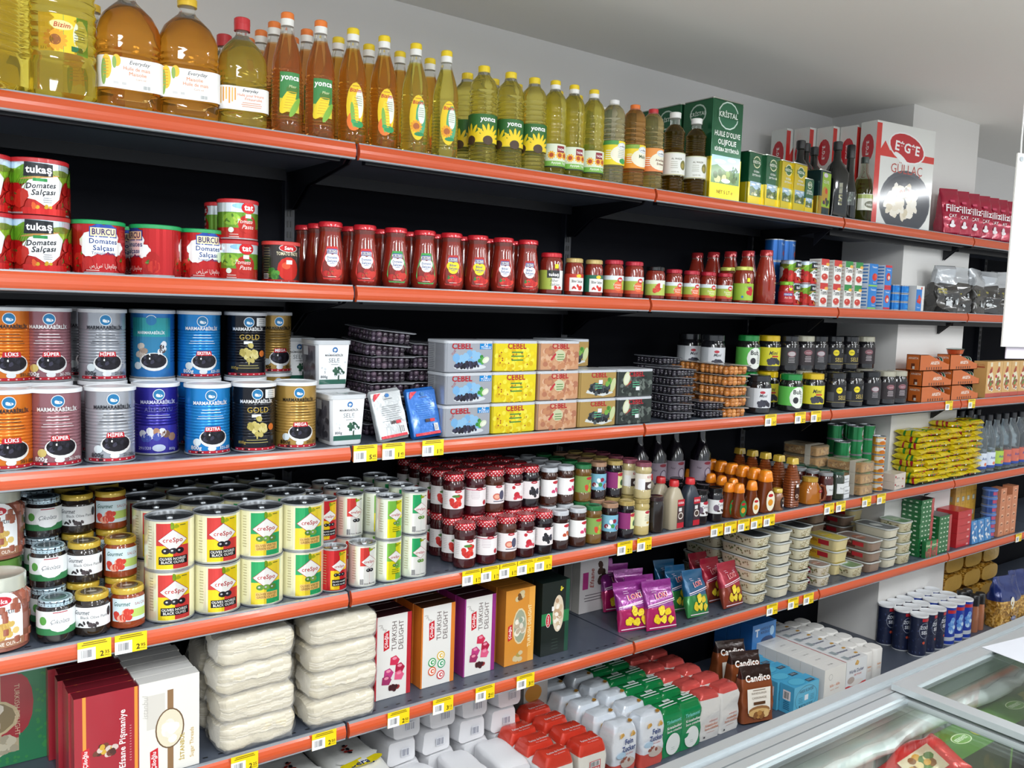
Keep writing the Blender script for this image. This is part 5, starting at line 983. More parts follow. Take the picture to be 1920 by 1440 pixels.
@memo
def vjar(kind):
    lc, c, lb = {'w1': ('d4d8de', '2a1210', 'ecebea'), 'w2': ('d4d8de', '3a1c12', 'ecebea'), 'gr': ('2f7a48', '6a4a1a', '7a9a4a'), 'mx': ('b08a70', '1e0e14', '7ab0c8'), 'pu': ('b8a060', '160e14', '8a2a6a'), 'cr': ('b8a468', 'b8a468', 'e4dfc4'), 'th': ('8a4a5a', 'b8a878', 'e4dcd0'), 'mo': ('3a2a2e', '1e1614', '2a2224')}[kind]
    r, h = .0275, .118; A = Art(); A.rect(-.045, 0, .05, .052, lb)
    if kind[0] == 'w': A.ell(.012, .044, .014, .005, 'b82030').blobs(.012, .018, .014, .007, 7, .006, ['c83a6a', 'd85a80'] if kind == 'w2' else ['b84a2a', 'c86a3a'], 3)
    elif kind == 'gr': A.ell(.01, .045, .014, .005, 'b82030').blobs(.012, .018, .016, .01, 9, .007, ['c8422a', '9ab43a', 'd8b83a'], 3)
    elif kind == 'mx': A.blobs(0, .02, .03, .018, 18, .008, ['8a1e3a', 'e8ecf0', '3a8a4a', '5aa0c8'], 3)
    elif kind == 'pu': A.rect(.0, 0, .05, .052, 'd8dc9a').ell(.018, .018, .009, .01, '3a5a3a').ell(.012, .045, .014, .006, 'b02838')
    elif kind == 'cr': A.ell(.012, .046, .012, .005, 'b02838').lines(.012, .034, .028, 4, .005, '8a8a6a', .0014).ell(.014, .012, .008, .004, 'c8a050')
    elif kind == 'th': A.rect(-.02, .0, .05, .026, '3a2a28').ell(.016, .012, .016, .008, 'd8d4d0').text('KOSKA', .014, .038, .008, 'b02838', .03, bold=1.5).rect(-.03, 0, -.008, .036, 'e8e8ea')
    else: A.rect(-.045, .038, .05, .052, 'd8ceb0').ell(.012, .016, .014, .006, 'd0ccc8').rect(.0, .022, .016, .034, 'e4e4e6')
    pr = [(0, r * .86, c), (.004, r, c), (.03, r, c), (.034, r * .9, c), (.082, r * .9, c), (.088, r, c), (.096, r * .98, c), (.103, r * .85, c), (h - .003, r * .82, c)] if kind in ('cr', 'pu', 'mx', 'th', 'gr', 'w1', 'w2') else None
    return jar_parts(r, h, c, A, None, lc, (.03, r * .96), name='spread_jar', prof=pr, lidh=.014, lr=.025)
GV = 'spread jars on the fourth shelf'
for i, (px, k, d) in enumerate(((1049, 'w1', 'white lidded jar with peach label'), (1082, 'w2', 'white lidded jar with pink raspberry label'), (1112, 'gr', 'green lidded fig jar'), (1143, 'mx', 'bronze lidded jar with blue picture label'), (1171, 'pu', 'gold lidded black jar with purple label'), (1200, 'cr', 'gold lidded cream coloured tahini jar'), (1227, 'mo', 'dark molasses jar with cream band'))):
    x = X(px, .035, S[4]); up = {'w1': 'w2', 'cr': 'th'}.get(k, k); lattice(lambda r, t, k=k, up=up: vjar(k if t == 0 else up), 4, d, GV, x, .034, .064, 5 if i < 6 else 2, h=.1185, rz=gaze(x) + .35, stair=lambda r, i=i: 1 if r == 0 or i == 6 else 2)
put(vjar('th'), X(1200, .035, S[4]), .034, S[4] - .001 + .1185, 'cream tahini jar with purple lid standing on the front tahini jar', GV, gaze(2) + .4)
@memo
def jug(c, lb):
    b = MB(); b.sq([(0, .03, .022, .01, c), (.003, .032, .024, .012, c), (.1, .032, .024, .014, c), (.13, .022, .018, .016, c), (.138, .014, .014, .014, c), (.146, .014, .014, .014, c)]); A = Art(); A.rect(-.004, .004, .028, .1, lb).rect(-.004, .078, .028, .1, 'b82030').text('KOSKA', .012, .085, .007, 'f0e8e8', .026, bold=1).rect(-.004, .004, .028, .022, 'b82030').ell(.012, .045, .012, .012, 'd8d0c8').ell(.012, .045, .009, .008, '4a3a34').rect(.002, .06, .016, .072, 'dcdcdc')
    b.apl(A, (0, -.024, 0), (1, 0, 0), (0, 0, 1), .001); c2 = MB(); c2.lathe([(.142, .0165, 'c8242a'), (.148, .0165, 'c8242a'), (.16, .0155, 'c8242a'), (.162, .014, 'c8242a')], 20); return ('molasses_jug', 'bottle', [('jug_body', b.mesh('jug_body', 'plastic')), ('cap', c2.mesh('cap', 'plastic'))])
GH = 'syrup and honey bottles on the fourth shelf'
for i, (px, c, lb, d) in enumerate(((1258, 'b0a48c', '4a3434', 'beige'), (1288, '27303c', '3a2c34', 'dark blue'))):
    x = X(px, .04, S[4]); put(jug(c, lb), x, .036, S[4] - .001, '%s plastic syrup jug with red cap, front row' % d, GH, 0)
    for r in (1, 2): put(jug(c, lb), x, .036 + r * .06, S[4] - .001, '%s plastic syrup jug with red cap, %s' % (d, ROW[r]), GH, 0) if i == 0 else None
@memo
def squeeze(kind):
    if kind in ('g', 'w', 'big'):
        s = 1.25 if kind == 'big' else 1; c = '6a3010'; b = MB(); b.sq([(0, .026 * s, .018 * s, .014, c), (.004, .029 * s, .02 * s, .016, c), (.03 * s, .028 * s, .019 * s, .016, c), (.085 * s, .018 * s, .015 * s, .014, c), (.092 * s, .018 * s, .015 * s, .014, c)]); A = Art(); h = .035 * s
        A.ell(.004, h, .017 * s, .03 * s, '2f7a3e' if kind == 'g' else 'e8e0c8', 20).ell(.004, h - .006, .01 * s, .01 * s, 'd8902a').ell(.004, h + .016 * s, .01 * s, .005 * s, 'b8242a')
        b.apl(A, (0, -.0195 * s, 0), (1, 0, 0), (0, 0, 1), .0012); c2 = MB(); o = 'e8861e'; c2.sq([(.09 * s, .019 * s, .017 * s, .014, o), (.092 * s, .02 * s, .018 * s, .015, o), (.118 * s, .016 * s, .015 * s, .014, o), (.122 * s, .012 * s, .011 * s, .01, o)])
    elif kind == 'rib':
        c = '7a3c1a'; b = MB(); pr = [(0, .026, .02, .016, c), (.004, .03, .024, .018, c)]
        for i in range(16): z = .006 + i * .0095; k = 1 - max(0, i - 10) * .07; pr += [(z, .0295 * k, .023 * k, .018, c), (z + .005, .0315 * k, .025 * k, .018, c)]
        pr += [(.162, .013, .013, .013, c), (.168, .013, .013, .013, c)]; b.sq(pr); A = Art(); A.ell(.004, .06, .012, .034, '3a2018', 18)
        for i in range(8): a = i * .785; A.ell(.004 + .006 * math.cos(a), .045 + .006 * math.sin(a), .003, .002, 'c8b0a0', 6, a=a)
        A.rect(-.002, .078, .01, .09, 'e8e4e0'); b.apl(A, (0, -.026, 0), (1, 0, 0), (0, 0, 1)); c2 = MB(); o = 'c8a83e'; c2.sq([(.164, .018, .018, .006, o), (.184, .0165, .0165, .006, o), (.187, .015, .015, .006, o)])
    else:
        c = '8a5a3a'; b = MB(); b.lathe([(0, .022, c), (.003, .024, c), (.05, .023, c), (.062, .018, c), (.066, .015, c)], 20); A = Art().ell(.004, .03, .012, .022, '2a2020', 16).ell(.006, .02, .004, .005, 'd8d8e0').text('Bal', .004, .036, .006, 'd8c8b0', .014); b.acyl(A, .0245); c2 = MB(); c2.lathe([(.066, .018, 'c8a83e'), (.078, .0175, 'c8a83e'), (.08, .016, 'c8a83e')], 20)
    return ('honey_bottle', 'bottle', [('bottle_body', b.mesh('bottle_body', 'gloss')), ('cap', c2.mesh('cap', 'gloss'))])
sj = jar_parts(.0265, .118, '141016', Art().rect(-.045, 0, .05, .048, 'dcdcdc').ell(.012, .044, .014, .006, 'b02434').text('Tahin', .008, .026, .009, '4a2a3a', .03, shear=.3).ell(-.01, .02, .01, .012, '6a5a6a').blobs(.01, .01, .016, .004, 8, .004, ['3a2428'], 3), None, '18181a', .03, name='syrup_jar', lidh=.016)
for i, px in enumerate((1312, 1339)):
    x = X(px, .035, S[4]); lattice(sj, 4, 'black syrup jar with white label, %s' % ('left column', 'right column')[i], GH, x, .034, .06, 4, rz=gaze(x) + .3)
for px, k, y, d in ((1364, 'g', .05, 'honey squeeze bottle with green label, rear of three'), (1383, 'g', .022, 'honey squeeze bottle with green label, at shelf edge'), (1407, 'w', .03, 'honey squeeze bottle with cream oval label'), (1432, 'big', .035, 'larger honey squeeze bottle with orange cap'), (1456, 's', .03, 'short gold capped honey bottle'), (1481, 'rib', .035, 'tall ribbed honey bottle, gold cap, front one')):
    x = X(px, y, S[4]); put(squeeze(k), x, y, S[4] - .001, d, GH, -.1)
xh = X(1432, .035, S[4])
for r in range(1, 7): put(squeeze('big'), xh + .002, .035 + .052 * r, S[4] - .001, 'orange capped honey bottle, right column, %s' % (ROW + ['seventh row back'])[r], GH, -.1)
xh = X(1395, .035, S[4])
for r in range(1, 6): put(squeeze('w'), xh + .002, .04 + .052 * r, S[4] - .001, 'orange capped honey bottle, left column, %s' % ROW[r], GH, -.1)
xh = X(1481, .035, S[4])
for r in range(1, 5): put(squeeze('rib'), xh + .002, .035 + .062 * r, S[4] - .001, 'tall ribbed honey bottle with gold cap, %s' % ROW[r], GH, -.1)
@memo
def wineb():
    c = '120e18'; pr = [(0, .036, c), (.004, .038, c), (.19, .038, c), (.225, .02, c), (.25, .0145, c), (.3, .0145, c)]; b = MB(); b.lathe(pr, 24); A = Art().rect(-.08, 0, .08, .075, '9a8c98').ell(.014, .03, .016, .02, '5a4a5e').ell(.014, .03, .012, .016, 'b0a4b0').ell(.012, .066, .016, .006, '8a2a3a').text('Nar', -.02, .045, .008, '4a3a4a', .02); L = MB(); L.acyl(A, .0385, .09); cp = MB(); cp.lathe([(.29, .0155, '2a1a24'), (.318, .0155, '2a1a24'), (.32, .013, '2a1a24')], 16)
    return ('syrup_bottle', 'bottle', [('bottle_body', b.mesh('bottle_body', 'gloss')), ('label', L.mesh('bottle_label', 'paper')), ('cap', cp.mesh('cap', 'plastic'))])
for i, px in enumerate((1196, 1230, 1264, 1298)):
    x = X(px, .3, S[4] + .15); put(wineb(), x, .3 if i < 3 else .26, S[4] - .001, 'tall dark syrup bottle at the back, %s' % ORD[i], 'tall dark bottles behind the jugs', gaze(x) + .3)
@memo
def dispenser():
    b = MB(); c = 'a8641e'; b.sq([(0, .04, .03, .02, c), (.004, .044, .034, .022, c), (.06, .043, .033, .022, c), (.08, .03, .028, .026, c), (.088, .026, .026, .026, c)]); A = Art().ell(.022, .05, .01, .006, 'b02a34').text('Bal', .022, .048, .005, 'f0e0d0', .014); b.apl(A, (0, -.034, 0), (1, 0, 0), (0, 0, 1), .001)
    h = MB(); h.tube([(.02, -.034, .075), (.03, -.046, .07), (.034, -.05, .045), (.03, -.046, .02), (.022, -.034, .012)], .005, '7a3a18'); l = MB(); l.lathe([(.086, .03, 'c8a040'), (.1, .03, 'c8a040'), (.102, .027, 'c8a040')], 24)
    return ('honey_dispenser', 'jar', [('glass_body', b.mesh('glass_body', 'gloss')), ('handle', h.mesh('handle', 'gloss')), ('lid', l.mesh('lid', 'lid'))])
put(dispenser(), X(1516, .04, S[4]), .04, S[4] - .001, 'amber honey dispenser jar with handle and gold lid', GH, -.1)
for i, (px, c, lc) in enumerate(((1546, '4a1a18', 'a0a4a8'), (1566, '2a3428', '3a5a4a'))):
    j = jar_parts(.028, .112, c, Art().rect(-.012, 0, .036, .04, 'd8dada').text('Reçel', .012, .018, .007, '3a3a40', .024), None, lc, .025, name='syrup_jar'); x = X(px, .035, S[4])
    lattice(j, 4, 'small preserve jar with %s lid' % ('silver', 'dark green')[i], GH, x, .034, .06, 5, rz=gaze(x) + .2)
pc = Art().rect(-.022, 0, .022, .045, 'dfe2e4').rect(-.022, .018, .022, .02, '3a3c42').text('HELVA', 0, .028, .006, '3a3c42', .036, bold=1); 
for t in range(2): put(box_parts('price_card', 'card', .045, .004, .045, 'dfe2e4', pc), X(1584, .02, S[4]), .016 + .004 * t, S[4] - .001 + .046 * t, 'white shelf card before the amber boxes, ' + ('lower', 'upper')[t], None, .1)
@memo
def clearbox():
    w, d, h = .1, .16, .045; b = MB(); b.rbox(-w / 2 + .003, -d / 2 + .003, .002, w / 2 - .003, d / 2 - .003, h * .8, .006, 'a87634'); A = Art().blobs(0, h * .42, w * .38, h * .24, 26, .008, ['c09458', '9a6c38', 'd0a870', '8a5a2e'], 3, .5); b.apl(A, (0, -d / 2 + .003, 0), (1, 0, 0), (0, 0, 1)); B = Art().blobs(0, h * .42, d * .4, h * .24, 36, .008, ['c09458', '9a6c38', 'd0a870', '8a5a2e'], 5, .5); b.apl(B, (-w / 2 + .003, 0, 0), (0, -1, 0), (0, 0, 1))
    s = MB(); s.rbox(-w / 2, -d / 2, 0, w / 2, d / 2, h, .008, 'e8d8b8'); T = MB(); T.box(-w / 2 - .001, -d / 2 + .03, .0, -w / 2, -d / 2 + .055, h, 'c8c0b0').box(-w / 2 - .001, -d / 2 + .03, h, w / 2 + .001, -d / 2 + .055, h + .0008, 'c8c0b0')
    return ('pastry_box', 'box', [('pastry', b.mesh('pastry', 'gloss')), ('clear_shell', s.mesh('clear_shell', 'film')), ('paper_band', T.mesh('paper_band', 'paper'))])
xb = X(1618, .02, S[4])
for r, n in ((0, 3), (1, 4)):
    for t in range(n): put(clearbox(), xb + (.0 if r == 0 else -.07), .085 + .165 * r, S[4] - .001 + .0465 * t, 'clear box of amber pastry, %s, %s' % (ROW[r], ['lowest', 'second up', 'third up', 'topmost'][t]), 'clear pastry boxes', .05)
gcan = tin(.034, .062, '2f9a5c', Art().rect(-.1, .003, .1, .058, '2f9a5c').ell(.024, .03, .016, .02, 'd8e4ec').ell(.024, .036, .006, .004, '1a1a1e').blobs(.024, .02, .01, .005, 6, .005, ['c84a5a', 'd8747c'], 3).text('Peynir', .024, .008, .005, 'e8f0e8', .02), zr=(.01, .05, 6), nm='cheese_tin')
for c in range(5):
    for t in range(4):
        if c == 4 and t == 3: continue
        put(gcan, X(1626, .2, S[4] + .2) - .003 - .075 * c * .62 - .0, .2 + .068 * c * .0 + (.0 if c % 2 == 0 else .068), S[4] - .001 + .0625 * t, 'green round tin with cow picture, %s column, %s' % (['first', 'second', 'third', 'fourth', 'fifth'][c], TIER[4][t]), 'green round tins behind the pastry', -.3) if c in (0, 2, 4) or 1 else None
yc = tin(.026, .038, 'd8a23a', Art().rect(-.07, .002, .07, .036, 'e4a83c').rect(-.03, .014, .03, .03, 'eceae0').ell(0, .012, .014, .008, 'd87a2a').ell(.012, .027, .008, .004, 'b83a3a'), nm='food_tin')
for t in range(6): put(yc, X(1648, .03, S[4]), .045, S[4] - .001 + .0385 * t, 'small yellow and white tin in tall column, %s' % TIER[6][t], 'yellow and white tins in one column', -.4)
A = Art().rect(-.05, 0, .05, .032, 'd4c8bc').text('Burma', -.022, .012, .008, '4a3a34', .03, bold=1).rect(.02, .004, .032, .012, 'b04048').ell(-.046, .022, .006, .005, 'a82a34')
for t in range(2): put(box_parts('sweet_carton', 'carton', .11, .06, .033, 'cfc4ba', A, Art().rect(-.03, 0, .03, .033, 'c8bcb2')), X(1690, .0, S[4]), .04, S[4] - .001 + .0335 * t, 'small beige carton before the column, ' + ('lower', 'upper')[t], 'small beige cartons', .12)
@memo
def noodle(v):
    w, d, h = .047, .058, .026; b = MB(); R = []
    for i in range(13):
        u = i / 12; y = -d + 2 * d * u; k = min(1, 5 * min(u, 1 - u)) ** .5 if 0 < u < 1 else 0
        R.append([(a, y, h / 2 + c * (.04 + k * .96)) for a, c, _ in [(p[0], p[1], 0) for p in ring(0, w * (1.0 if .08 < u < .92 else 1.04), h / 2, h * .35, 20)]])
    cs = ['d8c01c', 'e0cc1e', ('b02430', '3a8a2e', 'd8c01c')[v % 3], 'e4d020', ('3a8a2e', 'b02430')[v % 2], 'e4d020', 'dcc41c', ('b02430', 'd8c01c', '3a8a2e')[v % 3], 'e0cc1e', 'dcc41c', 'e8d83a', 'e8d83a']
    b.loft(R, cs); b.crumple(.007, 45, v); A = Art(); A.blobs(0, h * .5, w * .8, h * .25, 10, .008, ['2a7a34', 'c83a2a', 'f0e8d0', 'b02430', '2a7a34'], v, .6); b.art(A, lambda u, q, o: (u, -d * .86 - o - .002, q)); return ('noodle_pack', 'pack', [('pack_body', b.mesh('pack_body', 'foil'))])
ND = [noodle(v) for v in range(6)]
xn = X(1722, .02, S[4]); xl = [xn + i * .098 for i in range(6)]
for r in range(1):
    for i in range(6):
        for t in range((9, 9, 9, 10, 10, 10)[i]): put(ND[(i * 2 + t) % 6], xl[i] + R0.uniform(-.008, .008), .064 + R0.uniform(-.004, .004), S[4] - .001 + .0262 * t, 'yellow instant noodle packet, %s stack, %s up' % (ORD[i], ['lowest', 'first', 'second', 'third', 'fourth', 'fifth', 'sixth', 'seventh', 'eighth', 'ninth', 'tenth'][t]), 'stacked yellow noodle packets', R0.uniform(-.14, .14), R0.uniform(-.04, .04))
@memo
def water(kind):
    c = 'dfeaf0'; b = MB(); pr = [(0, .034, c), (.004, .038, c)] + ribs(.01, .16, 5, .038, -.0012, c) + [(.16, .038, c), (.2, .024, c), (.225, .0135, c), (.26, .0135, c)]
    if kind == 'g': pr = [(z, r * .95, 'cfe0c0' if z < .1 else c) for z, r, _ in pr]
    b.lathe(pr, 24); A = Art(); A.rect(-.09, 0, .09, .075, 'cfd8e4' if kind == 'w' else ('a8c44a' if kind == 'g' else 'c86a5a')).rect(-.09, 0, .09, .012, '2a4a9a').text('Avino', .014, .042, .014, '2a4a8a', .036, bold=1).ell(.018, .022, .01, .008, 'd87a5a'); L = MB(); L.acyl(A, .0392, .02); k = MB(); k.lathe([(.245, .0155, '1a1c20'), (.272, .0155, '1a1c20'), (.274, .013, '1a1c20')], 16)
    return ('vinegar_bottle', 'bottle', [('bottle_body', b.mesh('bottle_body', 'oil')), ('label', L.mesh('bottle_label', 'paper')), ('cap', k.mesh('cap', 'plastic'))])
for i in range(6): put(water('w' if i < 2 else ('g' if i == 2 else 'r')), xl[-1] + .1 + .085 * i, .05, S[4] - .001, 'clear vinegar bottle with black cap, %s of the row' % ORD[i], 'clear bottles at the right end', gaze(4) + .3)
for i in range(4): put(water('w'), xl[-1] + .13 + .085 * i, .2, S[4] - .001, 'clear vinegar bottle with black cap, second row, %s' % ORD[i], 'clear bottles at the right end', gaze(4) + .3)
# ------------------------------------------------------------------ fifth shelf (sweets, bags, tubs)
def swirl(A, x, y, r, c):
    A.ell(x, y, r, r, c)
    for k in range(3): A.ell(x + r * .1 * k, y, r * (.75 - .25 * k), r * (.75 - .25 * k), 'f0f0ea' if k % 2 == 0 else c)
def ribbon(A, x, y, s=1, t='Çiloğlu'): A.poly([(x - .008 * s, y - .028 * s), (x + .009 * s, y - .022 * s), (x + .008 * s, y + .028 * s), (x - .009 * s, y + .022 * s)], 'c0202c'); A.text(t, x + .0035 * s, y, .009 * s, 'f4eeee', .046 * s, bold=1, rot=math.pi / 2)
@memo
def sweet_box(k):
    w, d, h = {'gr': (.24, .05, .25), 'ef': (.135, .036, .212), 'wh': (.128, .036, .215), 'w2': (.13, .04, .24)}.get(k, (.108, .045, .228)); A = Art(); V = math.pi / 2; c = 'd8d4cc'; tc = lc = None
    if k == 'gr':
        c = '1f6a44'; A.rect(-w / 2, 0, w / 2, h, '2a7a50').rect(-w * .5, .03, w * .2, h, 'b8a888').rect(-w * .5, .03, -w * .3, h, '2a7a50').rect(w * .06, .06, w * .2, h, 'a8323a').ell(w * .2, h * .55, .03, .07, 'a8323a').ell(-w * .08, h * .45, .07, .045, 'c8b890').ell(-w * .08, h * .45, .062, .04, '8a7a58').blobs(-w * .08, h * .45, .045, .025, 14, .017, ['dcd4c4', 'ece6da', 'c8bca8'], 3).blobs(.02, .045, .02, .02, 14, .01, ['c8c0a8', 'a8a088'], 5).text('TURKISH DELIGHT', w * .17, h * .5, .01, 'd8c0a0', .12, rot=-V)
        A.blobs(w * .4, h * .5, .012, h * .45, 30, .004, ['3a8a4a'], 6).blobs(-.02, .012, .1, .008, 24, .004, ['3a8a4a'], 7)
    elif k == 'ef':
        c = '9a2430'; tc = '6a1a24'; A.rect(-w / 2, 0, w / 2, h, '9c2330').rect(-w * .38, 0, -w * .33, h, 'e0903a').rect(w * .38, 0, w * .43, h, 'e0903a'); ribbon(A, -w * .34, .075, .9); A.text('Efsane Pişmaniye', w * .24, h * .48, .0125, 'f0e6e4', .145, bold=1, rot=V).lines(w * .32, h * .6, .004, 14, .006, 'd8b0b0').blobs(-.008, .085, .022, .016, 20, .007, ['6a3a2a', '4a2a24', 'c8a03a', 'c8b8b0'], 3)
    elif k == 'wh':
        c = 'd8d6d2'; A.rect(-w / 2, 0, w / 2, h, 'dedbd4').rect(-w * .04, .0, w * .06, h * .88, '8a6a4a').rect(-w * .38, h * .5, -w * .08, h * .86, 'ccc8c0').ell(0, h * .47, .031, .046, '6a5036', 24).ell(0, h * .47, .028, .043, 'd8d0b8', 24).blobs(0, h * .47, .018, .03, 12, .012, ['e8e2d0', 'dcd4bc', 'f0ecdc'], 4); ribbon(A, -w * .26, .035, 1); A.text('İSTANBUL', w * .24, h * .24, .009, 'b8a040', .07, bold=1, rot=V).text('Sugar Threads', w * .4, h * .26, .0085, 'c8a84a', .085, rot=V).text('istanbul', -w * .36, h * .75, .012, 'bab6b0', .06, shear=.3, rot=V)
    elif k == 'w2': A.rect(-w / 2, 0, w / 2, h, 'd8d4d4').rect(-w * .4, h * .35, -w * .2, h * .6, 'b03a80').text('Efsane', .0, h * .5, .018, '9a3a2a', .1, bold=1, shear=.2, rot=V).blobs(w * .28, h * .55, .012, .04, 8, .014, ['3a2a24', '4a3830'], 2).lines(0, h * .25, .1, 3, .01, '6a6468', .003)
    elif k == 'og': c = 'b8742a'; A.rect(-w / 2, 0, w / 2, h, 'd08a34').rect(w * .3, 0, w / 2, h, 'e0a044').ell(0, h * .5, .026, .055, 'd8c8a0').ell(0, h * .5, .022, .05, '9aa088').blobs(0, h * .48, .014, .035, 22, .009, ['d8d0c0', '8a9a88', 'b8a890', 'e8e0d0'], 4).blobs(0, h * .9, .02, .012, 8, .008, ['c8b890', '6a4a2a'], 5).blobs(0, h * .1, .02, .012, 8, .008, ['c8b890', 'a8944a'], 6).text('TURKISH DELIGHT', w * .38, h * .48, .012, 'f0dca8', .13, bold=1, rot=V); ribbon(A, -w * .33, .1, .9)
    elif k == 'dg': c = '14201c'; A.rect(-w / 2, 0, w / 2, h, '1a221f').rect(w * .36, 0, w / 2, h, '1f4a38').rect(-w / 2, h * .42, w / 2, h * .58, '2a7a48').ell(w * .1, h * .55, .022, .058, 'd8c8b0', 20).blobs(w * .08, h * .54, .014, .045, 26, .008, ['ece4d8', 'c8b090', 'b89878'], 4).ell(-w * .26, h * .48, .01, .022, 'e8dcd8').ell(-w * .26, h * .48, .0085, .02, 'c0202c').text('Sebahat', -w * .24, h * .48, .006, 'f0e8e8', .032, bold=1, rot=V).rect(-w * .14, h * .6, -w * .06, h * .66, 'e8e8e8').blobs(w * .2, h * .9, .004, .01, 4, .004, ['d8c83a'], 2).lines(0, h * .2, .03, 4, .01, '4a5a50')
    else:
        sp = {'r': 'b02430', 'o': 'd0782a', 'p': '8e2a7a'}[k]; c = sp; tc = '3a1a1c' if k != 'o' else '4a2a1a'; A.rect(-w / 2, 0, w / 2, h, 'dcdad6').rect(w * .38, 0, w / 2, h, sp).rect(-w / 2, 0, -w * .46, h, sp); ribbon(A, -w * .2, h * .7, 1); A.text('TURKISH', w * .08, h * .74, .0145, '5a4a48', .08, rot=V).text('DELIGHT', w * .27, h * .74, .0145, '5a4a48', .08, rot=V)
        for q in range(5): A.ell(-w * .38 + .004 * q, h * (.9 - .02 * q), .006, .0015, 'b8b4b0', 8, False, q)
        if k == 'o':
            for q, (a, e, cc) in enumerate(((.01, .36, 'd8b03a'), (-.018, .42 - .12, '3a9a5a'), (.012, .26, '3a9a6a'), (-.018, .19, 'd8603a'), (.01, .12, 'c8404a'))): swirl(A, a, h * e, .013, cc)
        else:
            for q, (a, e) in enumerate(((.004, .44), (.02, .34), (-.014, .3), (.018, .25), (-.02, .22))): A.poly([(a - .014, h * e - .01), (a + .008, h * e - .014), (a + .016, h * e), (a + .004, h * e + .014), (a - .012, h * e + .01)], ['c83050', 'a82040', 'b83a78', 'd85a80', '9a3060'][q]).ell(a, h * e + .006, .007, .004, 'e08aa0')
            A.blobs(.0, h * .12, .016, .009, 12, .007, ['4a1a20', '8a2a2a', '3a1418'], 4)
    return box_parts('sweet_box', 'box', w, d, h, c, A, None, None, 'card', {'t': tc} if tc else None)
GB = 'sweet boxes standing on the fifth shelf'
xg = X(104, .22, S[5]) - .12; put(sweet_box('gr'), xg, .25, S[5] - .001, 'large green box with picture of white cubes, cut by left edge', GB, 0)
for k, px0, n, d, dy, y0 in (('ef', 140, 6, 'dark red box with gold stripes', .0375, .004), ('wh', 262, 6, 'white box with brown oval and gold lettering', .0375, .0), ('r', 702, 4, 'white box with red spine and pink cubes', .0465, .065), ('o', 788, 4, 'white box with orange spine and coloured swirls', .0465, .065), ('p', 868, 4, 'white box with purple spine and pink cubes', .0465, .065), ('og', 945, 4, 'orange golden box with oval picture', .0465, .06), ('dg', 1013, 4, 'black and green box with round picture', .0465, .06)):
    P = sweet_box(k); w = {'ef': .135, 'wh': .128}.get(k, .108); x = X(px0 + 1, y0, S[5] + .02) + w / 2
    for r in range(n): put(P, x - (.004 if k == 'ef' else .002) * r * (1 if r % 2 else .3), y0 + .025 + dy * r, S[5] - .001, '%s, %s' % (d, ROW[r] if r else 'foremost of its row'), GB, 0)
for r in range(2): put(sweet_box('w2'), X(1137, .28, S[5]) - .066 - .0 * r, .3 + .045 * r, S[5] - .001, 'white box with brown sweets picture at the back, %s' % ('nearer', 'farther')[r], GB, 0)
@memo
def vermi(v):
    w, d, h = .09, .058, .067; b = MB(); R = []
    def sp(q, p=5): c_, s_ = math.cos(q), math.sin(q); r_ = (abs(c_) ** p + abs(s_) ** p) ** (-1 / p); return c_ * r_, s_ * r_
    for i in range(31):
        u = -1 + i / 15; k = 1 - abs(u) ** 10 * .25; R.append([(u * w, d * k * a_ * (1 + .07 * (b_ > 0)), h / 2 + h / 2 * k * b_) for a_, b_ in [sp(2 * math.pi * (j + .5) / 72) for j in range(72)]])
    b.loft(R, 'd9d0bc'); R1 = random.Random(v); tn = [hx(q) for q in ('d6ccb4', 'ccc2a8', 'dfd7c4', 'c4b99e')]; T1 = [R1.choice(tn) for _ in range(72)]; b.c = [T1[(i + (i // 72) // 5) % 72] for i in range(len(b.c))]; b.crumple(.005, 30, v); b.crumple(.0025, 110, v)
    f = MB(); R = []
    for i in range(17):
        u = -1 + i / 8; k = 1.06 if abs(u) < .8 else (.8 if abs(u) < .95 else .3); R.append([(u * w * 1.16, p[0], h / 2 + p[1]) for p in ring(0, (d + .003) * k, (h / 2 + .002) * k, h * .3, 24)])
    f.loft(R, 'f2f2f0', caps=(0, 0)); f.crumple(.005, 50, v + 3)
    ps = [('noodles', b.mesh('noodles', 'fabric')), ('clear_wrap', f.mesh('clear_wrap', 'film'))]
    return ('vermicelli_pack', 'pack', ps)
GVp = 'clear packs of white vermicelli'
for c, px in enumerate((470, 632)):
    x = X(px, .06, S[5] + .1)
    for t in range(4): put(vermi(t % 3 + c), x + R0.uniform(-.005, .005), .068, S[5] - .001 + .0685 * t, 'clear wrapped white vermicelli pack, %s stack, %s' % (('left', 'right')[c], ['lowest', 'second up', 'third up', 'topmost'][t]), GVp, R0.uniform(-.03, .03))
    for t in range(3): put(vermi(t % 3), x, .205, S[5] - .001 + .0685 * t, 'clear wrapped vermicelli pack, rear of the %s stack, %s' % (('left', 'right')[c], ['lowest', 'second up', 'third up'][t]), GVp, 0)
x = X(505, .068, S[5] + .25); b = MB(); b.apl(Art().poly([(-.022, -.008), (-.022, .012), (.022, .012), (.022, -.008), (0, -.018)], 'c85a7a').poly([(-.02, -.007), (-.02, .01), (.02, .01), (.02, -.007), (0, -.016)], 'd89ab0').text('SARAY', 0, -.004, .01, 'a82850', .034, bold=1), (0, 0, 0), (1, 0, 0), (0, .8, .6)); b.box(-.001, 0, -.002, .001, .001, -.001, 'c85a7a')
put(('paper_label', 'label', [('print', b.mesh('print', 'paper'))]), x - .0, .028, S[5] + .0685 * 4 - .012, 'pink paper label on the topmost left vermicelli pack', None, 0)
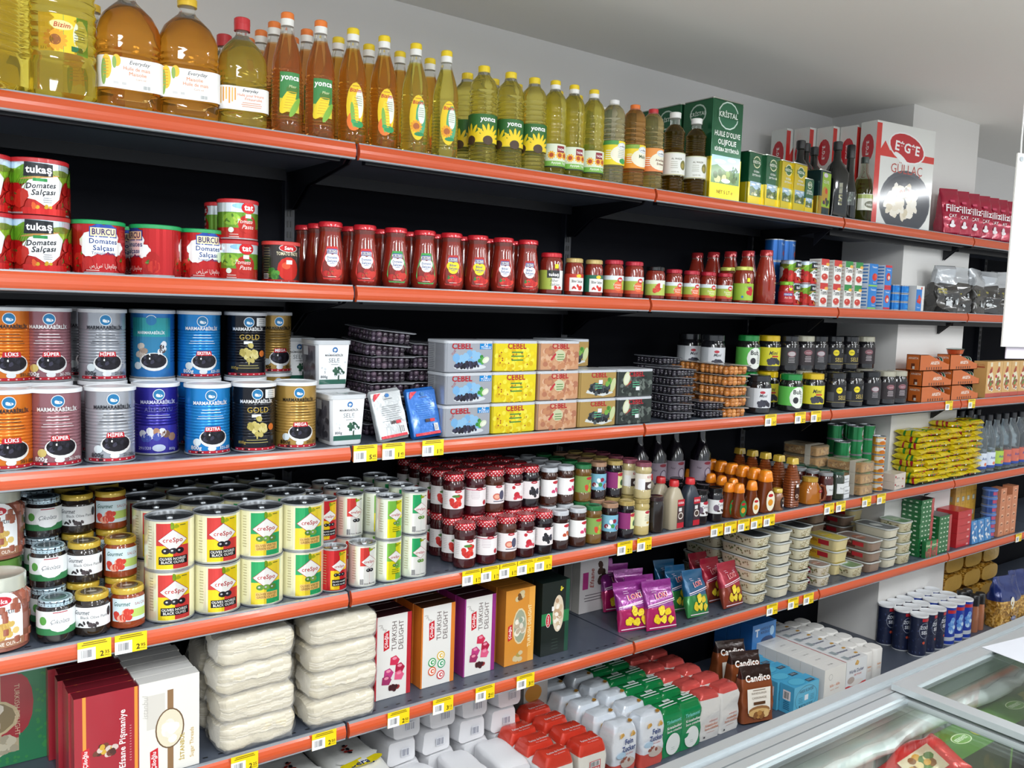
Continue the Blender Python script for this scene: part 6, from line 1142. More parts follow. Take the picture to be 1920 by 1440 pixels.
@memo
def loki(c1, c2, v):
    w, h, d = .064, .16, .036; b = MB(); R = []; n = 32
    for i in range(19):
        t = i / 18; kd = math.sin(math.pi * min(1, .04 + t * 1.15)) ** .6 if t < .8 else .12; kw = 1 - .06 * math.sin(math.pi * t); R.append(ring(h * t, w * kw, max(.001, d * .5 * kd), .02 if t < .85 else .002, n))
    b.loft(R, [c2 if i < 8 else c1 for i in range(18)]); b.crumple(.0045, 40, v)
    A = Art(); A.poly([(-w * .9, .078), (w * .9, .094), (w * .9, .097), (-w * .9, .081)], 'f0dce8').poly([(-w * .9, .073), (w * .9, .089), (w * .9, .0905), (-w * .9, .0745)], 'f0dce8').text('LOKI', .006, .102, .0165, 'f0e8ec', .058, bold=2, rot=.12).text('LOKI', .006, .1025, .0155, 'cc2a30', .056, bold=1, rot=.12).lines(-.022, .128, .022, 2, .006, 'e8d0e4').lines(.026, .125, .018, 2, .006, 'e8d0e4')
    for i, (a, e) in enumerate(((-.026, .034), (.0, .03), (.018, .056), (-.004, .062), (.03, .03))): A.blobs(a, e, .007, .009, 6, .009, ['e8cc2a', 'f0dc4a', 'd8b81e'], v + i, 1.2)
    A.rect(-w * .9, .006, w * .9, .009, 'f0dce8'); L = MB()
    def dep(z):
        t = z / h; return d * .5 * (math.sin(math.pi * min(1, .04 + t * 1.15)) ** .6 if t < .8 else .12)
    L.art(A, lambda u, q, o: (u, -dep(q) * (1 - .25 * (u / w) ** 2) - o - .0032, q), .01); return ('lollipop_bag', 'bag', [('bag_body', b.mesh('bag_body', 'foil')), ('print', L.mesh('print', 'card'))])
GL = 'foil bags of lollipops'
for i, (px, y, c, d, n) in enumerate(((1250, .012, ('8a2a82', 'b02060'), 'purple', 5), (1318, .03, ('1a5a84', '3a8a4a'), 'blue', 3), (1384, .03, ('a8243c', '8a3a2a'), 'red', 3))):
    x = X(px, y, S[5] + .06)
    for r in range(n): put(loki(*c, r), x + (0, -.012, .006, 0, -.01)[r], y + .02 + .07 * r, S[5] - .001, '%s foil lollipop bag, %s' % (d, ROW[r]), GL, -.12 if i == 0 else .15, -.3, (.03, .12, .08)[i])
for r in range(1): put(loki('8a2a82', 'b02060', r + 5), X(1250, .03, S[5] + .06) - .1, .07, S[5] - .001, 'purple foil lollipop bag, left column, %s' % (ROW[r] if r else 'nearest'), GL, -.3, -.3, -.06)
@memo
def tub(k):
    c, l, w, d, h = {'n': ('cfc8ac', '3a3c3e', .046, .085, .042), 'p': ('d4ceb8', '5a5e60', .046, .085, .042), 'y': ('d4c490', 'c8b85a', .05, .088, .05), 'c': ('8a7464', '7a6860', .05, .085, .044), 's': ('c8beac', '8a7a70', .04, .045, .042), 'g': ('ccc4a4', '6a8a64', .045, .06, .046)}[k]
    b = MB(); b.sq([(0, w * .84, d * .88, .018, c), (.003, w * .88, d * .92, .02, c), (h - .006, w * .96, d * .97, .02, c)], 28)
    A = Art(); B = Art()
    if k in 'ngs': A.blobs(0, h * .45, w * .75, h * .3, 26, .0026, ['9a8a64', 'a89870', '7a7a4a'], 3); B.blobs(0, h * .5, d * .7, h * .25, 22, .004, ['7a6a4a', '8a7a5a', '5a6a3a'], 4)
    if k in 'yc': B.rect(-.06, .006, .012, h - .01, 'd8a42a' if k == 'y' else '5a3028').text('TAHİN', -.03, h * .5, .01, '8a3a1e' if k == 'y' else 'd8b090', .05, bold=1).rect(-.0, h * .35, .05, h * .75, 'b82a34')
    if k == 's': B.rect(-.035, .006, .0, h - .012, '8a2430')
    b.art(A, lambda u, v, o: (u, -d * (.92 + .05 * v / h) - .001 - o, v)); b.art(B, lambda u, v, o: (-w * (.88 + .08 * v / h) - .001 - o, -u, v))
    q = MB(); q.sq([(h - .006, w, d, .02, 'b8bcb8'), (h - .004, w + .002, d + .002, .022, 'b8bcb8'), (h, w + .001, d + .001, .021, 'b8bcb8'), (h, w - .003, d - .003, .018, 'b8bcb8'), (h - .002, w - .004, d - .004, .018, l), (h - .002, .001, .001, .001, l)], 28)
    T = Art(); T.ell(-.004, .0, w * .5, d * .35, {'n': '4a4e50', 'p': 'b0b4b0', 'y': 'e0c43a', 'c': '9a5a44', 's': '9a6a5a', 'g': '7a9a6a'}[k]).text('HELVA', 0, -.006, .012, 'd0ccc0', .05, bold=1); q.apl(T, (0, 0, h - .0015), (1, 0, 0), (0, 1, 0))
    return ('halva_tub', 'tub', [('tub_body', b.mesh('tub_body', 'plastic')), ('lid', q.mesh('lid', 'plastic'))])
GU = 'plastic halva tubs stacked on the fifth shelf'
cols = [(1429, .01, 6, 'n', 'nut studded, first column'), (1471, .01, 6, 'p', 'plain cream, second column'), (1509, .01, 6, 'n', 'nut studded, third column')]
for px, y, n, k, d in cols:
    x = X(px - 2, y, S[5]) 
    for r in range(2):
        for t in range(n): put(tub(k), x + R0.uniform(-.003, .003) - .004 * r, y + .088 + .176 * r, S[5] - .001 + .0425 * t, 'halva tub, %s, %s, %s' % (d, ('front', 'rear')[r], TIER[6][t]), GU, R0.uniform(-.04, .04))
for px, yf, n, k, d in ((1547, .005, 2, 's', 'small brown, in front of the yellow column'), (1578, .06, 3, 'y', 'yellow label, fourth column'), (1609, .005, 1, 'g', 'single small green lidded'), (1642, .005, 3, 'c', 'brown chocolate, fifth column'), (1673, .005, 4, 'p', 'cream, sixth column'), (1699, .005, 4, 'g', 'green lidded, seventh column'), (1533, .2, 5, 'c', 'brown, rear column behind the third'), (1590, .215, 4, 'c', 'brown, rear column behind the fourth'), (1622, .215, 5, 'y', 'yellow label, tallest rear column')):
    dd = {'s': .045, 'g': .06, 'y': .088}.get(k, .085)
    for t in range(n):
        hh = {'y': .0505, 'g': .0465, 'c': .0445, 's': .0425, 'p': .0425}[k]; x = X(px, yf, S[5] + .05) + .01; put(tub(k), min(x, XC - .055) if yf + 2 * dd > YC else x, yf + dd + .003, S[5] - .001 + hh * t, 'halva tub, %s%s' % (d, ', ' + (TIER[n][t]) if n > 1 else ''), GU, R0.uniform(-.03, .03))
@memo
def flatbox(k):
    w, d, h, c = {'k': (.11, .09, .021, '1f6a3a'), 'r': (.13, .1, .034, 'b8242c'), 'u': (.05, .018, .075, '1f6a3a')}[k]; A = Art(); Lf = Art()
    if k == 'k': A.rect(w * .3, 0, w / 2, h, 'b04a4a'); Lf.rect(-d / 2, 0, d / 2, h, '1c6436'); [X_.rect(-.04 + i * .028, .006, -.028 + i * .028, .012, 'c8d4c0') for X_ in (A, Lf) for i in range(3)]
    elif k == 'r': A.rect(-.02, .008, .03, .024, 'd8c8c4') if 0 else A.rect(.03, .004, .05, .012, 'd8a0a0'); A.lines(0, .03, .1, 1, .004, '7a1a20')
    else: A.rect(-w / 2, 0, w / 2, h, '1f7a3e').text('Knorr', -.002, .05, .011, 'f0e8c0', .04, bold=1).blobs(-.004, .022, .016, .014, 12, .009, ['7a3a2a', 'a85a3a', '5a2a1e'], 3).rect(.012, 0, w / 2, h, 'b02a30').text('12', .019, .045, .012, 'f0e0d8')
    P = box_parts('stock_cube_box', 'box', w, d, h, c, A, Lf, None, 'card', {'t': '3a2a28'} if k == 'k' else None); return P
xk = X(1722, .03, S[5]) + .055
for t in range(12): put(flatbox('k'), xk + R0.uniform(-.002, .002), .078, S[5] - .001 + .0215 * t, 'flat green and red cube box, tall stack, %s' % (['lowest', 'second', 'third', 'fourth', 'fifth', 'sixth', 'seventh', 'eighth', 'ninth', 'tenth', 'eleventh', 'topmost'][t]), 'flat green stock cube boxes', R0.uniform(-.02, .02))
for t in range(8): put(flatbox('k'), xk + .135, .06, S[5] - .001 + .0215 * t, 'flat green and red cube box, shorter stack, %s' % (['lowest', 'second', 'third', 'fourth', 'fifth', 'sixth', 'seventh', 'topmost'][t]), 'flat green stock cube boxes', 0)
for i in range(2): put(flatbox('u'), xk - .02 + .053 * i, .014, S[5] - .001, 'small upright green cube box before the tall stack, %s' % ('left', 'right')[i], 'upright green stock cube boxes', 0)
xr = X(1790, .02, S[5]) + .075
for t in range(5): put(flatbox('r'), xr, .07, S[5] - .001 + .0345 * t, 'flat red carton, %s of the red stack' % (TIER[5][t]), 'flat red cartons', 0)
yb_ = box_parts('spice_carton', 'carton', .05, .05, .075, 'c89a3a', Art().rect(-.025, 0, .025, .075, 'd0a040').rect(-.012, .03, .012, .055, '8a8a7a').rect(-.009, .033, .009, .052, 'c8c8b8').lines(0, .02, .03, 2, .006, '8a5a2a'), Art().rect(-.025, 0, .025, .075, 'b88a3a').rect(-.012, .03, .012, .055, '9a9278'))
for i in range(4):
    for t in range(4): put(yb_, XC + .625 + .052 * i, .135, S[5] - .001 + .0755 * t, 'small yellow carton behind the red stack, %s, %s' % (ORD[i], TIER[4][t]), 'small yellow cartons', 0)
bt2 = tin(.034, .04, '3a5a9a', Art().rect(-.1, .003, .1, .036, '3f62a8').rect(-.01, .012, .03, .028, 'b84a6a'), nm='cheese_tub', lid='5a7ab8')
for t in range(6): put(bt2, xr + .3, .05, S[5] - .001 + .0405 * t, 'blue round tub, %s of the blue column' % TIER[6][t], 'blue round tubs in one column', -.4)
pk = box_parts('cube_carton', 'carton', .06, .05, .04, 'c8825e', Art().rect(-.03, 0, .03, .04, 'c87e58').ell(0, .02, .014, .01, 'e0b090').blobs(0, .02, .01, .005, 5, .005, ['8a4a2a'], 2))
for i in range(3):
    for t in range(6 - i % 2): put(pk, xr + .37 + .063 * i, .04, S[5] - .001 + .0405 * t, 'small salmon coloured carton, %s column, %s' % (('left', 'middle', 'right')[i], ['lowest', 'second', 'third', 'fourth', 'fifth', 'sixth'][t]), 'salmon coloured cartons', 0)
bl = MB(); bl.box(-.03, -.01, 0, .03, .01, .11, '3a88c8'); bl.apl(Art().blobs(0, .05, .02, .035, 10, .012, ['e8eef4', '2a68b0', 'c8dcec'], 3, .5).text('Eti', 0, .09, .012, 'f0f4f8', bold=1), (0, -.01, 0), (1, 0, 0), (0, 0, 1)); bl = ('milk_powder_pack', 'pack', [('pack_body', bl.mesh('pack_body', 'foil'))])
for i in range(3): put(bl, xr + .1 + .065 * i, .02, S[5] - .001, 'small blue and white pack right of the red stack, %s' % ('left', 'middle', 'right')[i], 'small blue packs', 0, -.1)

# ------------------------------------------------------------------ bottom shelf (sugar, flour, salt)
@memo
def brick(k, v=0):
    """paper bag of sugar or flour with a folded, sagging top"""
    w, d, h, c, tc = {'alb': (.104, .075, .17, 'e0ddd4', 'd0402e'), 'fz': (.1, .07, .165, 'e4e8ee', 'dfe6ee'), 'gr': (.1, .072, .155, '12804a', '16763f'), 'wr': (.1, .072, .155, 'e8e6e2', 'd65a54'), 'pl': (.1, .072, .155, 'e0e0e2', 'dcdcde')}[k]
    b = MB(); R = []; cs = []
    if k == 'fz': lo = 'd8564a'
    for i in range(12):
        t = i / 11; z = h * t; kk = 1 + .03 * math.sin(math.pi * min(1, t)) - (max(0, t - .85) * 1.1); R.append(ring(z, w / 2 * kk, d / 2 * kk, .012, 28)); cs.append(c if z < h * (.8 if k == 'alb' else .9) else tc)
        if k == 'fz' and t < .25: cs[-1] = 'd8564a'
    R.append(ring(h + .004, w / 2 * .7, d / 2 * .55, .01, 28)); R.append(ring(h + .003, w * .02, d * .02, .001, 28)); cs = cs[:11] + [tc, tc]
    b.loft(R, cs); b.crumple(.005, 28, v, keep=lambda p: p[2] < .002); b.crumple(.0022, 85, v, keep=lambda p: p[2] < .002)
    A = Art(); T = Art()
    if k == 'alb': A.ell(.0, .03, .04, .03, 'd8a23a').ell(.006, .02, .03, .02, 'c8862a').rect(-.018, .086, .024, .12, 'b83038').bars(-.014, .103, .02, .117).text('ALBONA', .003, .09, .009, 'f4e8e4', .036, bold=1); T.text('Farine de froment', .0, -.022, .009, 'f2e4e0', .07, bold=1).text('Per pâtisserie', .0, -.034, .005, 'f2e4e0', .04)
    elif k == 'fz': A.ell(.01, .045, .03, .016, 'cfc0b4').blobs(.0, .056, .02, .007, 10, .006, ['9a5a4a', 'd8c8c0'], 3).text('Fein', .012, .105, .017, '24407e', .034, bold=1.5).text('Zucker', .012, .083, .017, '24407e', .058, bold=1.5).text('fijne suiker', .014, .072, .006, 'c8403a', .036).ell(-.02, .075, .02, .01, 'b8d4e8').blobs(-.02, .14, .006, .007, 6, .006, ['c8963a', 'dcb060'], 2).blobs(.026, .135, .006, .007, 6, .006, ['c8963a', 'dcb060'], 4); T.blobs(.025, -.025, .007, .005, 7, .006, ['c8963a', 'b8803a'], 5)
    elif k == 'gr': A.ell(0, .04, .034, .036, 'dfe4e0', 22).text('Tirlemont', 0, .112, .012, '6ad0c8', .07, bold=1).text('Kristalsuiker', .004, .094, .009, 'f0f4f0', .07, bold=1).text('Sucre cristallisé', .004, .082, .008, 'f0f4f0', .07, bold=1).lines(0, .028, .02, 2, .006, '9aa8a0'); T.rect(-.035, -.006, .035, .001, 'e4ece8').rect(-.035, -.02, .035, -.016, 'e4ece8').rect(.0, .006, .03, .018, 'e4ece8').lines(.015, .015, .024, 3, .004, '1a4a30')
    elif k == 'wr': A.text('suikergoed', .012, .062, .007, 'd86a5a', .04).text('Kristalsuiker', .004, .048, .008, 'd8743a', .066, bold=1).text('Sucre cristallisé', .004, .036, .008, 'd8743a', .066, bold=1).lines(0, .026, .05, 1, .004, 'c88a70').rect(-.034, .01, -.026, .016, '4a4a4e')
    else: pass
    b.apl(A, (0, -d / 2 * 1.03, 0), (1, 0, 0), (0, 0, 1), .0026)
    if k != 'wr' and T.p: b.apl(T, (0, 0, h + .003), (1, 0, 0), (0, 1, 0), .004)
    if k == 'wr': b.apl(Art().rect(-d * .1, .02, d * .1, .026, 'd8743a').rect(-d * .1, .034, d * .1, .04, 'd8743a').rect(-d * .1, .06, d * .1, .066, 'd8743a'), (-w / 2 * 1.03, 0, 0), (0, -1, 0), (0, 0, 1), .0026)
    return ('sugar_bag' if k != 'alb' else 'flour_bag', 'bag', [('paper_bag', b.mesh('paper_bag', 'gloss' if k == 'gr' else 'foil'))])
GG = 'paper bags on the bottom shelf'
for k, pxs, y0, n, d in (('alb', (1050, 1112), -.12, 4, 'flour bag with red top'), ('fz', (1172, 1226), -.085, 5, 'white sugar bag with golden flower'), ('gr', (1262, 1298), -.075, 5, 'green sugar bag with white circle'), ('wr', (1333, 1370), -.07, 5, 'white sugar bag with red top')):
    for c, px in enumerate(pxs):
        x = X(px, y0, S[6] + .07)
        for r in range(n): put(brick(k, (r + c) % 3), x + R0.uniform(-.003, .003), y0 + .038 + .083 * r, S[6] - .001, '%s, %s column, %s' % (d, ('left', 'right')[c], ROW[r]), GG, R0.uniform(-.04, .04))
@memo
def lying(v):
    w, d, h = .049, .085, .072; b = MB(); R = []
    for i in range(9):
        u = -1 + i / 4; k = 1 - .12 * abs(u) ** 6; R.append([(p[0], u * d, h / 2 + p[1]) for p in ring(0, w * k, h / 2 * k, .014, 28)])
    b.loft(R, 'dadadd'); b.crumple(.005, 34, v); b.apl(Art().rect(-.004, .024, .024, .048, 'c8ccd8').bars(-.002, .026, .022, .046, '4a5270', v + 3), (0, -d, 0), (1, 0, 0), (0, 0, 1), .005); return ('sugar_bag', 'bag', [('paper_bag', b.mesh('paper_bag', 'paper'))])
N4 = ['first', 'second', 'third', 'fourth', 'fifth']
for c, px in enumerate((757, 823, 888, 948)):
    x = X(px, .12, S[6] + .25)
    for t in range(4): put(lying(t % 3), x + R0.uniform(-.004, .004) + (.0, .015)[t % 2], .21, S[6] - .001 + .073 * t, 'plain white bag lying, barcode end outwards, %s column, %s' % (N4[c], ['lowest', 'second up', 'third up', 'topmost'][t]), 'plain white bags lying in stacks', R0.uniform(-.05, .05))
for c, px in enumerate((745, 820, 893, 962, 1010)):
    x = X(px, -.02, S[6] + .21)
    for t in range(2): put(lying((t + c) % 3), x, .03 - .05 * (c == 4), S[6] - .001 + .073 * t, 'plain white bag before the taller white stacks, %s column, %s' % (N4[c], TIER[2][t]), 'plain white bags lying in stacks', R0.uniform(-.12, .12) if t else 0)
@memo
def sack():
    w, d, h = .07, .12, .05; b = MB(); R = []
    for i in range(11):
        u = -1 + i / 5; k = (1 - abs(u) ** 4 * .75); R.append([(p[0], u * d, h / 2 + p[1]) for p in ring(0, w * (1 - .05 * abs(u)), h / 2 * k + .001, .02 * k + .001, 28)])
    b.loft(R, 'dcdcd8'); A = Art().ell(.0, -.085, .062, .02, 'e6d21e').ell(0, -.06, .06, .02, 'dcdcd8').ell(0, -.085, .03, .011, 'f0f0f0').text('beray', 0, -.1, .022, '26346a', .09, bold=1.5).blobs(.0, -.01, .01, .02, 9, .008, ['a8342e', '2a2a30', 'c85a44'], 3, .6).text('herby', -.01, .05, .016, '3a3a42', .07, bold=1)
    b.apl(A, (0, 0, h), (1, 0, 0), (0, 1, 0), .0035); b.crumple(.003, 18, 1); return ('rice_bag', 'bag', [('bag_body', b.mesh('bag_body', 'foil'))])
for i, px in enumerate((560, 668)):
    for t in range(5): put(sack(), X(px, .05, S[6] + .24), .115, S[6] - .001 + .0495 * t, 'white and yellow rice sack lying flat, %s pile, %s' % (('left', 'right')[i], ['lowest', 'second up', 'third up', 'fourth up', 'topmost'][t]), 'flat lying rice sacks', .06 * (-1) ** t)
for i, (px, y) in enumerate(((1412, -.055), (1392, .05), (1365, .15))): put(pouch('candico'), X(px, y, S[6] + .1), y, S[6] - .001, 'brown rock sugar pouch, %s' % ['front one on the shelf edge', 'middle one', 'rearmost'][i], 'brown sugar pouches', -.25)
ob = Art().ell(0, .2, .004, .004, 'c8923a')
put(box_parts('sugar_carton', 'carton', .1, .08, .12, 'b8b4b0', Art().ell(-.01, .07, .035, .03, 'c8862a').rect(-.05, 0, .05, .02, 'c8c4bc')), X(1000, .25, S[6] + .12), .28, S[6] - .001 + .1, 'carton with orange circle half hidden behind the flour', None, 0)
@memo
def sbox(k):
    w, d, h, c = {'bl': (.15, .06, .105, '4aa0c8'), 'db': (.15, .06, .1, '2a6ab4'), 'w1': (.14, .052, .125, 'e0deda'), 'w2': (.14, .052, .125, 'dcdcdc')}[k]; A = Art(); T = Art(); L = Art()
    if k == 'bl': A.rect(-w / 2, 0, w / 2, h, '5ab0d0').ell(.0, .052, .066, .047, '2a3a50', 28).ell(0, .052, .0645, .0455, '5ab0d0', 28).text('HARDE KLONTJES', 0, .076, .011, '2a3a50', .084, bold=1).text('MORCEAUX DURS', 0, .02, .011, '2a3a50', .084, bold=1).rect(-.01, .044, .012, .064, 'dfe8ee').lines(-.034, .058, .03, 4, .006, '2a3a50').lines(.036, .058, .026, 4, .006, '2a3a50'); T.rect(.02, -.024, .06, -.004, '3a4a5a').lines(.04, -.01, .034, 2, .006, 'c8dce4').ell(-.02, .0, .04, .026, '3a90b4', 20).ell(-.02, .0, .038, .024, '5ab0d0', 20); L.rect(-.016, .05, .016, .085, 'e8dce0').bars(-.012, .054, .01, .08).lines(0, .042, .03, 5, .007, '1f5a80', .003)
    elif k == 'db': A.rect(-w / 2, 0, w / 2, h, '3a80c4').text('T', -.045, .05, .03, 'f0f4f8', bold=2).text('HARDE KLONTJES', .018, .072, .011, '1c3a6a', .08, bold=1).text('MORCEAUX DURS', .018, .056, .011, '1c3a6a', .08, bold=1).ell(.02, .025, .04, .018, '1c3a6a').ell(.05, .06, .014, .02, 'a8cce8')
    elif k == 'w1': A.rect(-w / 2, 0, w / 2, h, 'e4e2dc').ell(-.03, .09, .012, .012, '6a6a6a').ell(-.03, .09, .011, .011, 'e4e2dc').text('kilo - kilo', 0, .05, .011, 'd87a3a', .08, bold=1).text('sucre - suiker', 0, .036, .007, 'd8a080', .08).rect(-.06, .01, -.052, .018, '3a3a3e'); T.rect(w / 2 - .004, -d / 2, w / 2, d / 2, 'b82430').text('kilo kilo', 0, -.004, .007, '8a8a8a', .07, shear=.3)
    else: A.rect(-w / 2, 0, w / 2, h, 'dfe2e4').rect(-w / 2, 0, w / 2, .025, 'c83a3a').ell(.0, .03, .05, .012, 'e0dcd8').blobs(0, .108, .008, .008, 7, .007, ['c8963a', 'dcb060'], 3).text('Würfel Zucker', 0, .072, .013, '2a3a6a', .1, bold=1).text('500 Würfel', .01, .058, .008, 'c83a3a', .05).ell(-.035, .045, .024, .014, 'b8a8a0'); T.rect(-.05, -.016, -.024, .016, '9aa4a8').text('Würfelzucker', .012, -.012, .012, '2a3a6a', .07, bold=1).blobs(.05, .012, .006, .004, 6, .006, ['c8963a'], 3)
    return box_parts('sugar_carton', 'carton', w, d, h, c, A, L, T)
x = X(1486, -.125, S[6] + .02) + .078
for r in range(5): put(sbox('bl'), x - .012 * (r % 2), -.095 + .063 * r, S[6] - .001, 'light blue hard candy sugar carton, %s' % ROW[r], 'light blue sugar cartons', 0)
for r in range(3): put(sbox('db'), X(1420, .2, S[6] + .15) + .03, .22 + .065 * r, S[6] - .001 + .0, 'deeper blue sugar carton behind, %s' % ROW[r].replace('front row', 'nearest'), 'deeper blue sugar cartons', 0)
for r in range(3): put(sbox('db'), X(1420, .2, S[6] + .15) + .03, .22 + .065 * r, S[6] - .001 + .101, 'deeper blue sugar carton on top, %s' % ROW[r].replace('front row', 'nearest'), 'deeper blue sugar cartons', 0)
x = X(1542, -.12, S[6]) + .072
for c, k in enumerate(('w1', 'w2')):
    for r in range(8): put(sbox(k), x + .1425 * c, -.095 + .0535 * r, S[6] - .001, '%s, %s' % (('white kilo sugar carton with red edge line', 'white cube sugar carton with flower')[c], (ROW + ['seventh row back', 'rearmost row'])[r]), 'white sugar cartons in two columns', 0)
@memo
def roll():
    b = MB(); c = 'd8d6d2'; b.sq([(0, .032, .03, .02, c), (.003, .034, .032, .022, c), (.118, .034, .032, .022, c), (.124, .03, .028, .02, c), (.125, .001, .001, .001, c)]); b.apl(Art().text('Suiker', 0, .06, .007, 'd8863a', .03, bold=1).lines(0, .05, .03, 2, .005, 'c8a080'), (0, -.032, 0), (1, 0, 0), (0, 0, 1)); return ('sugar_tub', 'tub', [('tub_body', b.mesh('tub_body', 'paper'))])
x += .1425 + .107
for c in range(2):
    for r in range(6): put(roll(), x + .07 * c, -.08 + .066 * r + .0, S[6] - .001, 'white rounded sugar tub, %s column, %s' % (('left', 'right')[c], ROW[r]), 'white rounded sugar tubs', 0) if not (c == 1 and r == 0) and x + .07 * c < XC - .04 or r < 3 else None
@memo
def salt(k):
    r, h = .036, .178; c = {'n': '1c2440', 'b': '1a3aa0'}[k]; b = MB(); b.lathe([(0, r, 'b8bcc0'), (.004, r, c), (h - .006, r, c)], 28); A = Art()
    if k == 'n':
        A.blobs(0, h * .45, .1, h * .38, 60, .005, ['2c3654', '38446a', '141a30'], 3, .5).ell(.014, .115, .024, .034, 'b8c0d0', 22).ell(.014, .115, .0228, .0328, '1c2440', 22).text('ZOUT', .014, .122, .014, 'd8dce4', .042, bold=1.5).text('SEL', .014, .1, .014, 'd8dce4', .032, bold=1.5).rect(.0, .155, .04, .168, 'b82a34').ell(.012, .062, .006, .006, 'c8503a')
    else: A.blobs(.004, h * .5, .012, .03, 18, .01, ['5a90d8', '8ab8e8', 'c8e0f4'], 3).rect(-.02, .145, .024, .16, 'b82a34').poly([(-.1, .03), (.1, .045), (.1, .025), (-.1, .015)], 'c0c8d0')
    b.acyl(A, r); l = MB(); l.lathe([(h - .007, r + .0014, 'e4e6e8'), (h, r + .0014, 'e4e6e8'), (h + .0005, r - .002, 'e4e6e8'), (h - .001, r - .004, 'dfe2e6'), (h - .001, .001, 'dfe2e6')], 28)
    return ('salt_canister', 'canister', [('canister_body', b.mesh('canister_body', 'card')), ('lid', l.mesh('lid', 'plastic'))])
x0 = X(1718, -.06, S[6] + .02)
for c in range(3):
    for r in range(3): put(salt('n'), x0 + .076 * c, -.062 + .0745 * r, S[6] - .001, 'dark navy salt canister, %s column, %s' % (('left', 'middle', 'right')[c], ROW[r]), 'navy salt canisters', -.7 if c == 0 else -.3) 
for c in range(3):
    for r in range(3): put(salt('b'), x0 + .245 + .076 * c, -.062 + .0745 * r, S[6] - .001, 'bright blue salt canister, %s column, %s' % (('left', 'middle', 'right')[c], ROW[r]), 'blue salt canisters', -.5)
gs = bottle_parts([(0, .022, 'a86a4a'), (.004, .024, 'a86a4a'), (.1, .022, 'a86a4a'), (.13, .02, '8a6a5a')], None, (.125, .022, .05, '1a1a1e', '1a1a1e'), name='spice_grinder', m='gloss')
for i in range(4): put(gs, x0 + .5 + .055 * (i % 2), -.06 + .06 * (i // 2), S[6] - .001, 'spice grinder with black top beside the blue canisters, %s' % ['front left', 'front right', 'rear left', 'rear right'][i], 'spice grinders', 0)
@memo
def pasta(v, lie=0):
    w, h, d = .085, .24, .048; b = MB(); R = []
    for i in range(31):
        t = i / 30; kd = 1 if t < .6 else max(.03, 1 - (t - .6) * 2.6); R.append([(w * (1 - .15 * max(0, t - .7)) * math.copysign(abs(math.cos(q)) ** .6, math.cos(q)), d * kd * (.8 + .2 * math.sin(math.pi * t)) * math.copysign(abs(math.sin(q)) ** .6, math.sin(q)), h * t) for q in [k * math.pi / 24 for k in range(48)]])
    b.loft(R, ['b8893a' if i < 16 else '1a2c6a' for i in range(30)]); Rc = random.Random(v); b.c = [hx(Rc.choice(('c4953e', 'a87828', 'd8ae5c', '8e6420'))) if c == hx('b8893a') else c for c in b.c]; b.crumple(.007, 30, v, keep=lambda p: p[2] < .003); b.crumple(.003, 90, v, keep=lambda p: p[2] < .003 or p[2] > .13)
    L = MB(); A = Art().blobs(0, .06, w * .7, .05, 60, .008, ['c89a48', 'd8ae5e', 'a87830', '8a6428'], v, .4).ell(.0, .12, .012, .03, 'e0dccc').ell(.02, .045, .022, .012, '5a6088').text('Nuh', .02, .042, .01, 'c8cce0', .03, bold=1); L.art(A, lambda u, q, o: (u, -d * (.95 - .5 * (u / w) ** 2) - .004 - o, q), .012); L.crumple(.003, 30, v)
    return ('pasta_bag', 'bag', [('bag_body', b.mesh('bag_body', 'foil')), ('print', L.mesh('print', 'card'))])
for i in range(5): put(pasta(i % 3), x0 + .72 + .175 * i, -.09 + .01 * (i % 2), S[6] - .001, 'blue topped bag of golden pasta standing in front, %s' % ORD[i], 'bags of pasta', -.2)
for i in range(3):
    for t in range(3): put(pasta(t % 3), max(x0 + .62, XC + .67) + .19 * i, .12, S[6] + .05 + .098 * t, 'bag of pasta lying in the rear pile, %s, %s' % (ORD[i], TIER[3][t]), 'bags of pasta', 0, -math.pi / 2)
# ------------------------------------------------------------------ price tags
def tags(k, lst):
    for i, (px, p, q, d) in enumerate(lst): tag(k, px, p, q, 'yellow price tag on %s shelf edge, %s' % (WH[k], d))
tags(3, [(663, '5', '45', 'first right of the joint by the white tub'), (717, '1', '45', 'below the silver vacuum pack'), (792, '1', '35', 'below the silver rectangular tins'), (1435, '1', '67', 'below the green lidded jar'), (1491, '2', '75', 'below the yellow lidded jar'), (1521, '2', '75', 'last before the joint'), (1773, '1', '95', 'below the orange boxes'), (1816, '2', '25', 'below the golden cartons')])
tags(4, [(145, '2', '35', 'below the black olive paste jar'), (215, '2', '95', 'below the red tomato spread jar')] + [(867 + i * 35.3 - i * i * .35, '1', '75', 'below the %s jam' % d) for i, d in enumerate(('strawberry', 'cherry', 'fig', 'sour cherry', 'blackberry'))] +
     [(1158, '2', '10', 'last before the joint below cream tahini'), (1195, '2', '49', 'first after the joint below molasses')] + [(1333 + 26 * i - i * i * .3, '4', '65', 'below the honey bottles, %s of five' % d) for i, d in enumerate(('first', 'second', 'third', 'fourth', 'fifth'))] + [(1546, '4', '35', 'right of the joint, left one'), (1568, '4', '35', 'right of the joint, right one'), (1617, '3', '99', 'below the clear pastry boxes'), (1645, '1', '99', 'below the yellow tin column')])
tags(5, [(433, '2', '25', 'below the left vermicelli stack'), (585, '2', '50', 'last before the joint by the vermicelli'), (727, '2', '50', 'below the red spined box'), (812, '3', '15', 'below the orange spined box'), (892, '2', '65', 'below the purple spined box'), (969, '3', '50', 'below the orange golden box'), (1438, '7', '99', 'below the first tub column'), (1478, '7', '99', 'below the second tub column'), (1507, '3', '75', 'last before the joint by the tubs'), (1905, '1', '59', 'near the right edge of the photo')])
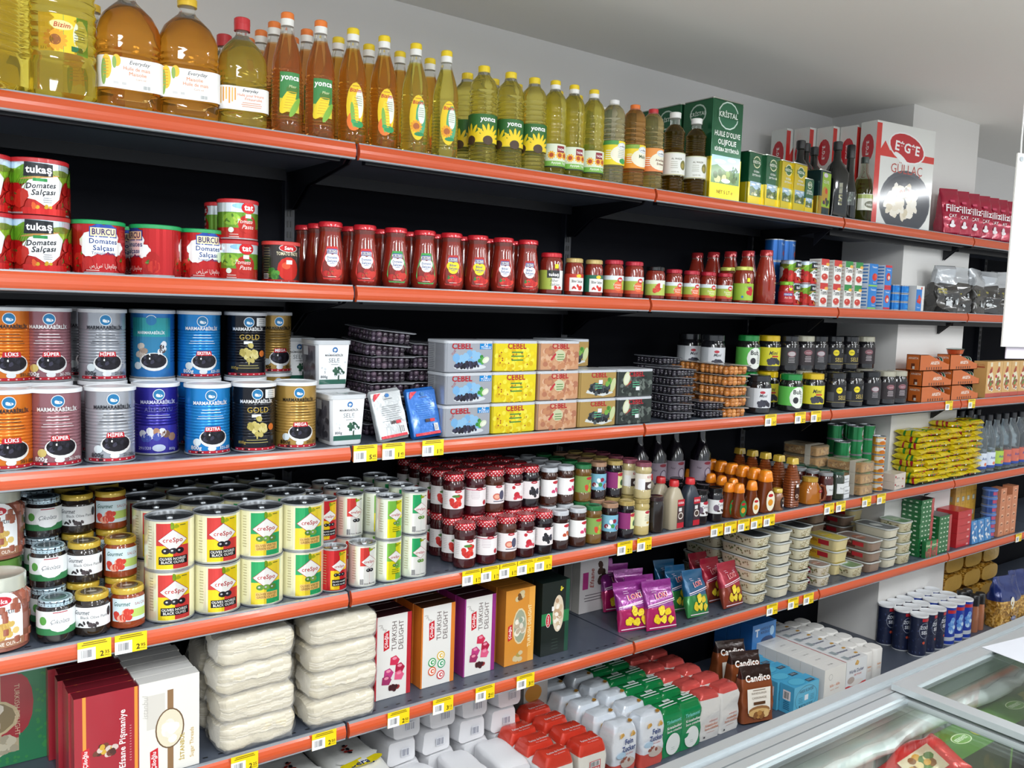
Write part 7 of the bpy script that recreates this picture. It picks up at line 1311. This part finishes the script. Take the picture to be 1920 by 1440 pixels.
# ------------------------------------------------------------------ chest freezer in the aisle
FZ = .88; FY0, FY1, FX0, FX1 = -1.004, -1.76, .62, 4.3; XM = 1.605; W = 'c2c8ca'
b = MB(); t = .045
b.box(FX0, FY0 - t, .08, FX1, FY0, FZ - .04, 'd8dadc').box(FX0, FY1, .08, FX1, FY1 + t, FZ - .04, 'd8dadc').box(FX0, FY1, .08, FX0 + t, FY0, FZ - .04, 'd8dadc').box(FX1 - t, FY1, .08, FX1, FY0, FZ - .04, 'd8dadc').box(FX0, FY1, .08, FX1, FY0, .14, 'c8cacc')
ins = MB(); c = 'b9c0bc'
ins.box(FX0 + t, FY0 - t - .012, .14, FX1 - t, FY0 - t, FZ - .06, c).box(FX0 + t, FY1 + t, .14, FX1 - t, FY1 + t + .012, FZ - .06, c).box(FX0 + t, FY1 + t, .14, FX0 + t + .012, FY0 - t, FZ - .06, c).box(FX1 - t - .012, FY1 + t, .14, FX1 - t, FY0 - t, FZ - .06, c).box(FX0 + t, FY1 + t, .14, FX1 - t, FY0 - t, .38, 'c4c6c6')
def frame(x0, x1, z):
    f = MB(); y0, y1 = FY0, FY1
    for a, e, zz, cc in ((0, .022, .012, W), (.022, .04, .004, '9aa0a4'), (.04, .056, .01, W), (.056, .059, .006, '8a9094'), (.059, .078, .01, W)):
        f.box(x0, y0 - e, z - .04, x1, y0 - a, z + zz - .012, cc).box(x0, y1 + a, z - .04, x1, y1 + e, z + zz - .012, cc)
    return f
def lidframe(x0, x1, y0, y1, z, w=.032):
    f = MB(); f.box(x0, y0 - w, z - .012, x1, y0, z, W).box(x0, y1, z - .012, x1, y1 + w, z, W).box(x0, y1 + w, z - .012, x0 + w, y0 - w, z, W).box(x1 - w, y1 + w, z - .012, x1, y0 - w, z, W)
    f.box(x0 + w, y0 - w - .004, z - .014, x1 - w, y0 - w, z - .006, 'a8aeb2').box(x0 + w - .0, y1 + w, z - .014, x0 + w + .004, y0 - w, z - .006, 'a8aeb2'); return f
ribs_ = MB()
for i in range(40): ribs_.box(FX0 + .1 + i * .09, FY0 - t - .016, .2, FX0 + .103 + i * .09, FY0 - t - .012, FZ - .1, '9aa4a0')
fr = MB()
for yy in (FY0 - t - .016, FY1 + t + .016): fr.tube([(FX0 + .1 + i * .06, yy, FZ - .1) for i in range(59)], .014, 'cfd6d4', 10)
fr.crumple(.016, 22, 3)
put(('chest_freezer', 'freezer', [('cabinet', b.mesh('cabinet', 'enamel')), ('liner', ins.mesh('liner', 'frost')), ('evaporator_fins', ribs_.mesh('evaporator_fins', 'frost')), ('frost', fr.mesh('frost', 'frost')), ('top_rail', frame(FX0, FX1, FZ).mesh('top_rail', 'alu'))]), 0, 0, 0, 'long white chest freezer with aluminium top rails in front of the shelves')
def lid(x0, x1, z, lab):
    p = MB(); w = .032; y0, y1 = FY0 - .05, FY1 + .05; p.box(x0 + w - .002, y1 + w - .002, z - .009, x1 - w + .002, y0 - w + .002, z - .005, 'dfe8e6')
    put(('freezer_lid', 'lid', [('lid_frame', lidframe(x0, x1, y0, y1, z).mesh('lid_frame', 'alu')), ('glass_pane', p.mesh('glass_pane', 'pane'))]), 0, 0, 0, lab, 'sliding glass lids of the freezer')
lid(FX0 + .03, XM + .012, FZ - .006, 'sliding glass lid of the freezer nearest the viewer, under the cross rail')
lid(XM - .018, XM + 1.2, FZ + .012, 'sliding glass lid of the freezer right of the first cross rail')
lid(XM + 1.17, FX1 - .03, FZ - .006, 'farthest sliding glass lid of the freezer')
@memo
def gbox():
    A = Art().ell(-.02, -.0, .03, .016, 'd8e4b8', 22).ell(-.02, 0, .028, .014, '6a9a3a', 22).text('BEREKET', -.02, -.004, .009, 'e4ecd0', .045, bold=1).blobs(.06, .0, .03, .02, 10, .014, ['a8a83a', 'c8b040'], 3)
    return box_parts('frozen_food_box', 'box', .22, .085, .13, '4f7a2e', Art().rect(-.11, 0, .11, .13, '33302e').blobs(.02, .06, .08, .04, 20, .014, ['4a3a2a', '2a2420', '5a4a36'], 4), Art().rect(-.0425, 0, .0425, .13, '8ab85a').text('DÖNER', 0, .06, .016, 'e4ecd0', .07, bold=1), A)
for i, (x, y, z, d) in enumerate(((1.795, -1.108, .75, 'left of the cross rail'), (2.046, -1.104, .755, 'first right of the cross rail'), (2.29, -1.11, .765, 'second right of the cross rail'), (2.04, -1.2, .66, 'lower, before the other ones'))): put(gbox(), x, y, z - .13, 'green frozen food box in the freezer, %s' % d, 'green boxes in the freezer', (0, -.03, .04, .1)[i])
for i, (dx, n) in enumerate(((1.95, 0), (2.5, 1), (1.35, 2))):
    bb = box_parts('frozen_food_box', 'box', .5, .6, .225 - .03 * n, ['8a8078', '5a6a52', '9a958c'][n]); put(bb, dx + .0, -1.37, .38, '%s frozen food carton underneath the others in the freezer' % ['brown grey', 'dull green', 'pale grey'][n], 'cartons deep in the freezer', 0)
b = MB(); R2 = []
for i in range(15):
    u = -1 + i / 7; k = max(.03, 1 - abs(u) ** 3.2); R2.append([(u * .12, p[0], p[1] * k) for p in ring(0, .085 * (1 - .12 * abs(u)), .035, .03, 28)])
b.loft(R2, 'c8322a'); b.crumple(.012, 18, 2); A = Art().rect(-.05, -.05, .06, .04, 'd8c8a8').blobs(.0, .0, .04, .03, 16, .014, ['c8963a', '8a5a2e', 'e0c890', '5a7a3a'], 3).poly([(-.08, -.06), (-.02, -.075), (.0, -.03), (-.06, -.01)], 'e8e0d4').text('PATAT', -.03, -.05, .016, 'b8242a', .05, bold=1)
b.apl(A, (0, 0, .042), (1, 0, 0), (0, 1, 0)); x, y = 1.565, -1.125
put(('frozen_food_bag', 'bag', [('bag_body', b.mesh('bag_body', 'foil'))]), x + .02, y, .745, 'red crumpled frozen food bag lying in the freezer', None, -.35, .35, -.45).scale = (.66, .6, .66)
x, y = G(1905, 1238, FZ + .016); b = MB(); b.box(-.0, -.13, 0, .34, .13, .0008, 'a8aab0'); b.apl(Art().ell(.05, -.03, .028, .016, '5a6a9a').ell(.05, -.03, .026, .014, 'a8aab0').text('info', .05, -.034, .01, '2a3a8a', .036, bold=1, shear=.2).ell(.2, .03, .05, .03, 'd8a8b8'), (0, 0, .0008), (1, 0, 0), (0, 1, 0), .0002)
put(('paper_flyer', 'paper', [('sheet', b.mesh('sheet', 'paper'))]), x + .0, y - .05, FZ + .0125, 'white paper flyer lying on the freezer lid at the right edge', None, -.15)
# ------------------------------------------------------------------ hanging sign
def onplane(px, py, x):
    d = CF + CR * ((px - 960) / FPX) + CU * ((720 - py) / FPX); t = (x - CP.x) / d.x; return CP.y + d.y * t, CP.z + d.z * t
xs = 2.3; y, zt = onplane(1905, 287, xs); _, zb = onplane(1881, 650, xs); _, zc = onplane(1884, 673, xs); ys, _ = onplane(1893, 480, xs)
b = MB(); b.box(0, 0, zb, .42, .004, zt, 'd2d1cd'); b2 = MB(); b2.box(.03, .01, zc, .4, .013, zb + .06, 'd4ccd8')
s = MB(); s.tube([(.012, .002, zt - .012), (.01, .002, zt + .03), (.012, .002, ZC)], .0022, 'c8c8c6', 6).tube([(.37, .002, zt - .02), (.37, .002, ZC)], .0022, 'c8c8c6', 6)
g = MB(); g.tube([(.012, -.002, zt - .014), (.012, .006, zt - .014)], .006, '9aa0a4', 12)
e = put(('hanging_sign', 'sign', [('board', b.mesh('board', 'card')), ('cord', s.mesh('cord', 'plastic')), ('eyelet', g.mesh('eyelet', 'steel'))]), xs, ys, 0, 'white sign board hanging on a cord at the right edge of the photo', None, -.25)
e = put(('paper_notice', 'sign', [('sheet', b2.mesh('sheet', 'paper'))]), xs, ys, 0, 'pale pink sheet showing just below the hanging white board', None, -.25)
